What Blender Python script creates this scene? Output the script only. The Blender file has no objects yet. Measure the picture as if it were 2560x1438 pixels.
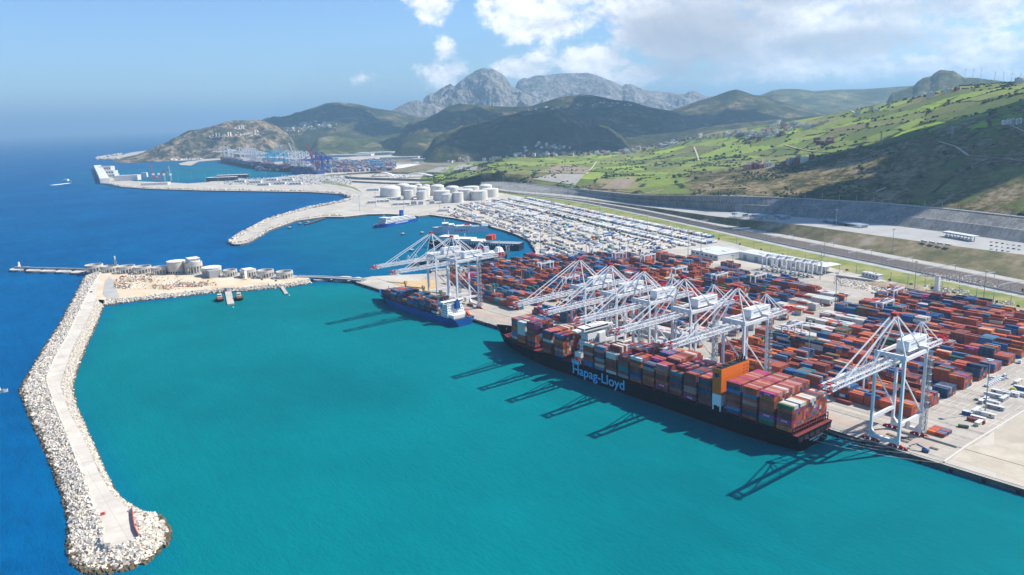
import bpy, bmesh, math, random
import numpy as np
from mathutils import Vector, Matrix, noise as mnoise
from mathutils.geometry import tessellate_polygon
C = bpy.context.scene.collection
SC = bpy.context.scene
rnd = random.Random(7)
npr = np.random.RandomState(11)

# ------------------------------------------------------------------ camera (survey of the photograph: world X runs along the quay, Y inland, metres)
F_PX, PITCH, ROLL, CAM_H = 1945.0, math.radians(12.42), math.radians(1.96), 240.0
HEAD = math.radians(52.25)                       # heading: camera looks 52.25 deg left of +Y
_cp, _sp, _cr, _sr = math.cos(PITCH), math.sin(PITCH), math.cos(ROLL), math.sin(ROLL)
_FW = np.array([0, _cp, -_sp]); _U0 = np.array([0, _sp, _cp]); _R0 = np.array([1., 0, 0])
_RT = _R0 * _cr - _U0 * _sr; _UP = _U0 * _cr + _R0 * _sr
_ch, _sh = math.cos(HEAD), math.sin(HEAD)
def _rot(v): return np.array([_ch * v[0] - _sh * v[1], _sh * v[0] + _ch * v[1], v[2]])
RT, UP, FW = _rot(_RT), _rot(_UP), _rot(_FW)
cam = bpy.data.cameras.new('camera'); cam_o = bpy.data.objects.new('camera', cam); C.objects.link(cam_o)
cam.sensor_width = 36.0; cam.lens = F_PX / 2560 * 36.0; cam.clip_start = 1.0; cam.clip_end = 400000.0
cam_o.matrix_world = Matrix(((RT[0], UP[0], -FW[0], 0), (RT[1], UP[1], -FW[1], 0), (RT[2], UP[2], -FW[2], CAM_H), (0, 0, 0, 1)))
SC.camera = cam_o
def ray(px, py):
    return RT * (px - 1280) + UP * (719 - py) + FW * F_PX
def at(px, py, z=0.0):                            # survey: ground point at height z seen at photo pixel
    d = ray(px, py); t = (CAM_H - z) / -d[2]
    return Vector((d[0] * t, d[1] * t, z))
def atd(px, py, dist):                            # survey: point at horizontal distance
    d = ray(px, py); t = dist / math.hypot(d[0], d[1])
    return Vector((d[0] * t, d[1] * t, CAM_H + d[2] * t))

# ------------------------------------------------------------------ sun, sky, exposure
SUN_EL = math.radians(48.0)
SUN_H = np.array([0.456, 0.890])                  # horizontal direction towards the sun
SUN_DIR = Vector((SUN_H[0] * math.cos(SUN_EL), SUN_H[1] * math.cos(SUN_EL), math.sin(SUN_EL)))
SC.view_settings.view_transform = 'Standard'; SC.view_settings.look = 'None'
SC.view_settings.gamma = 1.0; SC.view_settings.use_curve_mapping = False
SC.view_settings.exposure = 0.55
SC.render.engine = 'CYCLES'
SC.cycles.use_denoising = True
SC.cycles.max_bounces = 6; SC.cycles.diffuse_bounces = 2; SC.cycles.glossy_bounces = 2; SC.cycles.transmission_bounces = 2
SC.cycles.volume_bounces = 0; SC.cycles.caustics_reflective = False; SC.cycles.caustics_refractive = False
sl = bpy.data.lights.new('sun', 'SUN'); sl.energy = 5.0; sl.angle = math.radians(0.5); sl.color = (1.0, 0.94, 0.84)
so = bpy.data.objects.new('sun', sl); C.objects.link(so)
so.rotation_euler = SUN_DIR.to_track_quat('Z', 'Y').to_euler()

W = bpy.data.worlds.new('World'); SC.world = W; W.use_nodes = True
nt = W.node_tree; nt.nodes.clear()
class NB:                                          # tiny node-tree builder
    def __init__(s, nt): s.nt = nt
    def n(s, t, **kw):
        o = s.nt.nodes.new(t)
        for k, v in kw.items():
            setattr(o, k, v)
        return o
    def l(s, a, b): s.nt.links.new(a, b)
    def put(s, sock, v):
        if hasattr(v, 'is_output'): s.l(v, sock)
        else: sock.default_value = v
    def m(s, op, a, b=None, c=None, clamp=False):
        o = s.n('ShaderNodeMath', operation=op, use_clamp=clamp)
        for i, v in enumerate((a, b, c)):
            if v is not None: s.put(o.inputs[i], v)
        return o.outputs[0]
    def vm(s, op, a, b=None):
        o = s.n('ShaderNodeVectorMath', operation=op)
        s.put(o.inputs[0], a)
        if b is not None: s.put(o.inputs[1], b)
        return o.outputs['Value'] if op in ('DOT_PRODUCT', 'LENGTH', 'DISTANCE') else o.outputs[0]
    def noise(s, vec, scale, detail=4, rough=.55, dist=0.0):
        o = s.n('ShaderNodeTexNoise'); o.inputs['Scale'].default_value = scale; o.inputs['Detail'].default_value = detail
        o.inputs['Roughness'].default_value = rough; o.inputs['Distortion'].default_value = dist
        if vec is not None: s.l(vec, o.inputs['Vector'])
        return o.outputs['Fac']
    def ramp(s, fac, stops, interp='LINEAR'):
        o = s.n('ShaderNodeValToRGB'); o.color_ramp.interpolation = interp
        e = o.color_ramp.elements
        while len(e) < len(stops): e.new(0.5)
        for el, (p, c) in zip(e, stops):
            el.position = p; el.color = (c, c, c, 1) if isinstance(c, (int, float)) else (*c, 1)
        s.put(o.inputs[0], fac); return o.outputs[0]
    def mix(s, f, a, b, blend='MIX'):
        o = s.n('ShaderNodeMix', data_type='RGBA', blend_type=blend)
        s.put(o.inputs[0], f)
        for i, v in ((6, a), (7, b)):
            s.put(o.inputs[i], (*v, 1) if isinstance(v, tuple) and len(v) == 3 else v)
        return o.outputs[2]
    def smooth(s, x, a, b):
        o = s.n('ShaderNodeMapRange', interpolation_type='SMOOTHSTEP'); s.put(o.inputs[0], x)
        o.inputs[1].default_value = a; o.inputs[2].default_value = b
        return o.outputs[0]
def lin(h):                                        # '#rrggbb' -> linear rgb
    o = []
    for i in (1, 3, 5):
        c = int(h[i:i + 2], 16) / 255
        o.append(c / 12.92 if c <= .04045 else ((c + .055) / 1.055) ** 2.4)
    return tuple(o)

b = NB(nt)
gen = b.n('ShaderNodeTexCoord').outputs['Generated']
sep = b.n('ShaderNodeSeparateXYZ'); b.l(gen, sep.inputs[0])
elz = b.m('MAXIMUM', sep.outputs[2], 0.004)
cmb = b.n('ShaderNodeCombineXYZ'); b.l(sep.outputs[0], cmb.inputs[0]); b.l(sep.outputs[1], cmb.inputs[1]); b.l(elz, cmb.inputs[2])
sky = b.n('ShaderNodeTexSky', sky_type='NISHITA', sun_disc=False)
sky.sun_elevation = SUN_EL; sky.sun_rotation = math.atan2(SUN_H[0], SUN_H[1]); sky.altitude = 200
sky.air_density = 1.0; sky.dust_density = 0.6; sky.ozone_density = 1.6
b.l(cmb.outputs[0], sky.inputs['Vector'])
# clouds over the mountains, laid out by azimuth and elevation (radians)
right = b.vm('DOT_PRODUCT', gen, (_ch, _sh, 0)); fwd = b.vm('DOT_PRODUCT', gen, (-_sh, _ch, 0))
az = b.m('ARCTAN2', right, fwd); el = b.m('ARCSINE', sep.outputs[2])
cc = b.n('ShaderNodeCombineXYZ'); b.l(az, cc.inputs[0]); b.l(b.m('MULTIPLY', el, 1.35), cc.inputs[1])
n1 = b.noise(cc.outputs[0], 10.0, 10, .6, .2)
n2 = b.noise(cc.outputs[0], 3.2, 5, .5)
off = b.vm('ADD', cc.outputs[0], (0.008, 0.022, 0))
n1b = b.noise(off, 10.0, 8, .58, .2)
def hy(px): return 334 - 0.0342 * px
BL = [(1400, 45, 190, 85, 1.0), (1110, 40, 75, 70, .8), (1135, 130, 34, 45, .62), (1160, 185, 70, 34, .62), (1330, 175, 110, 34, .8), (1500, 160, 130, 55, .95),
      (1750, 80, 300, 120, 1.15), (2040, 50, 330, 105, 1.1), (1640, 190, 330, 42, .72), (2330, 85, 62, 36, .66), (2450, 165, 160, 52, .8), (2545, 80, 95, 110, .95),
      (965, 5, 70, 18, .62), (1950, 170, 220, 45, .8), (2250, 20, 160, 50, .85), (2200, 190, 260, 30, .6), (905, 205, 40, 12, .2), (1600, 30, 330, 90, 1.0),
      (2900, 40, 420, 150, .95)]
GREY = [(1740, 110, 230, 125, 1.05), (1720, 170, 200, 60, .9), (2030, 130, 260, 42, .9), (1900, 30, 170, 45, .7), (1560, 175, 120, 40, .35), (2480, 60, 90, 40, .45), (1330, 85, 130, 30, .25), (2200, 60, 200, 40, .55), (1420, 75, 110, 26, .4)]
def field(lst):
    acc = None
    for (px, py, rx, ry, w) in lst:
        a0, e0 = (px - 1280) / F_PX, (hy(px) - py) / F_PX
        dx = b.m('MULTIPLY', b.m('SUBTRACT', az, a0), F_PX / rx); dy = b.m('MULTIPLY', b.m('SUBTRACT', el, e0), F_PX / ry)
        d = b.m('SQRT', b.m('ADD', b.m('MULTIPLY', dx, dx), b.m('MULTIPLY', dy, dy)))
        v = b.m('MULTIPLY', b.m('SUBTRACT', 1.35, d, clamp=False), w * .75)
        acc = v if acc is None else b.m('SMOOTH_MAX', acc, v, .12)
    return acc
fld = field(BL)
dens = b.m('ADD', b.m('MINIMUM', fld, .68), b.m('MULTIPLY', b.m('SUBTRACT', n1, .5), 2.3))
n3 = b.noise(cc.outputs[0], 34.0, 8, .62)
dens = b.m('ADD', dens, b.m('ADD', b.m('MULTIPLY', b.m('SUBTRACT', n2, .5), .7), b.m('MULTIPLY', b.m('SUBTRACT', n3, .5), .75)))
mask = b.smooth(dens, .14, .5)
gfl = b.m('ADD', field(GREY), b.m('MULTIPLY', b.m('SUBTRACT', n2, .5), 1.2))
grey = b.smooth(gfl, -.02, .72)
n3b = b.noise(b.vm('ADD', cc.outputs[0], (.003, .008, 0)), 34.0, 8, .62)
lit = b.m('ADD', .5, b.m('ADD', b.m('MULTIPLY', b.m('SUBTRACT', n1, n1b), 3.2), b.m('MULTIPLY', b.m('SUBTRACT', n3, n3b), 2.0)), clamp=True)
ccol = b.mix(lit, (.68, .74, .84), (1.22, 1.2, 1.17))
ccol = b.mix(b.m('MULTIPLY', grey, .82), ccol, (.41, .46, .55))
skyc = b.vm('MULTIPLY', sky.outputs[0], (.72, .93, 1.2))
cl = b.n('ShaderNodeMix', data_type='RGBA'); b.l(b.m('MULTIPLY', mask, .97), cl.inputs[0])
b.l(skyc, cl.inputs[6])
cs = b.vm('SCALE', ccol); cs.node.inputs['Scale'].default_value = 9.0
b.l(cs, cl.inputs[7])
bg = b.n('ShaderNodeBackground'); bg.inputs['Strength'].default_value = 0.1
b.l(cl.outputs[2], bg.inputs['Color'])
b.l(bg.outputs[0], b.n('ShaderNodeOutputWorld').inputs['Surface'])

# ------------------------------------------------------------------ materials
MATS = {}
def principled(name):
    m = bpy.data.materials.new(name); m.use_nodes = True
    nb = NB(m.node_tree); p = m.node_tree.nodes['Principled BSDF']
    return m, nb, p
def mat(name, hexc, rough=.6, var=.0, scale=.2, bump=0.0, bscale=1.0, metal=0.0, spec=.35, hue2=None, streak=None):
    if name in MATS: return MATS[name]
    m, nb, p = principled(name)
    c = lin(hexc); p.inputs['Base Color'].default_value = (*c, 1)
    p.inputs['Roughness'].default_value = rough; p.inputs['Metallic'].default_value = metal
    p.inputs['Specular IOR Level'].default_value = spec
    if var or hue2:
        pos = nb.n('ShaderNodeNewGeometry').outputs['Position']
        if streak:
            pos = nb.vm('MULTIPLY', pos, streak)
        f = nb.noise(pos, scale, 6, .62)
        f = nb.smooth(f, .25, .75)
        c2 = lin(hue2) if hue2 else tuple(min(1, x * (1 + var)) for x in c)
        c1 = c if hue2 else tuple(x * (1 - var) for x in c)
        nb.l(nb.mix(f, c1, c2), p.inputs['Base Color'])
    if bump:
        pos = nb.n('ShaderNodeNewGeometry').outputs['Position']
        bn = nb.n('ShaderNodeBump'); bn.inputs['Distance'].default_value = bump
        nb.l(nb.noise(pos, bscale, 4), bn.inputs['Height']); nb.l(bn.outputs[0], p.inputs['Normal'])
    MATS[name] = m
    return m

# ------------------------------------------------------------------ mesh building
class MB:
    def __init__(s): s.v = []; s.f = []; s.mi = []; s.mats = []; s.cur = 0; s.sm = []
    def use(s, m):
        if m not in s.mats: s.mats.append(m)
        s.cur = s.mats.index(m); return s
    def add(s, vs, fs, smooth=False):
        o = len(s.v); s.v.extend([tuple(v) for v in vs])
        for f in fs: s.f.append(tuple(i + o for i in f)); s.mi.append(s.cur); s.sm.append(smooth)
        return s
    def box(s, c, d, rz=0.0, M=None, taper=1.0):
        x, y, z = d[0] / 2, d[1] / 2, d[2] / 2; t = taper
        vs = [Vector(q) for q in ((-x, -y, -z), (x, -y, -z), (x, y, -z), (-x, y, -z), (-x * t, -y * t, z), (x * t, -y * t, z), (x * t, y * t, z), (-x * t, y * t, z))]
        R = M or (Matrix.Rotation(rz, 3, 'Z') if rz else None)
        vs = [(R @ v if R else v) + Vector(c) for v in vs]
        return s.add(vs, ((0, 3, 2, 1), (4, 5, 6, 7), (0, 1, 5, 4), (1, 2, 6, 5), (2, 3, 7, 6), (3, 0, 4, 7)))
    def beam(s, p0, p1, w, h=None, up=(0, 0, 1), w1=None, h1=None):
        p0, p1 = Vector(p0), Vector(p1); d = (p1 - p0)
        if d.length < 1e-6: return s
        d.normalize(); u = Vector(up)
        if abs(d.dot(u)) > .98: u = Vector((0, 1, 0))
        a = d.cross(u).normalized(); c = a.cross(d).normalized(); h = h or w; w1 = w1 or w; h1 = h1 or h
        vs = [p0 + a * (sx * w / 2) + c * (sz * h / 2) for sx, sz in ((-1, -1), (1, -1), (1, 1), (-1, 1))] + [p1 + a * (sx * w1 / 2) + c * (sz * h1 / 2) for sx, sz in ((-1, -1), (1, -1), (1, 1), (-1, 1))]
        return s.add(vs, ((0, 3, 2, 1), (4, 5, 6, 7), (0, 1, 5, 4), (1, 2, 6, 5), (2, 3, 7, 6), (3, 0, 4, 7)))
    def cyl(s, c, r, h, n=12, r1=None, cap=True, smooth=True, c1=None):
        r1 = r if r1 is None else r1; c = Vector(c); t = Vector(c1) if c1 is not None else c + Vector((0, 0, h))
        ax = (t - c).normalized(); q = Vector((0, 0, 1)).rotation_difference(ax)
        ring = [q @ Vector((math.cos(2 * math.pi * i / n), math.sin(2 * math.pi * i / n), 0)) for i in range(n)]
        vs = [c + v * r for v in ring] + [t + v * r1 for v in ring]
        s.add(vs, [(i, (i + 1) % n, n + (i + 1) % n, n + i) for i in range(n)], smooth)
        if cap: s.add([c + v * r for v in ring], [tuple(range(n - 1, -1, -1))]); s.add([t + v * r1 for v in ring], [tuple(range(n))])
        return s
    def prism(s, pts, z0, z1, cap_bottom=False):
        n = len(pts); area = sum(pts[i][0] * pts[(i + 1) % n][1] - pts[(i + 1) % n][0] * pts[i][1] for i in range(n))
        if area < 0: pts = pts[::-1]
        s.add([(p[0], p[1], z0) for p in pts] + [(p[0], p[1], z1) for p in pts], [(i, (i + 1) % n, n + (i + 1) % n, n + i) for i in range(n)])
        s.flat(pts, z1)
        if cap_bottom: s.add([(p[0], p[1], z0) for p in pts], [tuple(range(n - 1, -1, -1))])
        return s
    def flat(s, pts, z):
        tr = tessellate_polygon([[Vector((p[0], p[1], 0)) for p in pts]])
        fs = []
        for a, bb, c in tr:
            A, B_, D = pts[a], pts[bb], pts[c]
            k = (B_[0] - A[0]) * (D[1] - A[1]) - (B_[1] - A[1]) * (D[0] - A[0])
            fs.append((a, bb, c) if k > 0 else (a, c, bb))
        return s.add([(p[0], p[1], z) for p in pts], fs)
    def grid(s, rows, smooth=True, flip=False, closed=False):
        n = len(rows[0]); vs = [p for r in rows for p in r]; fs = []
        for i in range(len(rows) - 1):
            for j in range(n if closed else n - 1):
                k = (j + 1) % n
                f = (i * n + j, i * n + k, (i + 1) * n + k, (i + 1) * n + j)
                fs.append(f[::-1] if flip else f)
        return s.add(vs, fs, smooth)
    def lattice(s, p0, p1, w, h, n, t, up=(0, 0, 1)):      # box truss between two points
        p0, p1 = Vector(p0), Vector(p1); d = (p1 - p0); L = d.length; d.normalize(); u = Vector(up)
        a = d.cross(u).normalized(); c = a.cross(d).normalized()
        cor = [(-w / 2, -h / 2), (w / 2, -h / 2), (w / 2, h / 2), (-w / 2, h / 2)]
        P = lambda k, q: p0 + d * (L * k / n) + a * cor[q][0] + c * cor[q][1]
        for q in range(4): s.beam(P(0, q), P(n, q), t * 1.5)
        for k in range(n + 1):
            for q in range(4):
                s.beam(P(k, q), P(k, (q + 1) % 4), t)
                if k < n: s.beam(P(k, q) if k % 2 else P(k, (q + 1) % 4), P(k + 1, (q + 1) % 4) if k % 2 else P(k + 1, q), t)
        return s
    def mesh(s, name):
        me = bpy.data.meshes.new(name); me.from_pydata(s.v, [], s.f)
        for m in s.mats: me.materials.append(m)
        if len(s.mats) > 1: me.polygons.foreach_set('material_index', s.mi)
        me.polygons.foreach_set('use_smooth', s.sm); me.update()
        return me
    def build(s, name, m=None, parent=None):
        if m is not None and not s.mats: s.mats = [m]
        o = bpy.data.objects.new(name, s.mesh(name)); C.objects.link(o)
        if parent is not None: o.parent = parent
        return o
def tag(o, label, cat, group=None):
    o['label'] = label; o['category'] = cat
    if group: o['group'] = group
    return o
def kind(o, k='structure', label=None):
    o['kind'] = k
    if label: o['label'] = label
    return o
def empty(name, loc, rz=0.0, label=None, cat=None, group=None):
    o = bpy.data.objects.new(name, None); C.objects.link(o); o.location = loc; o.rotation_euler = (0, 0, rz)
    if label: tag(o, label, cat, group)
    return o
def dup(root, loc, rz, label, group=None):            # copy of a thing with its parts and sub-parts
    r = root.copy(); C.objects.link(r); r.location = loc; r.rotation_euler = (0, 0, rz); r['label'] = label
    if group: r['group'] = group
    for ch in list(root.children):
        c = ch.copy(); C.objects.link(c); c.parent = r
        for g in ch.children:
            d = g.copy(); C.objects.link(d); d.parent = c
    return r
def text(name, body, size, m, parent, M, sx=1.0, ext=.05, align='CENTER', bold=0.0):
    cu = bpy.data.curves.new(name, 'FONT'); cu.body = body; cu.size = size; cu.extrude = ext; cu.align_x = align; cu.align_y = 'CENTER'; cu.offset = bold
    tmp = bpy.data.objects.new(name, cu); C.objects.link(tmp)
    dg = bpy.context.evaluated_depsgraph_get(); me = bpy.data.meshes.new_from_object(tmp.evaluated_get(dg))
    bpy.data.objects.remove(tmp)
    me.transform(Matrix.Diagonal((sx, 1, 1, 1))); me.materials.clear(); me.materials.append(m)
    o = bpy.data.objects.new(name, me); C.objects.link(o); o.matrix_basis = M
    if parent is not None: o.parent = parent
    return o
def facing(loc, xdir, ydir=(0, 0, 1)):                # matrix for lettering: x reading direction, y up
    x = Vector(xdir).normalized(); y = Vector(ydir); y = (y - x * y.dot(x)).normalized(); z = x.cross(y)
    return Matrix(((x[0], y[0], z[0], loc[0]), (x[1], y[1], z[1], loc[1]), (x[2], y[2], z[2], loc[2]), (0, 0, 0, 1)))
def vnoise(p, scale, octv=5, seed=0.0):
    v = 0; a = 1; t = 0; q = Vector(p) / scale + Vector((seed, seed * 1.7, seed * .3))
    for _ in range(octv):
        v += a * mnoise.noise(q); t += a; a *= .5; q = q * 2.03
    return v / t
def rnoise(p, scale, octv=5, seed=0.0):               # ridged
    v = 0; a = 1; t = 0; q = Vector(p) / scale + Vector((seed, seed * 1.7, seed * .3))
    for _ in range(octv):
        v += a * (1 - 2 * abs(mnoise.noise(q))); t += a; a *= .5; q = q * 2.07
    return v / t
def interp(x, xs, ys): return float(np.interp(x, xs, ys))
# ------------------------------------------------------------------ sea
def poly_sd(P, poly):                                # signed distance (+ inside), numpy
    poly = np.array([(p[0], p[1]) for p in poly]); n = len(poly)
    d = np.full(len(P), 1e18); ins = np.zeros(len(P), bool)
    for i in range(n):
        a, c = poly[i], poly[(i + 1) % n]; e = c - a
        w = P - a; t = np.clip((w @ e) / (e @ e + 1e-9), 0, 1); q = w - t[:, None] * e
        d = np.minimum(d, (q ** 2).sum(1))
        cond = ((a[1] > P[:, 1]) != (c[1] > P[:, 1])) & (P[:, 0] < (c[0] - a[0]) * (P[:, 1] - a[1]) / (c[1] - a[1] + 1e-12) + a[0])
        ins ^= cond
    return np.sqrt(d) * np.where(ins, 1, -1)
def axis(lo, hi, step, far):
    a = list(np.arange(lo, hi + 1, step)); s = step
    L, R_ = [], []; x, y = lo, hi
    while x > -far:
        s *= 1.35; x -= s; y += s; L.append(x); R_.append(y)
    return np.array(L[::-1] + a + R_)
sx, sy = axis(-1900, 500, 20, 150000), axis(-300, 1100, 20, 150000)
gx, gy = np.meshgrid(sx, sy); GP = np.stack([gx.ravel(), gy.ravel()], 1)
harbour = [(-452, 75), (-640, 82), (-836, 84), (-1010, 140), (-1177, 197), (-1150, 330), (-1106, 468), (-1062, 525), (500, 530), (900, 0), (300, -500), (-300, -200), (-380, 20)]
turb = np.clip(poly_sd(GP, harbour) / 60 + .5, 0, 1); turb = turb * turb * (3 - 2 * turb)
basin = [at(*q)[:2] for q in ((890, 700), (985, 690), (1276, 660), (1345, 620), (1250, 565), (1075, 532), (918, 530), (813, 540), (672, 580), (640, 620), (780, 690))]
t2 = np.clip(poly_sd(GP, basin) / 160 + .45, 0, 1) * .42
farb = [at(*q)[:2] for q in ((282, 440), (300, 455), (470, 462), (540, 450), (650, 450), (800, 432), (540, 398), (500, 400), (450, 412))]
t3 = np.clip(poly_sd(GP, farb) / 500 + .55, 0, 1) * .62
turb = np.maximum(turb, np.maximum(t2, t3))
ny, nx = gx.shape
idx = np.arange(nx * ny).reshape(ny, nx)
fc = np.stack([idx[:-1, :-1].ravel(), idx[:-1, 1:].ravel(), idx[1:, 1:].ravel(), idx[1:, :-1].ravel()], 1)
me = bpy.data.meshes.new('sea'); me.from_pydata(np.column_stack([GP, np.zeros(len(GP))]).tolist(), [], fc.tolist()); me.update()
at_ = me.attributes.new('turbidity', 'FLOAT', 'POINT'); at_.data.foreach_set('value', turb.astype(np.float32))
sea = bpy.data.objects.new('sea', me); C.objects.link(sea); kind(sea)
m, nb, p = principled('sea_water')
pos = nb.n('ShaderNodeNewGeometry').outputs['Position']
ta = nb.n('ShaderNodeAttribute', attribute_name='turbidity').outputs['Fac']
big = nb.noise(pos, .004, 5, .6, .4); mid = nb.noise(nb.vm('MULTIPLY', pos, (.6, 1.6, 1)), .02, 5, .65)
tt = nb.m('ADD', ta, nb.m('MULTIPLY', nb.m('SUBTRACT', big, .5), .18), clamp=True)
deep = nb.mix(nb.smooth(nb.m('ADD', nb.m('MULTIPLY', big, .6), nb.m('MULTIPLY', mid, .4)), .3, .7), lin('#004a78'), lin('#005c90'))
deep = nb.mix(nb.m('MULTIPLY', nb.smooth(nb.noise(nb.vm('MULTIPLY', pos, (.6, 2.2, 1)), .05, 6, .72, .5), .38, .7), .4), deep, lin('#003f6a'))
turq = nb.mix(nb.smooth(big, .3, .7), lin('#00676d'), lin('#00747a'))
rip = nb.noise(nb.vm('MULTIPLY', pos, (.5, 2.4, 1)), .09, 6, .72, .5)
turq = nb.mix(nb.m('MULTIPLY', nb.smooth(rip, .35, .7), .34), turq, lin('#005f68'))
turq = nb.mix(nb.m('MULTIPLY', nb.smooth(mid, .45, .75), .3), turq, lin('#007b82'))
wc = nb.mix(tt, deep, turq)
bn = nb.n('ShaderNodeBump'); bn.inputs['Strength'].default_value = 1.0; bn.inputs['Distance'].default_value = .7
w1 = nb.noise(nb.vm('MULTIPLY', pos, (1.0, 2.2, 1)), .18, 5, .7, .3)
nb.l(w1, bn.inputs['Height'])
df = nb.n('ShaderNodeBsdfDiffuse'); nb.l(wc, df.inputs['Color']); nb.l(bn.outputs[0], df.inputs['Normal'])
gl = nb.n('ShaderNodeBsdfGlossy'); gl.inputs['Roughness'].default_value = .18; nb.l(bn.outputs[0], gl.inputs['Normal'])
lw = nb.n('ShaderNodeLayerWeight'); lw.inputs['Blend'].default_value = .5
ms = nb.n('ShaderNodeMixShader'); nb.l(nb.m('ADD', .012, nb.m('MULTIPLY', nb.m('POWER', lw.outputs['Facing'], 6.0), .05)), ms.inputs[0])
nb.l(df.outputs[0], ms.inputs[1]); nb.l(gl.outputs[0], ms.inputs[2])
nb.l(ms.outputs[0], m.node_tree.nodes['Material Output'].inputs['Surface']); m.node_tree.nodes.remove(p)
me.materials.append(m)

# ------------------------------------------------------------------ flat port land, one sheet to the mountains
GZ = 4.0
concrete = mat('port_concrete', '#a8a195', .85, .16, .02, 0, spec=.2, hue2='#c3bbae')
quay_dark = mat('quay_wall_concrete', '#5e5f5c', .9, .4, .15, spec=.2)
coast_px = [(893, 698), (930, 691), (1075, 684), (1153, 676), (1250, 665), (1276, 657), (1293, 650), (1325, 640), (1340, 631), (1335, 621), (1329, 607.5), (1318, 598),
    (1290, 586), (1262, 576), (1243, 571), (1225, 566), (1192, 557), (1133, 545), (1075, 537), (1047, 541), (1030, 538), (969, 535), (918, 536), (860, 542.5), (813, 542),
    (739, 552), (672, 576), (621, 606), (600, 610.5), (588, 611), (578, 609), (582, 603.5), (605, 589), (640, 569), (672, 552), (720, 536), (773, 522), (860, 505), (884, 497), (872, 489),
    (853, 485), (773, 480), (705, 479), (504, 476), (370, 472), (302, 467), (269, 460), (255, 458), (248, 445), (240, 423), (262, 420), (279, 420), (282, 445), (296, 448), (336, 453),
    (437, 457), (470, 459), (524, 455), (534, 447), (584, 446), (638, 448), (722, 440), (800, 431), (690, 417), (545, 400), (497, 404), (477, 414), (452, 413), (446, 409.5), (470, 403.5), (504, 400),
    (450, 402), (353, 402), (300, 400), (245, 398), (262, 393), (302, 387), (330, 381), (369, 376)]
coast = [(p.x, p.y) for p in (at(x, y, GZ) for x, y in coast_px)]
back = [atd(380, 340, 9500), atd(500, 330, 12500), atd(640, 330, 16000), atd(700, 330, 30000), atd(1300, 330, 32000), atd(2000, 330, 32000), atd(2800, 330, 30000), Vector((1500, 9000, 0)), Vector((1500, 517, 0))]
land_poly = [(1500, 517), (-1050, 517)][::1] + coast + [(v.x, v.y) for v in back[:-1]]
mb = MB().use(concrete); mb.flat(land_poly, GZ)
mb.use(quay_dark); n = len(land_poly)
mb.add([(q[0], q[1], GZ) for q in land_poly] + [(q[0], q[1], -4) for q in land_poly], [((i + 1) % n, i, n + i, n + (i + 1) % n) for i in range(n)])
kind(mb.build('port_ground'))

plain_m = cover_plain = None
def patch(name, pts, z, m, knd='structure'):
    o = MB().use(m); o.flat([(q[0], q[1]) for q in pts], z); return kind(o.build(name), knd)
def ribbon(mb, pts, w, z=None):                      # flat ribbon along points
    P = [Vector(q) for q in pts]; L, R_ = [], []
    for i, q in enumerate(P):
        d = (P[min(i + 1, len(P) - 1)] - P[max(i - 1, 0)]); d.z = 0; d.normalize(); nrm = Vector((-d.y, d.x, 0)) * (w / 2)
        zz = q.z if z is None else z
        L.append((q.x + nrm.x, q.y + nrm.y, zz)); R_.append((q.x - nrm.x, q.y - nrm.y, zz))
    return mb.grid([R_, L], smooth=False)
def resample(pts, n):
    P = np.array([tuple(q)[:3] if len(q) > 2 else (q[0], q[1], 0) for q in pts], float)
    s = np.concatenate([[0], np.cumsum(np.linalg.norm(np.diff(P, axis=0), axis=1))]); t = np.linspace(0, s[-1], n)
    return [Vector([np.interp(u, s, P[:, k]) for k in range(3)]) for u in t]

# ------------------------------------------------------------------ near breakwater: body, road, armour rocks
wl_out = [(218, 687), (188, 744), (148, 818), (101, 892), (67, 949), (55, 980), (72, 1023), (91, 1067), (124, 1138), (155, 1219), (171, 1272), (178, 1319), (175, 1370), (188, 1403), (215, 1424), (269, 1429), (336, 1417), (386, 1393), (416, 1360), (421, 1330), (406, 1303), (386, 1286)]
wl_in = [(386, 1286), (359, 1284), (336, 1269), (309, 1252), (285, 1225), (265, 1185), (242, 1131), (215, 1071), (191, 1017), (182, 975), (183, 956), (201.5, 902), (218, 859), (238, 818), (259, 765)]
rd_out = [(253, 681), (232, 711), (215, 744), (168, 842), (141, 889), (126, 922), (116, 949), (124, 976), (144, 1029), (165, 1080), (188, 1141), (218, 1219), (238, 1272), (255, 1306), (254, 1356), (265, 1365), (302, 1365), (336, 1351), (349, 1336), (336, 1299), (326, 1276)]
rd_in = [(326, 1276), (296, 1249), (279, 1235), (249, 1185), (215, 1108), (171, 1027), (151, 966), (151, 956), (160, 929), (181, 869), (208, 818), (228, 778), (240, 746)]
RZ = 6.5
conv = lambda L, z: [at(x, y, z) for x, y in L]
Wo, Wi, Ro, Ri = (resample(conv(L, z), k) for L, z, k in ((wl_out, 0, 150), (wl_in, 0, 150), (rd_out, RZ, 150), (rd_in, RZ, 150)))
rockbase = mat('rubble_core', '#a39b90', .95, .3, .5, spec=.1)
roadwhite = mat('breakwater_road_concrete', '#b5ada0', .85, .08, .05, spec=.15, hue2='#c6beb0')
mb = MB().use(rockbase)
def slope(Wc, Rc, flip):
    rows = []
    for k, z in ((-.12, -3.0), (0, -.4), (.5, 3.2), (.96, 5.6), (1.0, RZ - .05)):
        rows.append([(a.x + (c.x - a.x) * k, a.y + (c.y - a.y) * k, z) for a, c in zip(Wc, Rc)])
    mb.grid(rows, smooth=False, flip=flip)
slope(Wo, Ro, True); slope(Wi, Ri, True)
kind(mb.build('breakwater'))
mb = MB().use(roadwhite)
ring = [(v.x, v.y) for v in Ro] + [(v.x, v.y) for v in Ri[1:]]
mb.flat(ring, RZ)
kind(mb.build('breakwater_road'))
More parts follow.
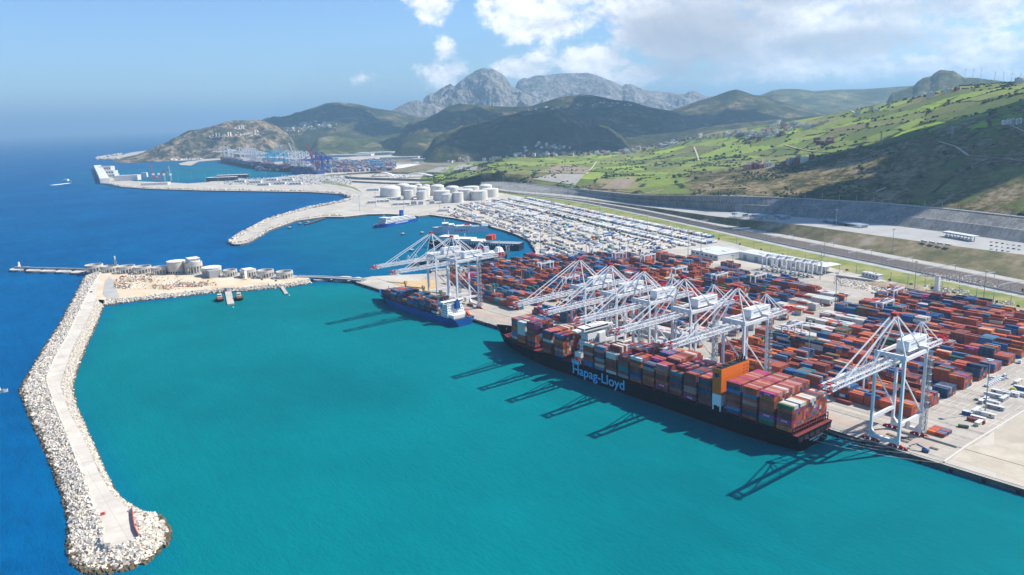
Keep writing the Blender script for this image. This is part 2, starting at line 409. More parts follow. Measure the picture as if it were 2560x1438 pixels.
# low parapet along the sea side of the road
mb = MB().use(mat('parapet_concrete', '#cfc8bc', .85))
for a, c in zip(Ro[:-26], Ro[1:-25]): mb.beam((a.x, a.y, RZ + .5), (c.x, c.y, RZ + .5), .9, 1.0)
tag(mb.build('parapet_wall'), 'low pale concrete parapet along the seaward edge of the breakwater road', 'wall')

rock_m = [mat('rock_white', '#ccc4b7', .9, .15, .6), mat('rock_grey', '#a59e93', .9, .2, .6), mat('rock_tan', '#cfc2ae', .9, .15, .6), mat('rock_wet', '#625743', .8, .35, .8)]
CUBE = [(-1, -1, -1), (1, -1, -1), (1, 1, -1), (-1, 1, -1), (-1, -1, 1), (1, -1, 1), (1, 1, 1), (-1, 1, 1)]
CF = ((0, 3, 2, 1), (4, 5, 6, 7), (0, 1, 5, 4), (1, 2, 6, 5), (2, 3, 7, 6), (3, 0, 4, 7))
def rock(mb, p, s, mi):
    q = Matrix.Rotation(rnd.uniform(0, 6.3), 3, Vector((rnd.gauss(0, 1), rnd.gauss(0, 1), rnd.gauss(0, 1))).normalized())
    d = (rnd.uniform(.7, 1.3) * s / 2, rnd.uniform(.7, 1.2) * s / 2, rnd.uniform(.6, 1.0) * s / 2)
    vs = [q @ Vector((c[0] * d[0] * rnd.uniform(.75, 1.1), c[1] * d[1] * rnd.uniform(.75, 1.1), c[2] * d[2] * rnd.uniform(.75, 1.1))) + p for c in CUBE]
    mb.cur = mi; mb.add(vs, CF)
def rocks_between(mb, Wc, Rc, n, s0, s1, ztop, pow_=1.0, lo=-.1, hi=1.0):
    N = len(Wc)
    seg = [max(.01, (Wc[i + 1] - Wc[i]).length + (Rc[i + 1] - Rc[i]).length) * ((Wc[i] - Rc[i]).length) for i in range(N - 1)]
    for i in rnd.choices(range(N - 1), seg, k=n):
        t = rnd.random(); a = Wc[i].lerp(Wc[i + 1], t); c = Rc[i].lerp(Rc[i + 1], t); k = rnd.uniform(lo, hi)
        p = a.lerp(c, k); p.z = max(-.6, k * ztop) + rnd.uniform(-.3, .7)
        wet = p.z < .1 + rnd.uniform(0, .9)
        rock(mb, p, rnd.uniform(s0, s1), 3 if wet else rnd.choices((0, 1, 2), (5, 2, 2))[0])
mb = MB(); mb.mats = list(rock_m)
rocks_between(mb, Wo, Ro, 12000, 1.7, 3.1, 5.9)
rocks_between(mb, Wi, Ri, 7000, .8, 1.6, 5.6, hi=.93)
kind(mb.build('armour_rocks'), 'stuff', 'pale armour rocks heaped along both slopes of the near breakwater')

# building platform behind the breakwater
plat_edge = [(259, 765), (336, 754.5), (437, 744), (537, 733), (605, 729), (672, 723), (739, 716), (779, 709)]
plat_in = [(264, 750), (336, 744), (437, 733), (537, 723), (605, 719), (672, 713), (739, 706), (772, 699)]
PE, PI_ = resample(conv(plat_edge, 0), 90), resample(conv(plat_in, 5), 90)
top = [at(x, y, 5) for x, y in ((773, 695), (746, 689), (650, 684), (520, 679), (380, 672), (280, 664), (232, 668), (240, 690), (225, 712), (232, 748))]
sandy = mat('sandy_ground', '#c2ab8c', .95, .2, .03, spec=.1, hue2='#d8cbb4')
mb = MB().use(sandy); mb.flat([(v.x, v.y) for v in PI_] + [(v.x, v.y) for v in top], 5.0)
mb.use(rockbase); mb.grid([[(v.x, v.y, -3) for v in PE], [(v.x, v.y, -.3) for v in PE], [(v.x, v.y, 4.9) for v in PI_]], smooth=False, flip=False)
tp = [(v.x, v.y) for v in top]; mb.use(quay_dark); mb.add([(q[0], q[1], 5) for q in tp] + [(q[0], q[1], -3) for q in tp], [(i, i + 1, len(tp) + i + 1, len(tp) + i) for i in range(len(tp) - 1)])
kind(mb.build('sandy_platform'))
mb = MB(); mb.mats = list(rock_m)
rocks_between(mb, PE, PI_, 1500, 1.8, 3.2, 4.8)
kind(mb.build('platform_rocks'), 'stuff', 'grey rock slope along the harbour edge of the sandy platform')

# rock slopes along the far moles
def coast_rocks(name, px, n, s0, s1, w, lab):
    P = resample([at(x, y, 0) for x, y in px], 120); mb = MB(); mb.mats = list(rock_m)
    for _ in range(n):
        i = rnd.randrange(119); t = rnd.random(); q = P[i].lerp(P[i + 1], t); d = (P[i + 1] - P[i]).normalized(); nr = Vector((-d.y, d.x, 0))
        k = rnd.uniform(-1, .6); q = q + nr * (k * w); q.z = max(-.4, 2.6 - 3 * abs(k) + rnd.uniform(-.5, 1.4)) if k < 0 else rnd.uniform(2.0, 5.2)
        rock(mb, q, rnd.uniform(s0, s1), 3 if q.z < .8 else rnd.choices((0, 1, 2), (5, 2, 2))[0])
    kind(mb.build(name), 'stuff', lab)
coast_rocks('mole_rocks', [(860, 542.5), (813, 542.5), (739, 552.5), (672, 577), (621, 607), (590, 612), (577, 609), (582, 603), (605, 588.5), (672, 551.5), (773, 521.5), (860, 504.5), (884, 497)], 2600, 2.5, 5, 9, 'rock armour round the curved middle mole')
coast_rocks('outer_rocks', [(884, 496), (853, 485.5), (773, 480.5), (705, 479.5), (504, 476.5), (370, 472.5), (302, 467.5), (269, 460)], 2400, 4, 8, 16, 'grey rock armour along the far outer pier')
coast_rocks('basin_rocks', [(1345, 630), (1335, 621), (1329, 607.5), (1318, 598), (1290, 586), (1262, 576), (1243, 571), (1225, 566), (1192, 557), (1133, 545), (1075, 537)], 900, 2, 3.6, 5, 'rock edge round the ferry basin')
coast_rocks('headland_rocks', [(504, 400.5), (450, 402), (353, 402.4), (300, 400.4), (245, 398.4), (262, 393), (302, 387)], 700, 8, 22, 40, 'brown rocks along the headland shore')

# ------------------------------------------------------------------ corniche: green strip, railway, embankment, terrace, retaining wall, road (lofted along the valley side)
COL = [1200, 1280, 1440, 1600, 1800, 2000, 2200, 2400, 2560, 2700, 2900]
CUR = {  # y in the photo at each column, height
 'c0': ([474, 487, 517, 555, 600, 650, 698, 738, 772, 804, 850], [4.2] * 11),
 'c1': ([472, 484, 504, 537, 582, 627, 668, 712, 745, 774, 815], [5.5] * 11),
 'c1b': ([471.5, 483.4, 502, 534, 577, 621, 661, 705, 738, 767, 807], [6] * 11),
 'c2': ([471, 482.5, 499, 524, 565, 601, 640, 677, 709, 736, 774], [7] * 11),
 'c2b': ([470.5, 482, 497.5, 521, 559, 594, 632, 669, 701, 728, 766], [7.5] * 11),
 'c3': ([470, 480, 494, 515, 543, 562, 590, 617, 637, 655, 680], [8.5, 9, 10, 13, 20, 25, 25, 25, 25, 25, 25]),
 'c4': ([466, 477, 489, 509, 527, 543, 560, 585, 608, 628, 655], [8.5, 9, 10, 13, 20, 25, 25, 25, 25, 25, 25]),
 'c4m': ([461, 468, 481, 499, 508, 519, 533, 556, 576, 594, 620], [14, 15, 18, 24, 37, 41, 41, 41, 41, 41, 41]),
 'c5': ([452, 457, 473, 489, 490, 497, 508, 527, 545, 560, 585], [19, 21, 25, 35, 52, 55, 55, 55, 55, 55, 55])}
NC = 160
def curve(key):
    ys, zs = CUR[key]; xs = np.linspace(COL[0], COL[-1], NC)
    yy = np.interp(xs, COL, ys); k = np.hanning(15); k /= k.sum()
    yy = np.convolve(np.pad(yy, 7, mode='edge') if False else np.concatenate([yy[0] - (yy[1:8] - yy[0])[::-1], yy, yy[-1] - (yy[-8:-1] - yy[-1])[::-1]]), k, 'valid')
    zz = np.interp(xs, COL, zs)
    return [at(x, y, z) for x, y, z in zip(xs, yy, zz)]
CV = {k: curve(k) for k in CUR}
def shift(P, d):                                     # offset a curve horizontally towards the hill
    o = []
    for i, q in enumerate(P):
        t = (P[min(i + 1, len(P) - 1)] - P[max(i - 1, 0)]); t.z = 0; t.normalize(); o.append(Vector((q.x - t.y * d, q.y + t.x * d, q.z)))
    return o
CV['c6'] = shift(CV['c5'], 16)
def loft(name, a, c, m, div=1, knd='structure', noise_amp=0.0, sag=0.0):
    rows = []
    for k in range(div + 1):
        t = k / div; row = []
        for p, q in zip(a, c):
            v = p.lerp(q, t)
            if 0 < t < 1: v.z += noise_amp * vnoise(v, 40, 4) - sag * math.sin(math.pi * t)
            row.append(v)
        rows.append(row)
    return kind(MB().use(m).grid(rows, smooth=True).build(name), knd)
m, nb, p = principled('verge_grass'); pos = nb.n('ShaderNodeNewGeometry').outputs['Position']
f = nb.noise(pos, .03, 6, .65); nb.l(nb.ramp(nb.smooth(f, .3, .7), [(0, lin('#5c6a2c')), (.5, lin('#79803c')), (1, lin('#938a58'))]), p.inputs['Base Color']); p.inputs['Roughness'].default_value = .95; MATS['verge_grass'] = m
asphalt = mat('asphalt', '#868687', .9, .12, .05, spec=.15); asphalt_l = mat('asphalt_pale', '#aaa8a2', .9, .1, .05, spec=.15)
ballast = mat('rail_ballast', '#786e66', .95, .3, .12, spec=.1, hue2='#948a80', streak=(.15, 1, 1))
m, nb, p = principled('bank_scrub'); pos = nb.n('ShaderNodeNewGeometry').outputs['Position']
f = nb.noise(pos, .022, 7, .68); nb.l(nb.ramp(nb.smooth(f, .28, .72), [(0, lin('#434a26')), (.45, lin('#6b6440')), (.75, lin('#85765a')), (1, lin('#9d937f'))]), p.inputs['Base Color']); p.inputs['Roughness'].default_value = .95; MATS['bank_scrub'] = m
loft('verge', CV['c0'], CV['c1'], MATS['verge_grass'], 6, noise_amp=.4)
loft('track_road', CV['c1'], CV['c1b'], asphalt_l)
loft('railway', CV['c1b'], CV['c2'], ballast)
loft('service_road', CV['c2'], CV['c2b'], asphalt_l)
loft('embankment', CV['c2b'], CV['c3'], MATS['bank_scrub'], 8, noise_amp=1.6)
loft('terrace', CV['c3'], CV['c4'], mat('terrace_paving', '#a3a29e', .85, .12, .03, spec=.2))
m, nb, p = principled('shotcrete'); pos = nb.n('ShaderNodeNewGeometry').outputs['Position']
f = nb.noise(nb.vm('MULTIPLY', pos, (1, .3, .12)), .35, 6, .7); f2 = nb.noise(pos, .03, 4)
nb.l(nb.ramp(nb.smooth(nb.m('ADD', nb.m('MULTIPLY', f, .65), nb.m('MULTIPLY', f2, .35)), .34, .64), [(0, lin('#5c5b58')), (.5, lin('#7d7c78')), (1, lin('#96948d'))]), p.inputs['Base Color']); p.inputs['Roughness'].default_value = .95; MATS['shotcrete'] = m
wl = MB().use(MATS['shotcrete'])
bench = shift(CV['c4m'], 5)
wl.grid([CV['c4'], CV['c4m'], bench, CV['c5']], smooth=False)
tag(wl.build('retaining_wall'), 'long grey sprayed concrete retaining wall in two tiers under the hill road', 'retaining wall')
loft('corniche_road', CV['c5'], CV['c6'], mat('corniche_asphalt', '#8f8e8c', .9, .08, .05, spec=.15))
# rails
rl = MB().use(mat('rail_steel', '#8a7f78', .5, metal=.5))
for t in (.12, .24, .36, .48, .60, .72, .84):
    for d in (-.75, .75):
        P = [a.lerp(c, t) for a, c in zip(CV['c1b'], CV['c2'])]; P = shift(P, d)
        for a, c in zip(P[::2], P[2::2]): rl.beam((a.x, a.y, a.z + .2), (c.x, c.y, c.z + .2), .35, .3)
kind(rl.build('rails'))

# ------------------------------------------------------------------ near hillside
HC = [1000, 1100, 1200, 1280, 1440, 1600, 1800, 2000, 2200, 2400, 2560, 2750, 2950]
def hc(*a): return lambda x: interp(x, HC, a)
yB = hc(440, 434, 428, 430, 436, 440, 425, 402, 358, 298, 250, 200, 150)
dB = hc(2750, 2750, 2750, 2750, 2650, 2500, 2300, 2120, 2050, 2050, 2080, 2080, 2080)
yR = hc(424, 418, 406, 394, 388, 374, 329, 301, 264, 216, 205, 168, 140)
dR = hc(3100, 3200, 3300, 3500, 3900, 3800, 3500, 3300, 3100, 2950, 2800, 2600, 2500)
yM = hc(432, 426, 416, 412, 412, 410, 385, 352, 315, 262, 228, 185, 145)
dM = hc(2900, 2950, 3000, 3100, 3150, 3050, 2900, 2750, 2620, 2560, 2480, 2350, 2300)
mV = hc(0, 0, 0, 0, 0, 0, 5, 26, 45, 60, 55, 50, 50)
c6x = np.linspace(COL[0], COL[-1], NC)
def c6_at(x):
    if x < COL[0]:
        v = CV['c6'][0]; return at(x, 448 + (COL[0] - x) * -.02, 10)
    t = (x - COL[0]) / (COL[-1] - COL[0]) * (NC - 1); i = min(int(t), NC - 2); return CV['c6'][i].lerp(CV['c6'][i + 1], t - i)
NX, NV = 480, 190
cols = []
key_t = [0, .06, .36, .48, .72, 1.0, 1.12, 1.45]
for x in np.linspace(1010, 2900, NX):
    p0 = c6_at(x); B_ = atd(x, yB(x), dB(x)); R_ = atd(x, yR(x), dR(x)); M_ = atd(x, yM(x), dM(x))
    V_ = B_.lerp(M_, .42); V_.z -= mV(x)
    K1 = p0.lerp(B_, .14); K1.z = p0.z + (B_.z - p0.z) * .13 + 1
    D1 = (R_ - Vector((0, 0, 0))); D1.z = 0; D1.normalize()
    S1 = R_ + D1 * 180; S1.z = R_.z - 22; E1 = R_ + D1 * 1100; E1.z = -5
    ks = [p0, K1, B_, V_, M_, R_, S1, E1]
    K = np.array([tuple(k) for k in ks]); col = []
    for t in np.linspace(0, 1.45, NV):
        # monotone-ish smooth interpolation
        i = min(max(np.searchsorted(key_t, t) - 1, 0), len(ks) - 2); u = (t - key_t[i]) / (key_t[i + 1] - key_t[i])
        i0, i3 = max(i - 1, 0), min(i + 2, len(ks) - 1)
        lin_ = K[i] * (1 - u) + K[i + 1] * u
        cr = .5 * ((2 * K[i]) + (-K[i0] + K[i + 1]) * u + (2 * K[i0] - 5 * K[i] + 4 * K[i + 1] - K[i3]) * u * u + (-K[i0] + 3 * K[i] - 3 * K[i + 1] + K[i3]) * u ** 3)
        v = lin_ * .45 + cr * .55
        col.append((v, t))
    cols.append(col)
rows = []; scrub = []
for j in range(NV):
    row = []
    for i in range(NX):
        v, t = cols[i][j]; f_ = min(1, t / .12); x = 1010 + 1890 * i / (NX - 1)
        amp = 9 * f_ * (1 if t < .9 else .45)
        tp_e = min(1, max(0, (x - 1030) / 230)); tp_e = tp_e * tp_e * (3 - 2 * tp_e)
        z = v[2] + amp * vnoise((v[0], v[1], 0), 260, 5, 3.1) + 5 * f_ * (rnoise((v[0], v[1], 0), 150, 4, 9.2) - .2) * (1 if t < .45 else .35)
        z = 3.2 + (z - 3.2) * tp_e
        row.append((v[0], v[1], z))
        right_ = min(1, max(0, (x - 1640) / 160)) * (1 - .45 * min(1, max(0, (x - 2120) / 160)))
        scrub.append(max(right_ * (1 - min(1, max(0, (t - .32) / .06))), (1 - min(1, t / .07)) * .9, max(0, 1 - abs(x - 1230) / 190) * (1 - min(1, max(0, (t - .25) / .1))), .75 * max(0, 1 - abs(x - 1500) / 100) * (1 - min(1, max(0, (t - .12) / .05)))))
    rows.append(row)
HILL_ROWS = rows
mb = MB().grid(rows, smooth=True)
me = mb.mesh('hillside'); a_ = me.attributes.new('scrub', 'FLOAT', 'POINT'); a_.data.foreach_set('value', np.array(scrub, np.float32))
HV = np.array([p_ for row in rows for p_ in row]); NH = len(HV)
wx = np.array([[vnoise((q[0], q[1], 7.7), 140, 3, 2.0), vnoise((q[0], q[1], 3.3), 140, 3, 5.0)] for q in HV]) * 55
hp = HV[:, :2] + wx
dvv, nvv = np.array([.94, -.34]), np.array([.34, .94])
uv_ = np.stack([hp @ dvv / 1.5, hp @ nvv], 1)
fr = np.random.RandomState(3); lo_, hi_ = uv_.min(0), uv_.max(0)
seeds = fr.uniform(lo_, hi_, (int((hi_ - lo_).prod() / 105 ** 2), 2))
FPAL = [lin(h) for h in ('#6b7a36', '#7b8b3d', '#5f6e36', '#8b9c42', '#7d8048', '#8a8357', '#97ad38', '#6f7440', '#7a6f4c', '#848f45')]
fpick = fr.choice(len(FPAL), len(seeds), p=[.16, .15, .13, .12, .11, .08, .06, .1, .04, .05])
fcol = np.zeros((NH, 4), np.float32); HEDGE = np.zeros(NH)
for i0 in range(0, NH, 4000):
    dd = np.sqrt(((uv_[i0:i0 + 4000, None, :] - seeds[None]) ** 2).sum(2)); o2 = np.argpartition(dd, 1, axis=1)[:, :2]; d12 = np.take_along_axis(dd, o2, 1); sw = d12[:, 0] > d12[:, 1]
    n1_ = np.where(sw, o2[:, 1], o2[:, 0]); HEDGE[i0:i0 + 4000] = np.abs(d12[:, 0] - d12[:, 1]); fcol[i0:i0 + 4000, :3] = np.array(FPAL)[fpick[n1_]]
fcol[:, 3] = 1
ca = me.attributes.new('field', 'FLOAT_COLOR', 'POINT'); ca.data.foreach_set('color', fcol.ravel())
he = me.attributes.new('hedge', 'FLOAT', 'POINT'); he.data.foreach_set('value', np.clip(1 - HEDGE / 14, 0, 1).astype(np.float32))
hill = bpy.data.objects.new('hillside', me); C.objects.link(hill); kind(hill)
m, nb, p = principled('hillside_cover'); pos = nb.n('ShaderNodeNewGeometry').outputs['Position']
pf = nb.vm('MULTIPLY', pos, (1, 1, .2))
fine = nb.noise(pos, .09, 6, .7); mid = nb.noise(pos, .014, 6, .65)
fieldc = nb.n('ShaderNodeAttribute', attribute_name='field').outputs['Color']
fieldc = nb.mix(nb.m('MULTIPLY', nb.smooth(mid, .36, .7), .5), fieldc, lin('#757748'))
fieldc = nb.mix(nb.m('MULTIPLY', nb.smooth(fine, .46, .68), .4), fieldc, lin('#4d5a2c'))
hd_ = nb.n('ShaderNodeAttribute', attribute_name='hedge').outputs['Fac']
hedge = nb.m('MULTIPLY', nb.smooth(hd_, .3, .8), nb.smooth(nb.noise(pos, .012, 3), .4, .55))
clump = nb.smooth(nb.m('ADD', nb.m('MULTIPLY', mid, .62), nb.m('MULTIPLY', fine, .38)), .565, .62)
dark = nb.m('MAXIMUM', hedge, nb.m('MULTIPLY', clump, .85))
fieldc = nb.mix(dark, fieldc, lin('#2a3319'))
scr = nb.ramp(nb.smooth(nb.m('ADD', nb.m('MULTIPLY', fine, .5), nb.m('MULTIPLY', mid, .5)), .36, .64), [(0, lin('#2c3219')), (.35, lin('#474626')), (.6, lin('#6b6040')), (.82, lin('#85765a')), (1, lin('#978b76'))])
sa = nb.n('ShaderNodeAttribute', attribute_name='scrub').outputs['Fac']
sm_ = nb.smooth(nb.m('ADD', sa, nb.m('MULTIPLY', nb.m('SUBTRACT', mid, .5), 1.1)), .35, .6)
nb.l(nb.mix(sm_, fieldc, scr), p.inputs['Base Color']); p.inputs['Roughness'].default_value = .95; p.inputs['Specular IOR Level'].default_value = .1
bn = nb.n('ShaderNodeBump'); bn.inputs['Distance'].default_value = 2.2; bn.inputs['Strength'].default_value = .8; nb.l(nb.noise(pos, .06, 6, .7), bn.inputs['Height']); nb.l(bn.outputs[0], p.inputs['Normal'])
me.materials.append(m)

# ------------------------------------------------------------------ far ranges
def cover(name, ramp_, s1=.004, s2=.03, bump=8, bs=.01):
    m, nb, p = principled(name); pos = nb.n('ShaderNodeNewGeometry').outputs['Position']
    f = nb.m('ADD', nb.m('MULTIPLY', nb.noise(pos, s1, 7, .68), .6), nb.m('MULTIPLY', nb.noise(pos, s2, 5, .7), .4))
    nb.l(nb.ramp(nb.smooth(f, .3, .7), ramp_), p.inputs['Base Color']); p.inputs['Roughness'].default_value = .97; p.inputs['Specular IOR Level'].default_value = .05
    bn = nb.n('ShaderNodeBump'); bn.inputs['Distance'].default_value = bump; nb.l(nb.noise(pos, bs, 7, .7), bn.inputs['Height']); nb.l(bn.outputs[0], p.inputs['Normal'])
    return m
G_SCRUB = cover('scrub_cover', [(0, lin('#222a17')), (.4, lin('#363d22')), (.62, lin('#4f4d30')), (.82, lin('#7a6c4e')), (1, lin('#9a8a68'))], .0035, .02, 22, .008)
G_ROCK = cover('limestone', [(0, lin('#5a5a4e')), (.35, lin('#7b7970')), (.65, lin('#98938a')), (1, lin('#b0aaa0'))], .005, .02, 70, .007)
G_MIX = cover('upland_cover', [(0, lin('#2f371f')), (.4, lin('#454a28')), (.65, lin('#62633c')), (.88, lin('#8d8163')), (1, lin('#a39a80'))], .003, .02)
G_HEAD = cover('headland_cover', [(0, lin('#2a3122')), (.38, lin('#434534')), (.58, lin('#71664f')), (.8, lin('#a08c70')), (1, lin('#b8a58a'))], .008, .03, 26, .014)
def ridge(name, pts, dist, front, bk, m, amp=60, nscale=900, n=140, rows_n=60, foot=-8, crest=.12, pw=1.15, seed=0., ridged=True, skew=0.0):
    xs = [q[0] for q in pts]; ys = [q[1] for q in pts]; ds = dist if isinstance(dist, (list, tuple)) else [dist] * len(pts)
    R_ = []
    for j in range(rows_n):
        s = -1 + 2 * j / (rows_n - 1); row = []
        for jx, x in enumerate(np.linspace(xs[0], xs[-1], n)):
            te = min(1, min(jx, n - 1 - jx) / (n * .09)); te = te * te * (3 - 2 * te)
            P = atd(x, interp(x, xs, ys), interp(x, xs, ds)); d = Vector((P.x, P.y, 0)).normalized()
            off_ = s * (front if s < 0 else bk); q = P + d * off_ + Vector((-d.y, d.x, 0)) * (skew * off_)
            h = max(0, P.z - foot) * te; a_s = abs(s)
            prof = 1 - a_s ** pw
            prof = prof * (1 - .25 * math.sin(math.pi * a_s))
            k = crest + (1 - crest) * min(1, a_s / .25); kk = k * (1 - a_s ** 6) * min(1, h / 150)
            nz = (rnoise((q.x, q.y, 0), nscale, 6, seed) - .25) if ridged else vnoise((q.x, q.y, 0), nscale, 6, seed)
            q.z = foot + h * prof + amp * kk * nz
            row.append(q)
        R_.append(row)
    return kind(MB().use(m).grid(R_, smooth=True).build(name))
ridge('headland', [(262, 402), (300, 398), (330, 392), (370, 379), (392, 366), (420, 355), (445, 343), (470, 328), (500, 325.5), (530, 315), (560, 305), (590, 301.5), (620, 302.5), (640, 301), (665, 305), (690, 314), (715, 331), (740, 352), (752, 365), (765, 376)],
      6900, 620, 900, G_HEAD, 95, 300, 170, 60, pw=1.25, seed=2.2)
ridge('hill_range', [(560, 330), (640, 312), (680, 299), (715, 291), (740, 284), (790, 269), (815, 259), (840, 256.5), (870, 259), (900, 265), (930, 272), (960, 275), (1000, 282), (1050, 292), (1120, 300), (1200, 318)], 9000, 2300, 1500, G_SCRUB, 210, 1000, seed=4.4)
ridge('rocky_knoll', [(960, 290), (980, 275), (1000, 264), (1020, 254), (1042, 249), (1062, 255), (1085, 262), (1120, 275), (1160, 292)], 9900, 700, 900, G_ROCK, 60, 500, seed=5.5)
ridge('limestone_peak', [(1030, 262), (1060, 246), (1072, 236), (1090, 231), (1102, 222), (1118, 214), (1126, 209), (1136, 216), (1146, 207), (1160, 198), (1175, 186), (1190, 177), (1200, 171), (1210, 168), (1224, 169), (1240, 174), (1253, 183), (1266, 197), (1276, 210), (1290, 222), (1315, 236), (1345, 246), (1400, 262)],
      10600, 1300, 1300, G_ROCK, 330, 420, 340, 150, pw=.95, seed=1.3, crest=.07)
ridge('cloudy_plateau', [(1240, 235), (1265, 222), (1283, 205), (1300, 198), (1308, 193), (1320, 195), (1335, 187), (1370, 186), (1400, 184), (1440, 181.5), (1470, 182), (1490, 187), (1510, 196), (1530, 203), (1548, 211), (1556, 215), (1563, 210), (1580, 210), (1592, 217), (1610, 226), (1640, 229), (1690, 235), (1712, 237), (1722, 230), (1735, 228), (1746, 232), (1765, 240), (1820, 250), (1900, 262)],
      12500, 2000, 1600, G_ROCK, 300, 800, 260, 100, pw=1.0, seed=7.7, crest=.06)
ridge('far_ridge', [(1700, 262), (1760, 255), (1860, 248), (1905, 236), (1930, 225), (1955, 221), (2000, 222), (2035, 226), (2070, 224), (2110, 222), (2160, 220), (2210, 217), (2260, 215), (2300, 214), (2400, 214), (2600, 205), (2800, 200)], 9500, 2600, 1600, G_MIX, 110, 1100, seed=8.1)
ridge('mesa', [(2180, 240), (2240, 228), (2270, 218), (2285, 212), (2296, 200), (2310, 191), (2328, 188), (2336, 180), (2350, 171.5), (2362, 172), (2372, 174), (2384, 174), (2396, 182), (2410, 192), (2440, 193), (2480, 198), (2520, 203), (2560, 204), (2640, 206), (2760, 206)], 6200, 900, 900, G_MIX, 60, 500, 180, pw=1.05, seed=3.9, crest=.08)
ridge('cone_hill', [(1560, 300), (1640, 288), (1700, 268), (1740, 255), (1770, 246), (1800, 234), (1822, 226), (1842, 222), (1862, 228), (1884, 236), (1905, 238), (1930, 246), (1965, 258), (2000, 268), (2060, 282), (2140, 296)], 7300, 1600, 1200, G_SCRUB, 90, 800, seed=6.6)
ridge('mid_ridge', [(960, 318), (1000, 302), (1060, 296), (1090, 284), (1120, 268), (1145, 262), (1190, 263), (1230, 268), (1280, 269), (1320, 266), (1360, 257), (1395, 246), (1430, 237), (1455, 233), (1480, 234), (1510, 241), (1540, 249), (1580, 256), (1620, 268), (1680, 282), (1760, 300)], 6700, 1500, 1200, G_SCRUB, 150, 700, seed=9.9)
ridge('dark_hill', [(1040, 372), (1090, 345), (1130, 330), (1170, 316), (1220, 302), (1260, 291), (1300, 280), (1340, 275), (1380, 270), (1402, 273), (1420, 286), (1440, 299), (1470, 309), (1500, 317), (1520, 322), (1540, 334), (1570, 350), (1600, 362)], 5000, 700, 900, G_SCRUB, 120, 500, seed=12.4)
ridge('low_spurs', [(760, 350), (830, 340), (900, 346), (960, 338), (1010, 330), (1050, 318), (1080, 318), (1110, 326), (1150, 338), (1190, 352)], 6600, 700, 900, G_MIX, 50, 500, seed=15.2)
ridge('valley_side', [(1500, 352), (1560, 345), (1620, 338), (1700, 332), (1760, 318), (1840, 308), (1920, 302), (2000, 292), (2080, 285), (2200, 262)], 5300, 500, 800, G_SCRUB, 50, 500, seed=17.0)

# ------------------------------------------------------------------ haze
hz = MB(); hz.box((-20000, 15000, 479), (260000, 260000, 982))
hm = bpy.data.materials.new('haze'); hm.use_nodes = True; hm.node_tree.nodes.clear(); nb = NB(hm.node_tree)
pv = nb.n('ShaderNodeVolumePrincipled'); pv.inputs['Color'].default_value = (.44, .74, 1.0, 1); pv.inputs['Density'].default_value = 6.8e-5; pv.inputs['Anisotropy'].default_value = .2
nb.l(pv.outputs[0], nb.n('ShaderNodeOutputMaterial').inputs['Volume'])
ho = hz.build('haze', hm); kind(ho, 'stuff', 'thin blue sea haze over the strait')
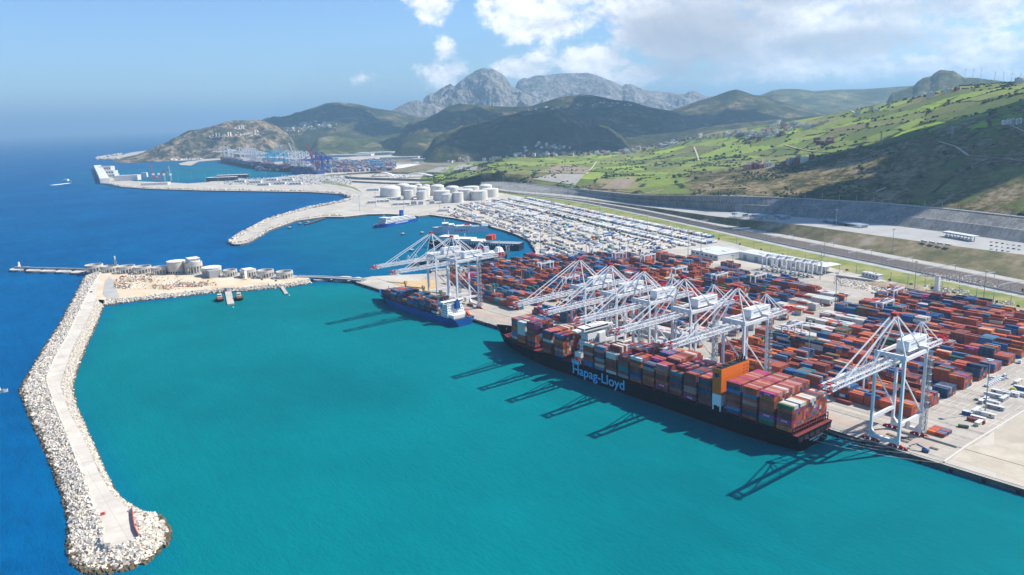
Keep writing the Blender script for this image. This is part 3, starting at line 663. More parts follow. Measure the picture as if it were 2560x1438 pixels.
# ------------------------------------------------------------------ quay furniture and gantry cranes
QY = 517.0
white = mat('crane_white', '#d9d9da', .45, .05, .15); grey_s = mat('galvanised_steel', '#9aa0a6', .5, .15, .5, metal=.2)
red = mat('crane_red', '#b0232c', .5, .1, .5); house_w = mat('cabin_white', '#e2e2e0', .5, .04, .2); dark = mat('dark_steel', '#2b2e33', .6); glass = mat('dark_glass', '#1c2a36', .15, spec=.6)
def crane(loc, wm, label, group, zs=1.0, wide=10.0):
    """ship-to-shore crane; origin on the waterside rail, +y inland, z from the quay deck"""
    T = empty('gantry_crane', loc, 0, label, 'crane', group)
    y0, y1, X = 2.5, 34.5, wide; ZT = 66 * zs; ZB = 62 * zs; ZA = 94 * zs
    for sx in (-1, 1):
        for y in (y0, y1):
            mb = MB(); mb.beam((sx * X, y, 2.2), (sx * X, y, ZT), 1.7, 2.1, up=(0, 1, 0)); mb.build('leg', wm, T)
            bo = MB(); 
            for k in (-5.4, -1.9, 1.9, 5.4):
                bo.box((sx * X + k, y, .75), (2.6, 1.1, 1.3)); bo.cyl((sx * X + k - .8, y - .55, .5), .5, 1.1, 8, c1=(sx * X + k - .8, y + .55, .5)); bo.cyl((sx * X + k + .8, y - .55, .5), .5, 1.1, 8, c1=(sx * X + k + .8, y + .55, .5))
            for k in (-3.6, 3.6): bo.box((sx * X + k, y, 1.7), (5.2, 1.2, .9), taper=.6)
            bo.box((sx * X, y, 2.4), (8.4, 1.4, .9), taper=.5); bo.build('bogie', red, T)
        # side frame
        mb = MB(); mb.beam((sx * X, y0, 17), (sx * X, y1, 17), 1.7, 2.6); mb.build('tie_beam', wm, T)
        mb = MB(); mb.beam((sx * X, y0 + .5, 52 * zs), (sx * X, y1 - .5, 18), .9, .9); mb.build('diagonal_brace', wm, T)
        mb = MB(); mb.beam((sx * X, y0, ZT - 1.5), (sx * X, y1, ZT - 1.5), 1.6, 2.4); mb.build('top_tie_beam', wm, T)
    for y in (y0, y1):
        mb = MB(); mb.beam((-X - 1, y, 4.2), (X + 1, y, 4.2), 2.2, 2.6)
        for sx in (-1, 1): mb.beam((sx * X, y, 9), (sx * (X - 3.4), y, 4.6), 1.6, 1.6, up=(0, 1, 0))
        mb.build('sill_beam', wm, T)
        mb = MB(); mb.beam((-X - 1.1, y, ZT), (X + 1.1, y, ZT), 2.0, 2.8)
        for sx in (-1, 1): mb.beam((sx * X, y, ZT - 5), (sx * (X - 3), y, ZT - 1), 1.6, 1.6, up=(0, 1, 0))
        mb.build('portal_beam', wm, T)
    # boom (water side) and trolley girder (land side)
    YT = -82.0; YB = 84.0
    def truss(mb, ya, yb, n):
        for sx in (-1, 1):
            mb.lattice((sx * 3.3, ya, ZB), (sx * 3.3, yb, ZB), 1.2, 3.6, n, .24)
        st = (yb - ya) / n
        for k in range(0, n + 1, 2): mb.beam((-3.3, ya + st * k, ZB + 1.7), (3.3, ya + st * k, ZB + 1.7), .4)
        for sx in (-1, 1):
            mb.beam((sx * 3.3, ya, ZB - 1.7), (sx * 3.3, yb, ZB - 1.7), .75, .9)
            mb.beam((sx * 4.6, ya, ZB - .6), (sx * 4.6, yb, ZB - .6), .9, .12)           # walkway
            for k in range(n + 1): mb.beam((sx * 5.0, ya + st * k, ZB - .6), (sx * 5.0, ya + st * k, ZB + .55), .1)
            mb.beam((sx * 5.0, ya, ZB + .55), (sx * 5.0, yb, ZB + .55), .12)
    mb = MB(); truss(mb, YT + 10, y0 + 4, 15); boom = mb.build('boom', wm, T)
    mb = MB().use(wm)
    for sx in (-1, 1): mb.lattice((sx * 3.3, YT + 4, ZB), (sx * 3.3, YT + 10, ZB), 1.2, 3.4, 2, .3)
    mb.use(red)
    for sx in (-1, 1): mb.lattice((sx * 3.3, YT, ZB), (sx * 3.3, YT + 4, ZB), 1.2, 3.0, 1, .28)
    mb.box((0, YT + 5.5, ZB + 2.0), (3.8, 1.0, .8)); mb.use(grey_s); mb.box((0, YT - .4, ZB - 1.8), (9.5, 2.6, .4)); mb.use(wm); mb.box((0, YT + 6.5, ZB - 1.9), (7.6, 2.2, .5))
    mb.use(red); mb.box((0, YT + 9.3, ZB + 1.9), (7, .6, .6)); mb.build('boom_tip', None, T)
    mb = MB(); truss(mb, y0 + 4, YB - 12, 12); mb.build('trolley_girder', wm, T)
    mb = MB().use(red); mb.lattice((-3, YB - 12, ZB), (-3, YB, ZB), 1.2, 3.4, 3, .28); mb.lattice((3, YB - 12, ZB), (3, YB, ZB), 1.2, 3.4, 3, .28)
    for k in range(4): mb.box((rnd.uniform(-2, 2), YB - 2.5 - 2.6 * k, ZB + 2.2), (3.6, .9, 1.3))
    mb.use(grey_s); mb.box((0, YB - 5, ZB - 2), (8.6, 9, .3)); mb.build('back_platform', None, T)
    # apex frame
    ap = Vector((0, 4.6, ZA))
    mb = MB()
    for sx in (-1, 1): mb.beam((sx * X, y0, ZT + 1.5), (sx * 1.6, ap.y, ZA), .95, 1.1, w1=.75, h1=.75)
    mb.beam((-5, 3.7, ZA - 13), (5, 3.7, ZA - 13), .6); mb.build('apex_frame', wm, T)
    mb = MB(); mb.box((0, ap.y, ZA + .5), (4.4, 3.4, 2.4)); mb.box((-1.5, ap.y - 1.2, ZA - 1.4), (1.2, 2.2, 2)); mb.box((1.5, ap.y - 1.2, ZA - 1.4), (1.2, 2.2, 2)); mb.build('apex_head', red, T)
    for sx in (-1, 1):
        mb = MB(); mb.beam((sx * 1.7, ap.y, ZA), (sx * 4.6, y1, ZT + 2), .75, .9); mb.build('back_stay', wm, T)
        mb = MB()
        for q in (-.35, .35): mb.beam((sx * 1.7 + q, ap.y - 1, ZA), (sx * 3.3 + q, -62, ZB + 2), .34, .4)
        for q in (-.3, .3): mb.beam((sx * 1.7 + q, ap.y - 1, ZA - 1), (sx * 3.3 + q, -30, ZB + 2), .3, .34)
        mb.build('fore_stay', wm, T)
    for yy in (-31, -47, -20):
        mb = MB()
        for sx in (-1, 1): mb.beam((sx * 3.3, yy + 3.4, ZB + 1.7), (0, yy, ZB + 8.5), .28); mb.beam((sx * 3.3, yy - 3.4, ZB + 1.7), (0, yy, ZB + 8.5), .28)
        mb.build('stay_guide', wm, T)
    ra = Vector((0, 46, ZT + 15.5)); mb = MB()
    for sx in (-1, 1):
        mb.beam((sx * 4.4, y1, ZT + 1.5), (sx * .6, ra.y, ra.z), .6, .7); mb.beam((sx * 3.3, 68, ZB + 2), (sx * .6, ra.y, ra.z), .5, .6); mb.beam((sx * 3.3, y1 + 16, ZB + 2), (sx * .6, ra.y, ra.z), .45)
    mb.build('rear_frame', wm, T)
    # machinery house
    mh = MB().use(house_w); mh.box((0, 33, ZT + 3.2), (8.6, 27, 6.4)); mh.use(wm); mh.box((0, 33, ZT + 6.55), (9.0, 27.4, .3)); mh.box((0, 33, ZT - .2), (10.6, 29, .35))
    H = mh.build('machinery_house', None, T)
    for sx in (-1, 1): MB().box((sx * 4.33, 33, ZT + 3.9), (.12, 20, 1.2)).build('louvre', grey_s, H)
    mb = MB().use(grey_s); mb.box((0, 4, ZB - 3.2), (6.4, 5.4, 1.2)); 
    for sx in (-1, 1):
        for sy in (-1, 1): mb.beam((sx * 2.4, 4 + sy * 2, ZB - 3), (sx * 2.0, 4 + sy * 1.2, ZB - 12), .14)
    mb.use(red); mb.box((0, 4, ZB - 12.4), (5.6, 2.4, .8)); tr = mb.build('trolley', None, T)
    mb = MB().use(house_w); mb.box((3.0, 9.4, ZB - 4.3), (2.6, 3.0, 2.6)); mb.use(glass); mb.box((3.0, 7.85, ZB - 4.5), (2.3, .14, 1.9)); mb.build('operator_cab', None, tr)
    # stair tower and lift shaft on the landward right leg, cable reel
    mb = MB(); mb.lattice((X + 2.4, y1 + 1.6, 3), (X + 2.4, y1 + 1.6, ZT - 2), 1.8, 2.4, 22, .12, up=(0, 1, 0))
    for k in range(11): mb.box((X + 2.6, y1 + 1.6, 5 + k * (ZT - 8) / 11), (2.6, 3.4, .18))
    for k in range(11): mb.beam((X + 2.6, y1 + .2, 5 + k * (ZT - 8) / 11), (X + 2.6, y1 + 3, 5 + (k + 1) * (ZT - 8) / 11), .5, .12)
    mb.build('stair_tower', grey_s, T)
    mb = MB(); mb.cyl((X + 1.1, y0 + 9, 15.2), 3.0, 1, 18, c1=(X + 1.7, y0 + 9, 15.2)); mb.build('cable_reel', mat('reel_grey', '#8a8580', .6), T)
    return T
crane_x = [-838.2, -791.9, -563.2, -519.7, -478.1, -430.6, -375.9, -246.9]
crane_lab = ['gantry crane farthest along the quay, over the bow of the blue ship', 'gantry crane over the deck of the blue ship, second from the far end', 'white gantry crane just past the bow of the black ship',
    'white gantry crane reaching over the bow stacks of the black ship', 'white gantry crane beside the bridge tower of the black ship', 'white gantry crane in the middle of the black ship', 'white gantry crane behind the orange funnel of the black ship',
    'nearest gantry crane, alone on the open quay past the stern of the black ship']
for i, x in enumerate(crane_x):
    if i == 0: c0 = crane((x, QY + .5, GZ), white, crane_lab[0], 'ship-to-shore cranes on the quay')
    else: dup(c0, (x, QY + .5, GZ), 0, crane_lab[i])
# the nearest crane, same paint as the other copies
near = [o for o in C.objects if o.get('label') == crane_lab[-1]][0]

# rubber tyred gantries in the yard
def rtg(loc, label):
    T = empty('yard_gantry', loc, 0, label, 'yard crane', 'rubber tyred yard cranes'); Wd, L, H = 24.0, 7.4, 19.0
    for sy in (0, 1):
        for sx in (-1, 1):
            mb = MB(); mb.beam((sx * L / 2, sy * Wd, 1.6), (sx * L / 2, sy * Wd, H), 1.1, 1.3, up=(0, 1, 0)); mb.build('leg', white, T)
            mb = MB()
            for k in (-1, 1): mb.cyl((sx * (L / 2 + .6) + k * 1.0, sy * Wd - .45, .8), .8, .9, 10, c1=(sx * (L / 2 + .6) + k * 1.0, sy * Wd + .45, .8))
            mb.build('wheel_pair', dark, T)
        mb = MB(); mb.beam((-L / 2 - 1, sy * Wd, 2.1), (L / 2 + 1, sy * Wd, 2.1), 1.2, 1.3); mb.build('sill_beam', white, T)
        mb = MB(); mb.box((0, sy * Wd + (1.4 if sy else -1.4), 3.4), (4.6, 1.8, 2.2)); mb.build('power_pack' if sy else 'control_box', house_w, T)
        mb = MB(); mb.beam((-L / 2, sy * Wd, H * .35), (L / 2, sy * Wd, H - 2), .35); mb.build('brace', white, T)
    mb = MB()
    for sx in (-1, 1): mb.beam((sx * L / 2, -1.8, H), (sx * L / 2, Wd + 1.8, H), 1.3, 1.9)
    mb.beam((-L / 2, 0, H), (L / 2, 0, H), 1, 1.5); mb.beam((-L / 2, Wd, H), (L / 2, Wd, H), 1, 1.5); mb.build('girder', white, T)
    k = rnd.uniform(.2, .85) * Wd
    mb = MB().use(grey_s); mb.box((0, k, H + 1.5), (7.6, 5.6, .5)); mb.box((-1.6, k, H + 2.6), (2.2, 2.4, 1.8)); mb.box((1.8, k + .8, H + 2.3), (1.8, 1.8, 1.2)); mb.beam((-3.4, k - 2.4, H + 3), (3.4, k - 2.4, H + 3), .2)
    for sx in (-1, 1): mb.beam((sx * 3.4, k - 2.4, H + 1.6), (sx * 3.4, k - 2.4, H + 3), .2)
    tr = mb.build('trolley', None, T)
    mb = MB().use(house_w); mb.box((2.6, k - 3.2, H - 2.4), (1.8, 2, 2.2)); mb.use(glass); mb.box((2.6, k - 4.25, H - 2.4), (1.5, .12, 1.6)); mb.build('cab', None, tr)
    return T
RT_POS = []
rtg_spots = [(-312, 582, 'yard crane in the front row, behind the nearest gantry crane'), (-432, 683, 'yard crane over the green and blue stacks right of the cross lane'), (-414, 838, 'yard crane at the back of the right hand yard, above the nearest crane apex'), (-435, 905, 'yard crane beside the rubble heaps at the back of the yard'),
    (-640, 838, 'yard crane in the middle of the left yard near the white reefers'), (-600, 868, 'yard crane in the left yard behind the second crane from the funnel'), (-708, 836, 'yard crane in the left yard before the magenta stack'), (-810, 884, 'yard crane at the far edge of the yard with a blue stack beside it'), (-860, 872, 'yard crane at the far edge of the yard, left of its twin'),
    (-930, 890, 'yard crane farthest along the back edge of the yard'), (-775, 690, 'yard crane among the red stacks behind the blue ship cranes'), (-500, 600, 'yard crane standing between the legs of the middle ship cranes'), (-590, 590, 'yard crane behind the bow of the black ship'), (-880, 735, 'yard crane over the far left stacks near the ferry pier')]
r0 = None
for x, y, lab in rtg_spots:
    RT_POS.append((x, y))
    if r0 is None: r0 = rtg((x, y, GZ), lab)
    else: dup(r0, (x, y, GZ), 0, lab)
for i, (x, y, q) in enumerate([(-666, 991, 'farthest left'), (-648, 991, 'second from the left'), (-634, 991, 'third from the left'), (-618, 990, 'third from the right'), (-604, 989, 'second from the right'), (-590, 988, 'nearest right')]):
    dup(r0, (x, y, GZ), 0, 'idle yard crane parked in a row before the white shed, ' + q)
# ------------------------------------------------------------------ ships
def hull_mesh(mb, st, m_top, m_boot, zwl=-1.5, zboot=1.2):
    """st: stations (x, half breadth at waterline, half breadth at deck, deck z); lofted closed hull, centreline y=0"""
    rows = []
    lev = [0, .12, .3, .6, 1.0]
    for (x, bw, bd, zd, *e) in st:
        dx = e[0] if e else 0.0
        P = []
        for k in lev:
            z = zwl + (zd - zwl) * k; hb = bw + (bd - bw) * k ** 1.3; P.append((x + dx * k, -hb, z))
        row = P[::-1] + [(p[0], -p[1], p[2]) for p in P]
        rows.append(row)
    mb.use(m_top); mb.grid(rows, smooth=False)
    for r, fl in ((rows[0], True), (rows[-1], False)):
        mb.add(r, [tuple(range(len(r)))[::-1] if fl else tuple(range(len(r)))])
    return rows
navy = mat('black_hull', '#0a0d13', .6, .35, .12, spec=.15); rustred = mat('deck_oxide_red', '#6e2c2c', .8, .2, .3); boot = mat('boot_red', '#5a2226', .6, .2, .3)
skyblue = mat('ship_letter_blue', '#6fc3ea', .5); orange = mat('funnel_orange', '#e0701c', .5, .05, .3); ltblue = mat('shed_white', '#dfe6ea', .5, .03, .3); blue_logo = mat('logo_blue', '#16306e', .5)
YC = 491.0; HB = 23.2; DZ = 13.0
S = empty('container_ship', (-475, YC, 0), 0, 'huge black container ship with an orange funnel moored along the quay', 'container ship', 'ships in the harbour')
ox = 475.0
st = []
for x in np.linspace(-283, -640, 44):
    t = (x + 283) / -357; zd = DZ
    bd = HB; bw = HB
    if x > -330: k = (x + 330) / 47; bw = HB * (1 - .30 * k ** 1.6); bd = HB * (1 - .015 * k)
    if x < -560: k = min(1, (-560 - x) / 95); bw = HB * max(.03, 1 - k ** 1.35 * 1.02)
    if x < -585: k = min(1, (-585 - x) / 78); bd = HB * (1 - k ** 2.4)
    if x < -600: k = min(1, (-600 - x) / 25); zd = DZ + 3.5 * (3 * k * k - 2 * k ** 3)
    st.append((x + ox, bw, bd, zd))
for x, bw, bd, zd, dx in ((-646, .55, 9.0, 17, -3), (-649, .35, 6.2, 17.2, -6), (-650, .2, 3.0, 17.4, -10), (-650.5, .1, .3, 17.6, -13)): st.append((x + ox, bw, bd, zd, dx))
mb = MB(); hull_mesh(mb, st, navy, boot)
hull = mb.build('hull', None, S)
mb = MB()
outl = [(s[0], -s[2]) for s in st[:-4]]; outl2 = [(s[0], s[2]) for s in st[:-4]][::-1]
mb.flat(outl + outl2, DZ - .4); mb.use(rustred)
mb.mats = [rustred]; mb.cur = 0; deck = mb.build('deck', rustred, S)
mb = MB(); mb.cyl((-648 + ox, 0, -1.6), 2.4, 1, 12, c1=(-655 + ox, 0, -1.3), r1=1.5); mb.build('bulbous_bow', boot, S)
# red boot stripe, proud of the hull
mb = MB(); rr = []
for z in (.15, .75):
    row = []
    for (x, bw, bd, zd, *e) in st[3:-4]:
        k = (z + 1.5) / (zd + 1.5); row.append((x, -(bw + (bd - bw) * k ** 1.3) - .05, z))
    rr.append(row)
mb.grid(rr, smooth=False, flip=True); mb.build('waterline_stripe', boot, S)
# stern gallery: openings, deck frame, name
xs_ = -283 + ox
mb = MB().use(dark)
for k in range(6): mb.box((xs_ + .06, -18.3 + k * 7.3, 9.4), (.3, 5.6, 3.0))
mb.use(red)
for k in range(6): mb.box((xs_ + .25, -18.3 + k * 7.3, 8.3), (.5, 4.2 if k % 2 else 2.6, .8))
mb.build('mooring_port', None, S)
text('ship_name', 'LINARES EXPRESS', 2.3, mat('name_white', '#e8e8e8', .6), S, facing((xs_ + .12, 2, 6.1), (0, 1, 0)), ext=.04, bold=.02)
text('home_port', 'HAMBURG', 1.7, MATS['name_white'], S, facing((xs_ + .12, 2, 4.0), (0, 1, 0)), ext=.04, bold=.02)
T_ = text('hull_lettering', 'Hapag-Lloyd', 12.4, skyblue, S, facing((-482.5 + ox, -HB - .10, 7.4), (1, 0, 0)), sx=1.08, ext=.04, bold=.2)
mb = MB()                                              # castle emblem above the lettering
ex, ez = -511.5 + ox, 13.4
for dx, w, z0, h in ((-5, 9, 0, 0), ):
    pass
mb.box((ex, -HB - .12, ez + 1.1), (10.5, .12, 2.2)); mb.box((ex - .3, -HB - .12, ez - .55), (8.6, .12, .5))
for k, hgt in enumerate((1.8, 1.2, 2.6, 1.4, 1.0)): mb.box((ex - 4.3 + k * 2.0, -HB - .12, ez + 2.2 + hgt / 2), (1.2, .12, hgt))
mb.build('hull_emblem', skyblue, S)
# lashing bridges
bays_aft = [-300.0 - 14.6 * k for k in range(4)]        # left (forward) end of each 40 foot bay
bays_mid = [-501.5 + 14.6 * k for k in range(10)]
bays_fwd = [-541.5, -558.8, -586.0, -603.0, -617.5]
BAYS = [(x, 'aft') for x in bays_aft] + [(x, 'mid') for x in bays_mid[::-1]] + [(x, 'fwd') for x in bays_fwd]
for x in [b_[0] - 1.2 for b_ in BAYS] + [-286.6]:
    w_ = HB - .4 if x > -580 else HB * (.92 if x > -600 else .78)
    mb = MB()
    for z in (DZ + 2.8, DZ + 5.6): mb.box((x + ox, 0, z), (1.0, 2 * w_, .3))
    n_ = 14
    for k in range(n_ + 1): mb.box((x + ox, -w_ + 2 * w_ * k / n_, DZ + 2.9), (.7, .35, 5.8))
    mb.build('lashing_bridge', rustred, S)
# bridge tower
bx = -512 + ox
mb = MB().use(house_w); mb.box((bx, 0, DZ + 10), (9, 26, 20)); mb.box((bx, 0, DZ + 23), (9, 22, 8))
mb.box((bx, 0, DZ + 31.5), (10, 32, 3.4)); 
for sy in (-1, 1): mb.box((bx - .5, sy * 19.4, DZ + 31.0), (7, 8.5, 1.6)); mb.beam((bx, sy * 12, DZ + 24), (bx, sy * 22, DZ + 30.4), .8)
mb.box((bx + 1, 0, DZ + 33.8), (7.5, 14, 1.2)); mb.box((bx + 5.5, 6, DZ + 14), (2.4, 8, 24)); mb.box((bx, -17, DZ + 8), (8, 6, 5))
br = mb.build('bridge_tower', None, S)
mb = MB()
for sx, xx in ((-1, bx - 5.06), (1, bx + 5.06)): mb.box((xx, 0, DZ + 32), (.14, 30, 1.3))
for sy in (-1, 1): mb.box((bx, sy * 16.05, DZ + 32), (8, .14, 1.3))
mb.build('wheelhouse_window', glass, br)
for lvl in range(6):
    mb = MB()
    for k in range(9): mb.box((bx + 4.56, -11.4 + k * 2.6, DZ + 4 + 3.4 * lvl), (.14, 1.1, 1.1))
    for k in range(3): mb.box((bx - 2.6 + k * 2.6, -13.06, DZ + 4 + 3.4 * lvl), (1.1, .14, 1.1))
    mb.build('cabin_window_row', glass, br)
mb = MB(); mb.cyl((bx, 0, DZ + 34), .5, 7, 8); mb.beam((bx, -3, DZ + 38), (bx, 3, DZ + 38), .3); mb.beam((bx - 2, 0, DZ + 40.4), (bx + 2, 0, DZ + 40.4), .3); mb.cyl((bx, 4, DZ + 34.3), 1.1, 1.3, 10); mb.build('radar_mast', white, br)
mb = MB().use(mat('lifeboat_orange', '#d9541e', .5)); mb.cyl((bx - 3.5, -HB + 2.4, DZ + 4.5), 1.5, 1, 10, c1=(bx + 3.5, -HB + 2.4, DZ + 4.5)); mb.use(white)
for k in (-3, 3): mb.beam((bx + k, -HB + 4.2, DZ), (bx + k, -HB + 2.2, DZ + 7), .4)
mb.build('lifeboat', None, S)
# funnel casing
fx = -352.4 + ox
mb = MB().use(ltblue); mb.box((fx, -15.5, DZ + 8.5), (8.0, 15, 9)); 
for sx in (-1, 1):
    for yy in (-22.4, -16): mb.box((fx + sx * 3.4, yy, DZ + 2), (1.0, 1.0, 4.2))
mb.build('casing_base', None, S)
mb = MB().use(orange); mb.box((fx, -5.6, DZ + 23.4), (8.2, 34.8, 20.6)); fu = mb.build('funnel', None, S)
mb = MB()
mb.box((fx, -5.6, DZ + 33.75), (7.4, 34, .15)); mb.build('funnel_top', mat('soot_black', '#22211f', .9, .3, .8), fu)
mb = MB()
for k in range(6): mb.cyl((fx + (-1.6 if k % 2 else 1.6), 1.5 + k * 1.9, DZ + 33), .6, 3.6 + (k % 3) * .6, 8)
for k in range(3): mb.box((fx, -19 + k * 7, DZ + 34.2), (4, 3, .7))
mb.build('exhaust_pipe', dark, fu)
for k in range(2):
    mb = MB()
    for j in range(5): mb.box((fx + 4.14, 5.4 + k * 4, DZ + 31 - j * 2.6), (.1, 2.6, 1.4))
    mb.build('vent_panel', mat('funnel_dark_orange', '#b9551a', .7), fu)  # vent panels in a darker orange than the funnel
mb = MB()                                              # blue emblem on the seaward end of the casing
for (dx, dz, w, h) in ((-.9, 0, 2.2, 3.4), (.5, 1.2, 1.6, 1.0), (.5, -1.0, 1.6, 1.0), (1.6, .5, .9, .9), (1.8, -.5, 1.0, .7), (-.3, 0, 2.6, .8)): mb.box((fx + dx, -23.06, DZ + 28.4 + dz), (w, .12, h))
mb.build('funnel_emblem', blue_logo, fu)
mb = MB()
for k in range(4): mb.cyl((-628 - 5 * k + ox, (-1) ** k * 3, 16), .9, 1.8, 8)
mb.cyl((-634 + ox, 0, 16.2), .5, 15, 8); mb.beam((-634 + ox, -2, 27), (-634 + ox, 2, 27), .3); mb.build('foremast', rustred, S)
# mooring lines from the stern
def cable(mb, a, c, sag, w=.18, n=10):
    a, c = Vector(a), Vector(c); P = [a.lerp(c, k / n) - Vector((0, 0, sag * 4 * (k / n) * (1 - k / n))) for k in range(n + 1)]
    for p_, q_ in zip(P, P[1:]): mb.beam(p_, q_, w)
for (yy, X2) in ((-10, -205), (0, -225), (6, -238), (13, -252), (15, -256)):
    mb = MB(); cable(mb, (xs_ + .2, yy, 8.2), (X2 + ox, QY + .8 - YC, GZ + .4), 2.2); mb.build('mooring_line', mat('rope', '#b9b4a8', .9), S)

# blue feeder ship
bluehull = mat('feeder_blue', '#0f4f96', .45, .1, .15); yel = mat('deck_crane_buff', '#d9b070', .6, .08, .3); deckg = mat('deck_green', '#4d5a46', .85, .2, .4)
FX = -840.0; FY = 499.5; fo = -FX
B2 = empty('feeder_ship', (FX, FY, 0), 0, 'blue feeder container ship with buff deck cranes moored ahead of the black ship', 'container ship', 'ships in the harbour')
st = []
for x in np.linspace(-738, -925, 30):
    bw = bd = 15.0; zd = 8.2
    if x > -765: k = (x + 765) / 27; bw = 15 * (1 - .45 * k ** 1.6); bd = 15 * (1 - .06 * k); zd = 8.2 + .9 * k
    if x < -890: k = min(1, (-890 - x) / 42); bw = 15 * max(.04, 1 - k ** 1.2)
    if x < -900: k = min(1, (-900 - x) / 42); bd = 15 * (1 - k ** 2.2); zd = 8.2 + 3.4 * min(1, (-900 - x) / 12)
    st.append((x + fo, bw, bd, zd))
for x, bw, bd, zd, dx in ((-930, .5, 6.6, 12, -3), (-933, .3, 3.6, 12.3, -6), (-935, .1, .3, 12.6, -8)): st.append((x + fo, bw, bd, zd, dx))
mb = MB(); hull_mesh(mb, st, bluehull, boot); mb.build('hull', None, B2)
mb = MB(); mb.flat([(s[0], -s[2]) for s in st[:-3]] + [(s[0], s[2]) for s in st[:-3]][::-1], 8.0); mb.build('deck', deckg, B2)
dx_ = -762 + fo
mb = MB().use(house_w)
for k in range(5): mb.box((dx_ - .4 * k, 0, 9.6 + 3 * k), (15 - 1.1 * k, 26 - 1.2 * k, 2.9))
mb.box((dx_ - 2, 0, 25.2), (8, 30, 2.6)); mb.box((dx_ + 11, 0, 10.4), (12, 22, 4)); dh = mb.build('deckhouse', None, B2)
for k in range(5):
    mb = MB()
    for j in range(8): mb.box((dx_ - .4 * k + (15 - 1.1 * k) / 2 + .06, -9 + j * 2.6, 9.9 + 3 * k), (.14, 1.0, 1.0)); 
    for j in range(5): mb.box((dx_ - .4 * k - 5 + 2.4 * j, -(26 - 1.2 * k) / 2 - .06, 9.9 + 3 * k), (1, .14, 1))
    mb.build('cabin_window_row', glass, dh)
mb = MB(); mb.box((dx_ - 6.06, 0, 25.5), (.14, 27, 1.2)); mb.box((dx_ + 2.06, 0, 25.5), (.14, 27, 1.2)); mb.build('wheelhouse_window', glass, dh)
mb = MB().use(bluehull); mb.box((dx_ + 6, 2, 22), (5, 6, 9), taper=.8); mb.use(dark); mb.cyl((dx_ + 6, 1, 26), .7, 3, 8); mb.cyl((dx_ + 6, 3, 26), .7, 3, 8); mb.build('funnel', None, B2)
mb = MB(); mb.cyl((dx_ - 1, 0, 26.5), .4, 9, 8); mb.beam((dx_ - 1, -2.6, 31), (dx_ - 1, 2.6, 31), .25); mb.build('radar_mast', white, B2)
mb = MB().use(mat('lifeboat_orange', '#d9541e', .5)); mb.beam((dx_ + 15, 9, 14), (dx_ + 21, 9, 10.5), 2.4, 2.2); mb.use(red)
for sy in (-1.7, 1.7): mb.beam((dx_ + 12, 9 + sy, 17), (dx_ + 22, 9 + sy, 9), .5)
mb.build('freefall_lifeboat', None, B2)
for k, (cx, ang) in enumerate(((-807, 0.06), (-848, .05), (-893, -.04))):
    mb = MB(); mb.cyl((cx + fo, 12.2, 8), 1.6, 19, 10); mb.box((cx + fo, 12.2, 28), (3.6, 3.4, 3.6)); pc = mb.build('deck_crane', yel, B2)
    mb = MB(); mb.beam((cx + fo - 1, 11, 26.4), (cx + fo - 33, 4 + 40 * ang, 25.2), 1.9, 1.3, w1=1.1, h1=.9); mb.build('jib', yel, pc)
text('ship_name', 'CEUTA STAR', 1.9, MATS['name_white'], B2, facing((-738 + fo + .14, 0, 6.4), (0, 1, 0)), ext=.04) if False else None
mb = MB(); mb.cyl((-918 + fo, 0, 12), .4, 9, 8); mb.build('foremast', yel, B2)
mb = MB(); cable(mb, (-737 + fo, 8, 7.5), (-712 + fo, QY + .8 - FY, GZ + .3), 1.2); mb.build('mooring_line', MATS['rope'], B2)
# ------------------------------------------------------------------ containers: on the ships and in the yard
PAL = {'rust red': '#a64a2c', 'brick red': '#bc5030', 'maroon': '#7e3529', 'orange': '#d66c22', 'blue': '#1c5c92', 'navy blue': '#1b3a5c', 'steel blue': '#4a76a0', 'teal': '#1f7078', 'green': '#2c5f3c',
       'white': '#d2d0c8', 'cream': '#c9bfa6', 'grey': '#8f9294', 'magenta': '#b02a74', 'pale pink': '#b8817c'}
CM = {}
for k, h in PAL.items():
    m, nb, p = principled('container_' + k.replace(' ', '_')); pos = nb.n('ShaderNodeNewGeometry').outputs['Position']; c = lin(h)
    oi = nb.n('ShaderNodeObjectInfo').outputs['Random']
    f = nb.noise(nb.vm('MULTIPLY', pos, (.5, .5, .2)), .45, 5, .65)
    c2 = tuple(min(1, x * .92 + .05) for x in c); c1 = tuple(x * .85 for x in c)
    col = nb.mix(nb.smooth(f, .3, .72), c1, c2)
    hs = nb.n('ShaderNodeHueSaturation'); nb.put(hs.inputs['Value'], nb.m('ADD', .86, nb.m('MULTIPLY', oi, .28))); nb.l(col, hs.inputs['Color'])
    nb.l(hs.outputs[0], p.inputs['Base Color']); p.inputs['Roughness'].default_value = .55; p.inputs['Specular IOR Level'].default_value = .3
    # corrugated sides
    wv = nb.n('ShaderNodeTexWave', wave_type='BANDS', bands_direction='X'); wv.inputs['Scale'].default_value = .62; nb.l(pos, wv.inputs['Vector'])
    bn = nb.n('ShaderNodeBump'); bn.inputs['Distance'].default_value = .05; bn.inputs['Strength'].default_value = .6; nb.l(wv.outputs['Fac'], bn.inputs['Height']); nb.l(bn.outputs[0], p.inputs['Normal'])
    CM[k] = m
CL, CWD, CH = 12.19, 2.44, 2.62
CNAMES = list(PAL)
def container_geo(mb, L, h):
    mb.box((0, 0, h / 2), (L - .1, CWD - .1, h - .1))
    for sy in (-1, 1):
        for z in (.09, h - .09): mb.box((0, sy * (CWD / 2 - .07), z), (L, .16, .18))
        for sx in (-1, 1): mb.box((sx * (L / 2 - .09), sy * (CWD / 2 - .09), h / 2), (.2, .2, h - .02))
    for k in (-.75, -.3, .3, .75): mb.beam((L / 2 - .02, k, .2), (L / 2 - .02, k, h - .2), .08)
    return mb
CMESH = {}
def cmesh(col, L, h):
    k = (col, L, round(h, 2))
    if k not in CMESH:
        CMESH[k] = container_geo(MB().use(CM[col]), L, h).mesh('container')
    return CMESH[k]
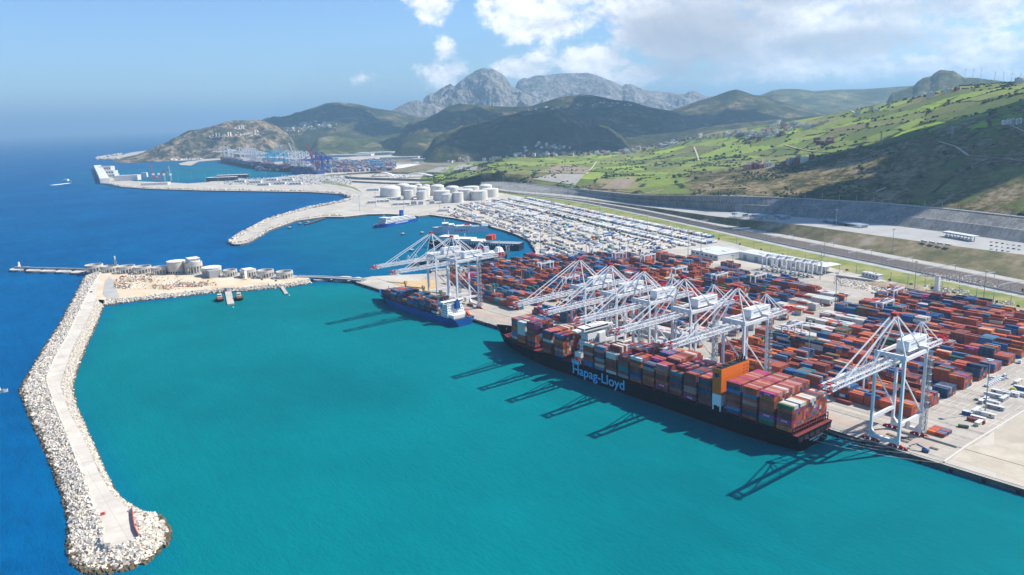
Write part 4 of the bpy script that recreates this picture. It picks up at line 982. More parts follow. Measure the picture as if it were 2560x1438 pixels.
SHIPW = (('rust red', 24), ('maroon', 36), ('brick red', 9), ('orange', 7), ('navy blue', 9), ('blue', 4), ('magenta', 7), ('teal', 4), ('white', 3), ('grey', 3), ('steel blue', 3), ('pale pink', 6), ('cream', 2), ('green', 1.5))
YARDW = (('rust red', 21), ('brick red', 9), ('maroon', 18), ('orange', 16), ('blue', 13), ('navy blue', 12), ('steel blue', 6), ('green', 4), ('teal', 2), ('white', 2), ('grey', 2), ('magenta', 2), ('pale pink', 2), ('cream', 1))
def pick(w, r): return r.choices([a for a, _ in w], [q for _, q in w])[0]
BOX = []                                               # (x, y, z, length, height, colour, exposed faces, label, where)
ORD = ['', 'first', 'second', 'third', 'fourth', 'fifth', 'sixth', 'seventh', 'eighth', 'ninth', 'tenth', 'eleventh', 'twelfth', 'thirteenth', 'fourteenth', 'fifteenth', 'sixteenth', 'seventeenth', 'eighteenth', 'nineteenth', 'twentieth']
r = random.Random(21)
# big ship: per bay, groups of (rows, tiers) from the port rail inward
prof = [  # from the stern forward: 4 aft bays, then 10 mid bays (aft to fore), then 5 forward bays
 [(18, 7)], [(18, 9)], [(18, 9)], [(16, 9), (2, 8)],
 [(6, 8), (2, 7), (10, 6)], [(9, 8), (9, 7)], [(3, 7), (10, 8), (5, 7)], [(5, 8), (12, 9), (1, 8)], [(4, 7), (4, 8), (7, 9), (3, 8)],
 [(6, 8), (3, 6), (9, 6)], [(3, 7), (4, 6), (6, 8), (5, 8)], [(2, 7), (4, 9), (2, 8), (10, 7)], [(5, 8), (4, 7), (9, 6)], [(4, 8), (3, 6), (11, 5)],
 [(9, 8), (9, 7)], [(11, 8), (7, 8)], [(7, 9), (4, 6), (5, 5)], [(5, 8), (6, 8), (4, 7)], [(4, 8), (5, 8), (3, 7)]]
tops_white = {0: .55, 1: .3}
BZ = DZ + 1.6; TH = 2.72
for bi, (bxx, part_) in enumerate(BAYS):
    nrow = sum(a for a, _ in prof[bi]); hts = []
    for a, t in prof[bi]: hts += [t] * a
    w_ = nrow * 2.52
    cols_ = {}
    base = [pick(SHIPW, r) for _ in range(12)]
    for ro in range(nrow):
        for t in range(hts[ro]):
            c_ = pick(SHIPW, r)
            if t == hts[ro] - 1 and bi in tops_white and r.random() < tops_white[bi]: c_ = r.choice(('white', 'cream', 'pale pink', 'white'))
            if bi in (1, 2, 3, 6, 7) and t == hts[ro] - 1 and r.random() < .5: c_ = r.choice(('pale pink', 'magenta', 'pale pink', 'rust red'))
            if bi == 17 and ro < 2 and t > 2: c_ = 'white'
            if bi == 18 and ro < 4 and t < 3: c_ = r.choice(('white', 'steel blue'))
            if bi == 11 and 2 <= ro < 6 and t > 6: c_ = ('maroon', 'white', 'maroon', 'white')[ro - 2]
            if bi == 11 and ro < 2 and t > 4: c_ = 'white'
            if bi == 10 and ro == 0 and t in (2, 3): c_ = 'teal'
            cols_[(ro, t)] = c_
    for ro in range(nrow):
        for t in range(hts[ro]):
            y = YC - w_ / 2 + 2.52 * (ro + .5)
            exp_ = (t == hts[ro] - 1, ro == 0 or hts[ro - 1] <= t, True if (bi == 0 or part_ != BAYS[bi - 1][1] or bi > 13) else t >= 3)
            if not any(exp_): continue
            c_ = cols_[(ro, t)]; pos_ = ('top of ' if t == hts[ro] - 1 else 'tier %d of ' % (t + 1)) + ('port row' if ro == 0 else '%s row from port' % ORD[ro + 1])
            BOX.append((bxx + CL / 2, y, BZ + TH * t, CL, TH - .06, c_, exp_, '%s container, %s, %s bay from the ship\'s stern' % (c_, pos_, ORD[bi + 1]), 'ship'))
# feeder ship
fb = [(-777, [(8, 4), (3, 5)]), (-791, [(4, 5), (7, 6)]), (-805.5, [(5, 5), (6, 4)]), (-820, [(6, 4), (5, 4)]), (-834, [(4, 4), (7, 5)]), (-848, [(3, 2), (8, 4)]), (-862, [(11, 5)]), (-876, [(11, 5)]), (-891, [(10, 4)]), (-906, [(8, 3)])]
for bi, (bxx, pr) in enumerate(fb):
    hts = []
    for a, t in pr: hts += [t] * a
    w_ = len(hts) * 2.52
    for ro in range(len(hts)):
        for t in range(hts[ro]):
            exp_ = (t == hts[ro] - 1, ro == 0 or hts[ro - 1] <= t, bi in (0, 4) or t >= 2)
            if not any(exp_): continue
            c_ = pick((('blue', 20), ('navy blue', 24), ('rust red', 18), ('maroon', 12), ('orange', 6), ('teal', 6), ('white', 4), ('pale pink', 3), ('steel blue', 6)), r)
            BOX.append((bxx - CL / 2, FY - w_ / 2 + 2.52 * (ro + .5), 9.6 + 2.68 * t, CL, 2.62, c_, exp_, '%s container, tier %d, %s row from rail, %s bay before the blue deckhouse' % (c_, t + 1, ORD[ro + 1], ORD[bi + 1]), 'feeder'))
# yard blocks
LANE = []
Yb = [580 + 30.5 * k for k in range(13)]
def yard_has(x, y, k):
    if -256 > x > -462: 
        if k == 0 and x < -440: return False
        return y < 948
    if -482 > x > -722:
        if k == 0: return x < -500 and not (-560 < x < -520)
        return y < 890 + (-482 - x) * .28
    if -737 > x > -1000:
        if k == 0: return x > -835
        if k == 1: return x > -945
        lim = -995 + max(0, (y - 800)) * .95
        return x > max(lim, -990) and y < 975
    return False
SL = CL + .55
XS = []
for a, n_ in ((-256, 16), (-482, 18), (-737, 20)):
    XS += [a - SL * (i + .5) for i in range(n_)]
for k, y0 in enumerate(Yb):
    for si, x in enumerate(XS):
        if not yard_has(x, y0, k): continue
        hb = r.choices((1, 2, 3, 4, 5), (1, 7, 28, 40, 24))[0]
        if r.random() < .012: continue
        sect = 0 if x > -470 else 1 if x > -730 else 2
        white_zone = (sect == 1 and x > -520 and 640 < y0) or (sect == 0 and x < -405 and 690 < y0 < 800) or (sect == 1 and x > -600 and y0 < 640)
        near_end = x > -300
        half = r.random() < .16
        hts = [max(0, min(5, hb + r.choice((-1, -1, 0, 0, 0, 0, 0, 1)))) for _ in range(6)]
        if near_end: hts = [max(3, h) for h in hts]
        if white_zone: hts = [min(3, h) for h in hts]
        rowc = pick(YARDW, r)
        for ro in range(6):
            y = y0 + 1.3 + 2.72 * ro
            for t in range(hts[ro]):
                top = t == hts[ro] - 1; front = ro == 0 or hts[ro - 1] <= t
                exp_ = (top, front, near_end or t >= 2)
                if not (top or front or near_end or ro < 3 or t >= 2): continue
                c_ = 'white' if white_zone and r.random() < .8 else (rowc if r.random() < .55 else pick(YARDW, r))
                pieces = [(x, CL)] if not half else [(x - 3.1, 6.06), (x + 3.1, 6.06)]
                for xx, L in pieces:
                    lab = '%s container, tier %d, row %d from quay, slot %d from yard\'s right end' % (c_, t + 1, k * 6 + ro + 1, si + 1)
                    if L < 10: lab = 'short %s box, tier %d, row %d from quay, %s half of slot %d from right' % (c_, t + 1, k * 6 + ro + 1, 'far' if xx < x else 'near', si + 1)
                    BOX.append((xx, y, GZ + .15 + 2.66 * t, L, 2.6, c_ if L > 10 or r.random() < .6 else pick(YARDW, r), exp_, lab, 'yard'))
# loose boxes on the quay
BOX.append((-306.5, 573, GZ + .12, CL, 2.6, 'maroon', (True, True, True), 'single maroon container lying on the quay before the front row of stacks', 'quay'))
for i in range(4):
    for j in range(2):
        c_ = (('orange', 'rust red', 'steel blue', 'rust red'), ('brick red', 'navy blue', 'brick red', 'rust red'))[j][i]
        BOX.append((-228.5 + (i % 2) * 6.2 - (6.2 if False else 0), 0, 0, 0, 0, c_, (True,) * 3, '', 'skip'))
BOX = [q for q in BOX if q[8] != 'skip']
k_ = 0
for j in range(5):
    for i in range(2):
        c_ = ('orange', 'rust red', 'rust red', 'steel blue', 'brick red', 'navy blue', 'brick red', 'brick red', 'rust red', 'steel blue')[k_]; k_ += 1
        BOX.append((-233.0 + 6.3 * i + j * .0, 561.5 + 2.6 * j, GZ + .12, 6.06, 2.6, c_, (True, True, True), 'short %s container, %s in %s line of the flat group beside the nearest crane' % (c_, ORD[j + 1], 'far' if i == 0 else 'near'), 'quay'))
for c_, x, y, z, lab in (('green', -560, 597, 0, 'green container lying alone behind the forward crane legs'), ('cream', -548, 601, 0, 'yellowish container lying behind the forward crane legs'), ('navy blue', -535, 600, 0, 'navy container lying behind the forward crane legs'), ('maroon', -221, 607, 0, 'maroon container standing behind the green skip near the fence'),
                       ('brick red', -446, 748, 17.3, 'brick red container hanging under a yard crane over the cross lane')):
    BOX.append((x, y, GZ + .12 + z, CL, 2.6, c_, (True, True, True), lab, 'quay'))
def score(q):
    x, y, z, L, h, c_, e, lab, wh = q
    v = Vector((-x, -y, 240 - z)); d2 = v.length_squared; v.normalize()
    s_ = 0
    if e[0]: s_ += L * CWD * v.z
    if e[1]: s_ += L * h * abs(v.y)
    if e[2]: s_ += CWD * h * max(0, v.x) * (1 if wh == 'ship' else .6)
    if not (e[0] or e[1]): s_ *= .5
    dd = ray(1280, 719); w_ = Vector((x, y, z - 240)); de = w_.dot(Vector(FW)); px = 1280 + F_PX * w_.dot(Vector(RT)) / de
    if px > 2555: return 0
    if wh == 'yard' and e[1] and not e[0] : s_ *= .55       # mostly hidden behind the next block
    if wh == 'quay': return 9
    return s_ / d2
BOX.sort(key=score, reverse=True)
NIND = 296
one_m = text('lettering', 'ONE', 2.0, mat('lettering_white', '#dcdce0', .6), None, Matrix.Identity(4), sx=1.2, ext=.02, bold=.03); one_mesh = one_m.data; bpy.data.objects.remove(one_m)
hl_m = text('lettering', 'Hapag-Lloyd', 1.15, mat('lettering_navy', '#1f2c55', .6), None, Matrix.Identity(4), sx=1.0, ext=.02, bold=.02); hl_mesh = hl_m.data; bpy.data.objects.remove(hl_m)
for q in BOX[:NIND]:
    x, y, z, L, h, c_, e, lab, wh = q
    o = bpy.data.objects.new('shipping_container', cmesh(c_, L, h)); C.objects.link(o); o.location = (x, y, z)
    tag(o, lab, 'container', 'shipping containers')
    if L > 10 and e[1] and c_ in ('magenta', 'orange'):
        t_ = bpy.data.objects.new('lettering', one_mesh if c_ == 'magenta' else hl_mesh); C.objects.link(t_); t_.parent = o
        t_.matrix_basis = facing((0 if c_ == 'magenta' else .8, -CWD / 2 - .02, h / 2), (1, 0, 0))
        if c_ == 'orange':
            if 'logo_mesh' not in globals():
                logo_mesh = MB().use(MATS['lettering_navy']).box((0, 0, 0), (1.1, .04, 1.1)).mesh('logo')
            g_ = bpy.data.objects.new('emblem', logo_mesh); C.objects.link(g_); g_.parent = o; g_.location = (-3.6, -CWD / 2 - .02, h / 2)
mb = MB(); mb.mats = [CM[k] for k in CNAMES]
for q in BOX[NIND:]:
    x, y, z, L, h, c_ = q[:6]; mb.cur = CNAMES.index(c_); mb.box((x, y, z + h / 2), (L, CWD, h))
kind(mb.build('container_stacks'), 'stuff', 'stacked red, orange and blue shipping containers filling the yard and the ship holds')
print('containers', len(BOX))
# ------------------------------------------------------------------ quay markings, fenders, roads, yard paving
from mathutils.bvhtree import BVHTree
def bvh(o):
    me = o.data; return BVHTree.FromPolygons([v.co[:] for v in me.vertices], [p.vertices[:] for p in me.polygons])
HB_ = bvh(bpy.data.objects['hillside'])
FARB = [bvh(bpy.data.objects[n]) for n in ('headland', 'hill_range', 'low_spurs', 'dark_hill', 'mid_ridge', 'far_ridge', 'mesa', 'cone_hill', 'valley_side')]
def cast(px, py, trees=None, ground=GZ):
    d = Vector(ray(px, py)).normalized(); o = Vector((0, 0, CAM_H)); best = None
    for t in (trees or [HB_] + FARB):
        h = t.ray_cast(o, d, 60000)
        if h[0] is not None and (best is None or (h[0] - o).length < (best - o).length): best = h[0]
    g = at(px, py, ground) if d.z < 0 else None
    if g is not None and (best is None or (g - o).length < (best - o).length): best = g
    return best
def PX(P, z=None): return [at(x, y, GZ) for x, y in P]
def slab_mat(name, c1, c2, cs, sz=7.0, streak=(.04, 1, 1)):
    m, nb, p = principled(name); pos = nb.n('ShaderNodeNewGeometry').outputs['Position']
    col = nb.mix(nb.smooth(nb.noise(pos, .025, 7, .65), .3, .7), lin(c1), lin(c2))
    col = nb.mix(nb.m('MULTIPLY', nb.smooth(nb.noise(nb.vm('MULTIPLY', pos, streak), .22, 5, .6), .48, .72), .7), col, lin(cs))
    col = nb.mix(nb.m('MULTIPLY', nb.smooth(nb.noise(pos, .12, 6, .75), .55, .7), .6), col, lin(cs))
    bk = nb.n('ShaderNodeTexBrick'); bk.offset = 0.0; bk.inputs['Scale'].default_value = 1.0; bk.inputs['Brick Width'].default_value = sz; bk.inputs['Row Height'].default_value = sz; bk.inputs['Mortar Size'].default_value = .12
    bk.inputs['Color1'].default_value = (1, 1, 1, 1); bk.inputs['Color2'].default_value = (.9, .9, .9, 1); bk.inputs['Mortar'].default_value = (.62, .62, .62, 1); nb.l(pos, bk.inputs['Vector'])
    nb.l(nb.mix(.8, col, bk.outputs['Color'], 'MULTIPLY'), p.inputs['Base Color']); p.inputs['Roughness'].default_value = .88; p.inputs['Specular IOR Level'].default_value = .15
    MATS[name] = m; return m
paving = slab_mat('yard_paving', '#a19a8f', '#bab2a6', '#7d776e')
bpy.data.objects['breakwater_road'].data.materials[0] = slab_mat('breakwater_slabs', '#c2baad', '#d4ccbf', '#b0a89c', 12.0, (.3, .12, 1))
patch('yard_paving', [(-205, 520), (-205, 700), (-180, 960), (-480, 960), (-640, 1010), (-740, 985), (-905, 985), (-1000, 900), (-1030, 640), (-960, 560), (-960, 520)], GZ + .06, paving)
patch('sand_lot', [(-175, 522), (500, 522), (500, 900), (-150, 900), (-206, 690), (-206, 600)], GZ + .03, mat('bare_ground', '#a39a8b', .95, .2, .03, spec=.1, hue2='#bdb3a3'))
ps = [(v.x, v.y) for v in PX([(2180, 1145), (2300, 1185), (2560, 1240), (2560, 1090), (2420, 1130), (2330, 1120)])]
patch('pale_sand', [(-205, 530), (-150, 528), (-120, 560), (-150, 610), (-185, 590), (-206, 560)], GZ + .08, mat('pale_sand', '#c2b8a7', .95, .15, .06, spec=.1, hue2='#aba191'))
patch('ochre_lot', [(v.x, v.y) for v in PX([(1003, 704), (1085, 700), (1095, 716), (1088, 730), (1030, 722), (985, 712)])], GZ + .1, mat('ochre_ground', '#b99d72', .95, .18, .05, spec=.1, hue2='#cbb084'))
mk = MB().use(mat('road_paint', '#d8d6d0', .8)); 
for y in (QY + 1.6, QY + 3.4): mk.box((-310, y, GZ + .16), (1480, .35, .12))
mk.build('quay_edge_lines') ; kind(bpy.data.objects['quay_edge_lines'])
rl = MB().use(mat('crane_rail', '#6d665f', .6))
for y in (QY + 3, QY + 34.8): rl.box((-420, y, GZ + .14), (1260, .5, .12))
kind(rl.build('crane_rail_tracks'))
mk = MB().use(MATS['road_paint'])
for i in range(10):
    for j in range(8):
        x, y = -256 + i * 5.6, 612 + j * 24
        if x > -205: continue
        mk.box((x, y, GZ + .1), (.22, 15, .05)); mk.box((x + 2.8, y - 9, GZ + .1), (4.6, .2, .05))
for y in (552 + 9, 569): mk.box((-600, y, GZ + .1), (760, .3, .05))
kind(mk.build('lane_markings'))
patch('red_brown_apron', [(-960, QY + 15), (-222, QY + 15), (-222, QY + 27), (-960, QY + 27)], GZ + .1, mat('apron_tint', '#ab9a8d', .9, .12, .05, spec=.15))
# fenders on the quay wall: individual things
fend = MB().box((0, 0, 0), (1.7, 1.0, 3.4)).box((0, .4, 1.2), (2.2, .6, .5)).mesh('fender'); fend.materials.append(mat('fender_rubber', '#16181c', .8))
for i in range(46):
    x = -1040 + i * 20
    if -660 < x < -290: continue
    o = bpy.data.objects.new('quay_fender', fend); C.objects.link(o); o.location = (x, QY - .9, 1.4); tag(o, 'black rubber fender on the quay wall, %d from the far corner' % (i + 1), 'fender', 'fenders along the quay wall')

# roads on the flat
rd = MB().use(asphalt_l)
def road(px, w, z=GZ + .12): ribbon(rd, [(v.x, v.y, z) for v in resample(PX(px), 40)], w)
road([(1607, 633), (1720, 624), (1840, 612), (1900, 606)], 16); road([(1350, 668), (1500, 650), (1607, 633)], 14, GZ + .16)
road([(1560, 545), (1700, 574), (1810, 602), (1880, 632), (1960, 657), (2100, 690), (2250, 723), (2400, 756), (2580, 800)], 12, GZ + .2)
road([(1340, 500), (1450, 521), (1560, 545)], 12, GZ + .24)
road([(905, 486), (885, 500), (905, 515), (960, 520), (1100, 515), (1250, 498), (1330, 492)], 14, GZ + .12)
road([(800, 462), (850, 470), (900, 484)], 16, GZ + .16); road([(800, 446), (900, 448), (1050, 452), (1180, 463), (1280, 480)], 20, GZ + .12)
kind(rd.build('port_roads'))
isl = at(1902, 615, GZ)
o = MB().use(MATS['verge_grass']); o.cyl((isl.x, isl.y, GZ + .1), 14, .5, 24); kind(o.build('roundabout_island'))
# cut-and-fill wall behind the yard
wlb = MB().use(mat('low_wall_concrete', '#a7a39b', .9, .1, .1))
P = resample(PX([(2090, 693), (2170, 704), (2280, 728), (2400, 755), (2500, 777), (2600, 797)]), 30)
for a, c in zip(P, P[1:]): wlb.beam((a.x, a.y, GZ + 1.6), (c.x, c.y, GZ + 1.6), .8, 3.2)
tag(wlb.build('boundary_wall'), 'low concrete boundary wall between the rubble yard and the road', 'wall')
fz = MB().use(mat('kerb_concrete', '#c9c4ba', .85))
for a, c in (((-206, 512 + 8), (-207, 560)), ((-207, 560), (-205, 690)), ((-205, 690), (-180, 860))): fz.beam((*a, GZ + .5), (*c, GZ + .5), 1.0, 1.0)
tag(fz.build('barrier_wall'), 'low pale barrier wall dividing the crane quay from the bare sandy ground', 'wall')

# ------------------------------------------------------------------ storage tanks
tankw = mat('tank_white', '#cac7be', .5, .06, .08, hue2='#d9d6cd')
tk = [(470, 728, 375, 270, 212, 1), (678, 842, 340, 225, 188, 1), (765, 945, 350, 250, 212, 1), (770, 893, 410, 290, 272, 0), (915, 1005, 330, 218, 198, 1), (1005, 1105, 340, 228, 200, 1), (935, 1100, 375, 265, 230, 1), (940, 1062, 408, 300, 285, 0),
      (1112, 1285, 355, 240, 198, 1), (1305, 1475, 365, 255, 210, 1), (1148, 1362, 422, 300, 284, 0), (1253, 1393, 452, 340, 325, 0), (1393, 1532, 445, 318, 304, 0), (1460, 1655, 415, 282, 264, 0), (1530, 1735, 380, 246, 228, 0), (1627, 1842, 417, 302, 287, 0), (1735, 1900, 350, 235, 205, 1), (1765, 1980, 378, 276, 254, 0)]
tl = ['largest domed tank at the left end of the front row', 'domed tank half hidden behind the largest tank', 'domed tank behind the small front tank', 'small tank in front of the second domed tank', 'small far domed tank showing only its roof', 'far domed tank in the back row centre', 'domed tank behind the second small tank', 'second small tank in the front row',
      'tall domed tank left of its twin in the back row', 'tall domed tank right of its twin in the back row', 'broad grey sided tank behind the front pair', 'left tank of the bright front pair', 'right tank of the bright front pair', 'broad tank behind the bright front pair', 'flat tank at the back of the right cluster', 'broad grey tank with a curved stair, front of the right cluster', 'cream domed tank at the back right', 'broad grey tank at the far right end']
for (xl, xr, yb, yt, yd, dome), lab in zip(tk, tl):
    cx = 860 + (xl + xr) / 2 / 5.12; b0 = at(cx, 420 + yb / 5.12, GZ); dist = Vector((b0.x, b0.y, 0)).length; rr = (xr - xl) / 2 / 5.12 / F_PX * dist
    dn = Vector((b0.x, b0.y, 0)).normalized(); ctr = b0 + dn * rr; h = (yb - yt) / 5.12 / F_PX * dist * .98; dh = (.28 if dome else .09) * rr
    T = empty('storage_tank', (ctr.x, ctr.y, GZ), 0, 'white ' + lab if not ('grey' in lab or 'cream' in lab) else lab, 'tank', 'storage tanks')
    mb = MB().use(tankw); mb.cyl((0, 0, 0), rr, h, 40, cap=False)
    for k in (.33, .66, .98): mb.cyl((0, 0, h * k), rr + .12, .35, 40)
    mb.build('tank_wall', None, T)
    mb = MB().use(tankw); prev = (rr + .2, 0)
    for k in range(1, 6):
        a = k / 5; q = ((rr + .2) * math.cos(a * math.pi / 2) if k < 5 else .05, dh * math.sin(a * math.pi / 2)); mb.cyl((0, 0, h + prev[1]), prev[0], max(.01, q[1] - prev[1]), 40, r1=q[0], cap=False); prev = q
    mb.cyl((0, 0, h + dh - .2), 1.2, 1.2, 8); rf = mb.build('roof', None, T)
    mb = MB()
    for k in range(24):
        a0, a1 = -2.4 + k * .05, -2.4 + (k + 1) * .05; R2 = rr + .7
        mb.beam((R2 * math.cos(a0), R2 * math.sin(a0), h * k / 24), (R2 * math.cos(a1), R2 * math.sin(a1), h * (k + 1) / 24), 1.0, .35)
    mb.build('stair', grey_s, T)

# ------------------------------------------------------------------ buildings
roofg = mat('roof_pale', '#c4c6c6', .6, .08, .06); wallw = mat('wall_white', '#d8d6d0', .7, .06, .1); wallc = mat('wall_cream', '#d3c4a8', .8, .1, .1); bandd = mat('window_dark', '#27323d', .25, spec=.5); shade_g = mat('wall_grey', '#9a9c9c', .8, .08, .1)
def shed(name, c, L, Wd, H, rz, lab, cat, wall=wallw, roof=roofg, win=True, pitched=False, group=None, nw=0):
    T = empty(name, (c[0], c[1], c[2] if len(c) > 2 else GZ), rz, lab, cat, group)
    MB().use(wall).box((0, 0, H / 2), (L, Wd, H)).build('wall', None, T)
    mb = MB().use(roof)
    if pitched:
        mb.add([(-L / 2 - .4, -Wd / 2 - .4, H), (L / 2 + .4, -Wd / 2 - .4, H), (L / 2 + .4, 0, H + pitched), (-L / 2 - .4, 0, H + pitched), (-L / 2 - .4, Wd / 2 + .4, H), (L / 2 + .4, Wd / 2 + .4, H)], ((0, 1, 2, 3), (3, 2, 5, 4), (0, 3, 4), (1, 5, 2)))
    else:
        mb.box((0, 0, H + .2), (L + .6, Wd + .6, .4)); mb.box((L * .2, Wd * .1, H + .9), (L * .1 + 1, Wd * .15 + 1, 1.0)); mb.box((-L * .25, -Wd * .1, H + .8), (L * .06 + 1, Wd * .1 + 1, .8))
    mb.build('roof', None, T)
    if win:
        for k in range(nw or max(2, int(L / 9))):
            w_ = L / (nw or max(2, int(L / 9)))
            MB().use(bandd).box((-L / 2 + w_ * (k + .5), -Wd / 2 - .05, H * .55), (w_ * .6, .14, H * .32)).build('window', None, T)
    return T
shed('warehouse', (-672, 1046), 150, 30, 11, -.16, 'long white shed behind the row of idle yard cranes', 'warehouse', win=False)
sh = [o for o in C.objects if o.get('label') == 'long white shed behind the row of idle yard cranes'][0]
for k in range(6): MB().use(shade_g).box((-62 + 24 * k, -15.06, 4), (7, .14, 8)).build('door', None, sh)
mb = MB().use(white); mb.box((82, 2, 11.4), (20, 34, .5)); [mb.beam((91, s * 15 + 2, 0), (91, s * 15 + 2, 11.2), .6) for s in (-1, 1)]; mb.build('canopy', None, sh)
shed('gate_canopy', (-788, 1040), 66, 56, 9, -.2, 'white flat roofed gate building beside the long shed', 'building', nw=6)
shed('office_block', (-528, 1043), 30, 9, 6, -.3, 'small white block at the edge of the rubble yard', 'building', nw=5)
mb = empty('silo_tower', (-430, 1016, GZ), 0, 'slender white tower standing among the rubble heaps', 'tower'); MB().use(wallw).box((0, 0, 10), (5, 5, 20)).build('wall', None, mb); MB().use(shade_g).box((0, 0, 20.4), (5.6, 5.6, .8)).build('roof', None, mb)
shed('terminal_hall', at(1193, 452, GZ), 95, 28, 12, math.radians(-8) + HEAD, 'glass fronted terminal hall beside the far road', 'building', wall=wallw, nw=14)
shed('canteen', at(933, 477, GZ), 42, 18, 7, HEAD, 'low pale building between the shore road and the tanks', 'building', nw=6)
for i, (px, py, L, Wd, H) in enumerate(((955, 505, 45, 20, 6), (985, 500, 40, 18, 7), (930, 508, 26, 16, 6), (1003, 512, 50, 16, 5), (1035, 513, 16, 14, 12), (1052, 512, 14, 12, 10), (1080, 510, 14, 14, 9))):
    shed('pump_house', at(px, py, GZ), L, Wd, H, HEAD + .1, ('flat pump house', 'pale pump house', 'small pump house', 'long low pump house', 'square tall pump house', 'boxy pump house', 'white cube pump house')[i] + ' in front of the tanks, %s from the left' % ORD[(2, 3, 1, 4, 5, 6, 7)[i]], 'building', group='pump houses before the tanks', nw=3)
# arched canopies at the far gate
for i, (px, py, L, Wd) in enumerate(((958, 441, 100, 38), (1040, 443, 150, 40))):
    T = empty('arched_canopy', at(px, py, GZ), HEAD - .1, ('shorter white arched canopy over the far gate', 'longer white arched canopy over the far gate')[i], 'canopy', 'arched gate canopies')
    rows = [[(-L / 2 + L * k / 20, s * Wd / 2, 3 + 14 * math.sin(math.pi * k / 20)) for k in range(21)] for s in (-1, 1)]
    rows2 = [[(p[0], p[1], p[2] - 1.2) for p in r_] for r_ in rows]
    MB().use(roofg).grid([rows[0], rows[1], rows2[1], rows2[0], rows[0]], smooth=False).build('roof', None, T)
    for k in (2, 7, 13, 18): MB().use(white).box((-L / 2 + L * k / 20, 0, (2 + 14 * math.sin(math.pi * k / 20)) / 2), (1, 2, 2 + 14 * math.sin(math.pi * k / 20) - .4)).build('post', None, T)
for i in range(9):
    v = at(975 + i * 5, 446 - (i % 2) * 3, GZ); T = empty('tent_roof', v, 0, 'small white peaked tent roof between the arched canopies, %s from the left' % ORD[i + 1], 'tent', 'peaked tents at the far gate')
    MB().use(wallw).cyl((0, 0, 4), 7, 7, 4, r1=.3, smooth=False).build('roof', None, T); MB().use(grey_s).cyl((0, 0, 0), .4, 5, 6).build('post', None, T)
patch('inland_plain', [(v.x, v.y) for v in [at(x, y, GZ) for x, y in ((805, 441), (900, 436), (1060, 431), (1200, 440), (1290, 452), (1330, 440), (1500, 400), (1700, 385), (1700, 372), (1300, 372), (1000, 392), (900, 402), (1050, 407), (990, 421), (900, 432), (820, 437))]], GZ + .4, MATS['bank_scrub'])
patch('valley_floor', [(v.x, v.y) for v in [at(x, y, GZ) for x, y in ((700, 384), (800, 374), (1000, 366), (1300, 360), (1800, 350), (1500, 366), (1200, 378), (1000, 386), (800, 396))]], GZ + .6, G_MIX)
patch('shore_verge', [(v.x, v.y) for v in [at(x, y, GZ) for x, y in ((800, 455), (840, 463), (880, 470), (905, 482), (890, 470), (850, 458), (815, 450))]], GZ + .4, MATS['verge_grass'])
patch('pale_platform', [(v.x, v.y) for v in PX([(940, 424), (1000, 414), (1045, 406), (1052, 411), (1010, 420), (945, 428)])], GZ + .5, mat('pale_slab', '#d8d2c6', .9, .08, .02))
rpm = mat('slope_riprap', '#8f8b84', .95, .22, .2, spec=.1, hue2='#aaa59c')
def panel(q4, m_, lift=1.2, n_=12):
    g = []
    for i in range(n_ + 1):
        row = []
        for j in range(n_ + 1):
            u, v = i / n_, j / n_; x = (1 - v) * ((1 - u) * q4[0][0] + u * q4[1][0]) + v * ((1 - u) * q4[3][0] + u * q4[2][0]); y = (1 - v) * ((1 - u) * q4[0][1] + u * q4[1][1]) + v * ((1 - u) * q4[3][1] + u * q4[2][1])
            p_ = cast(x, y, [HB_]); row.append(None if p_ is None else p_ + Vector((0, 0, lift)))
        g.append(row)
    mb = MB().use(m_)
    for i in range(n_):
        for j in range(n_):
            q = (g[i][j], g[i + 1][j], g[i + 1][j + 1], g[i][j + 1])
            if all(v is not None for v in q) and max((q[0] - q[2]).length, (q[1] - q[3]).length) < 150: mb.add(q, ((0, 3, 2, 1),), True)
    if mb.f: kind(mb.build('riprap_panel'))
panel([(1332, 449), (1378, 436), (1462, 436), (1438, 464)], rpm); panel([(1125, 426), (1150, 412), (1196, 414), (1190, 427)], rpm); panel([(1062, 430), (1100, 418), (1128, 420), (1105, 432)], rpm)
panel([(1500, 473), (1540, 447), (1590, 442), (1570, 474)], mat('bare_slope', '#8d7f6c', .95, .2, .08, spec=.1)); panel([(1340, 432), (1400, 412), (1480, 420), (1462, 435)], MATS['bare_slope'])
for P_, h_, lab in ([(862, 446), (900, 449), (1000, 452), (1100, 455), (1230, 460), (1292, 468)], 9, 'long dark retaining wall behind the tanks'), ([(880, 456), (960, 460), (1060, 463), (1150, 464)], 6, 'lower dark retaining wall just behind the tanks'), ([(868, 437), (930, 433), (1000, 435), (1150, 437), (1290, 446)], 7, 'upper dark retaining wall along the far gate road'):
    P = resample(PX(P_), 40); mb = MB().use(MATS['shotcrete'])
    for a, c in zip(P, P[1:]): mb.beam((a.x, a.y, GZ + h_ / 2), (c.x, c.y, GZ + h_ / 2), 2, h_)
    tag(mb.build('retaining_wall'), lab, 'retaining wall')

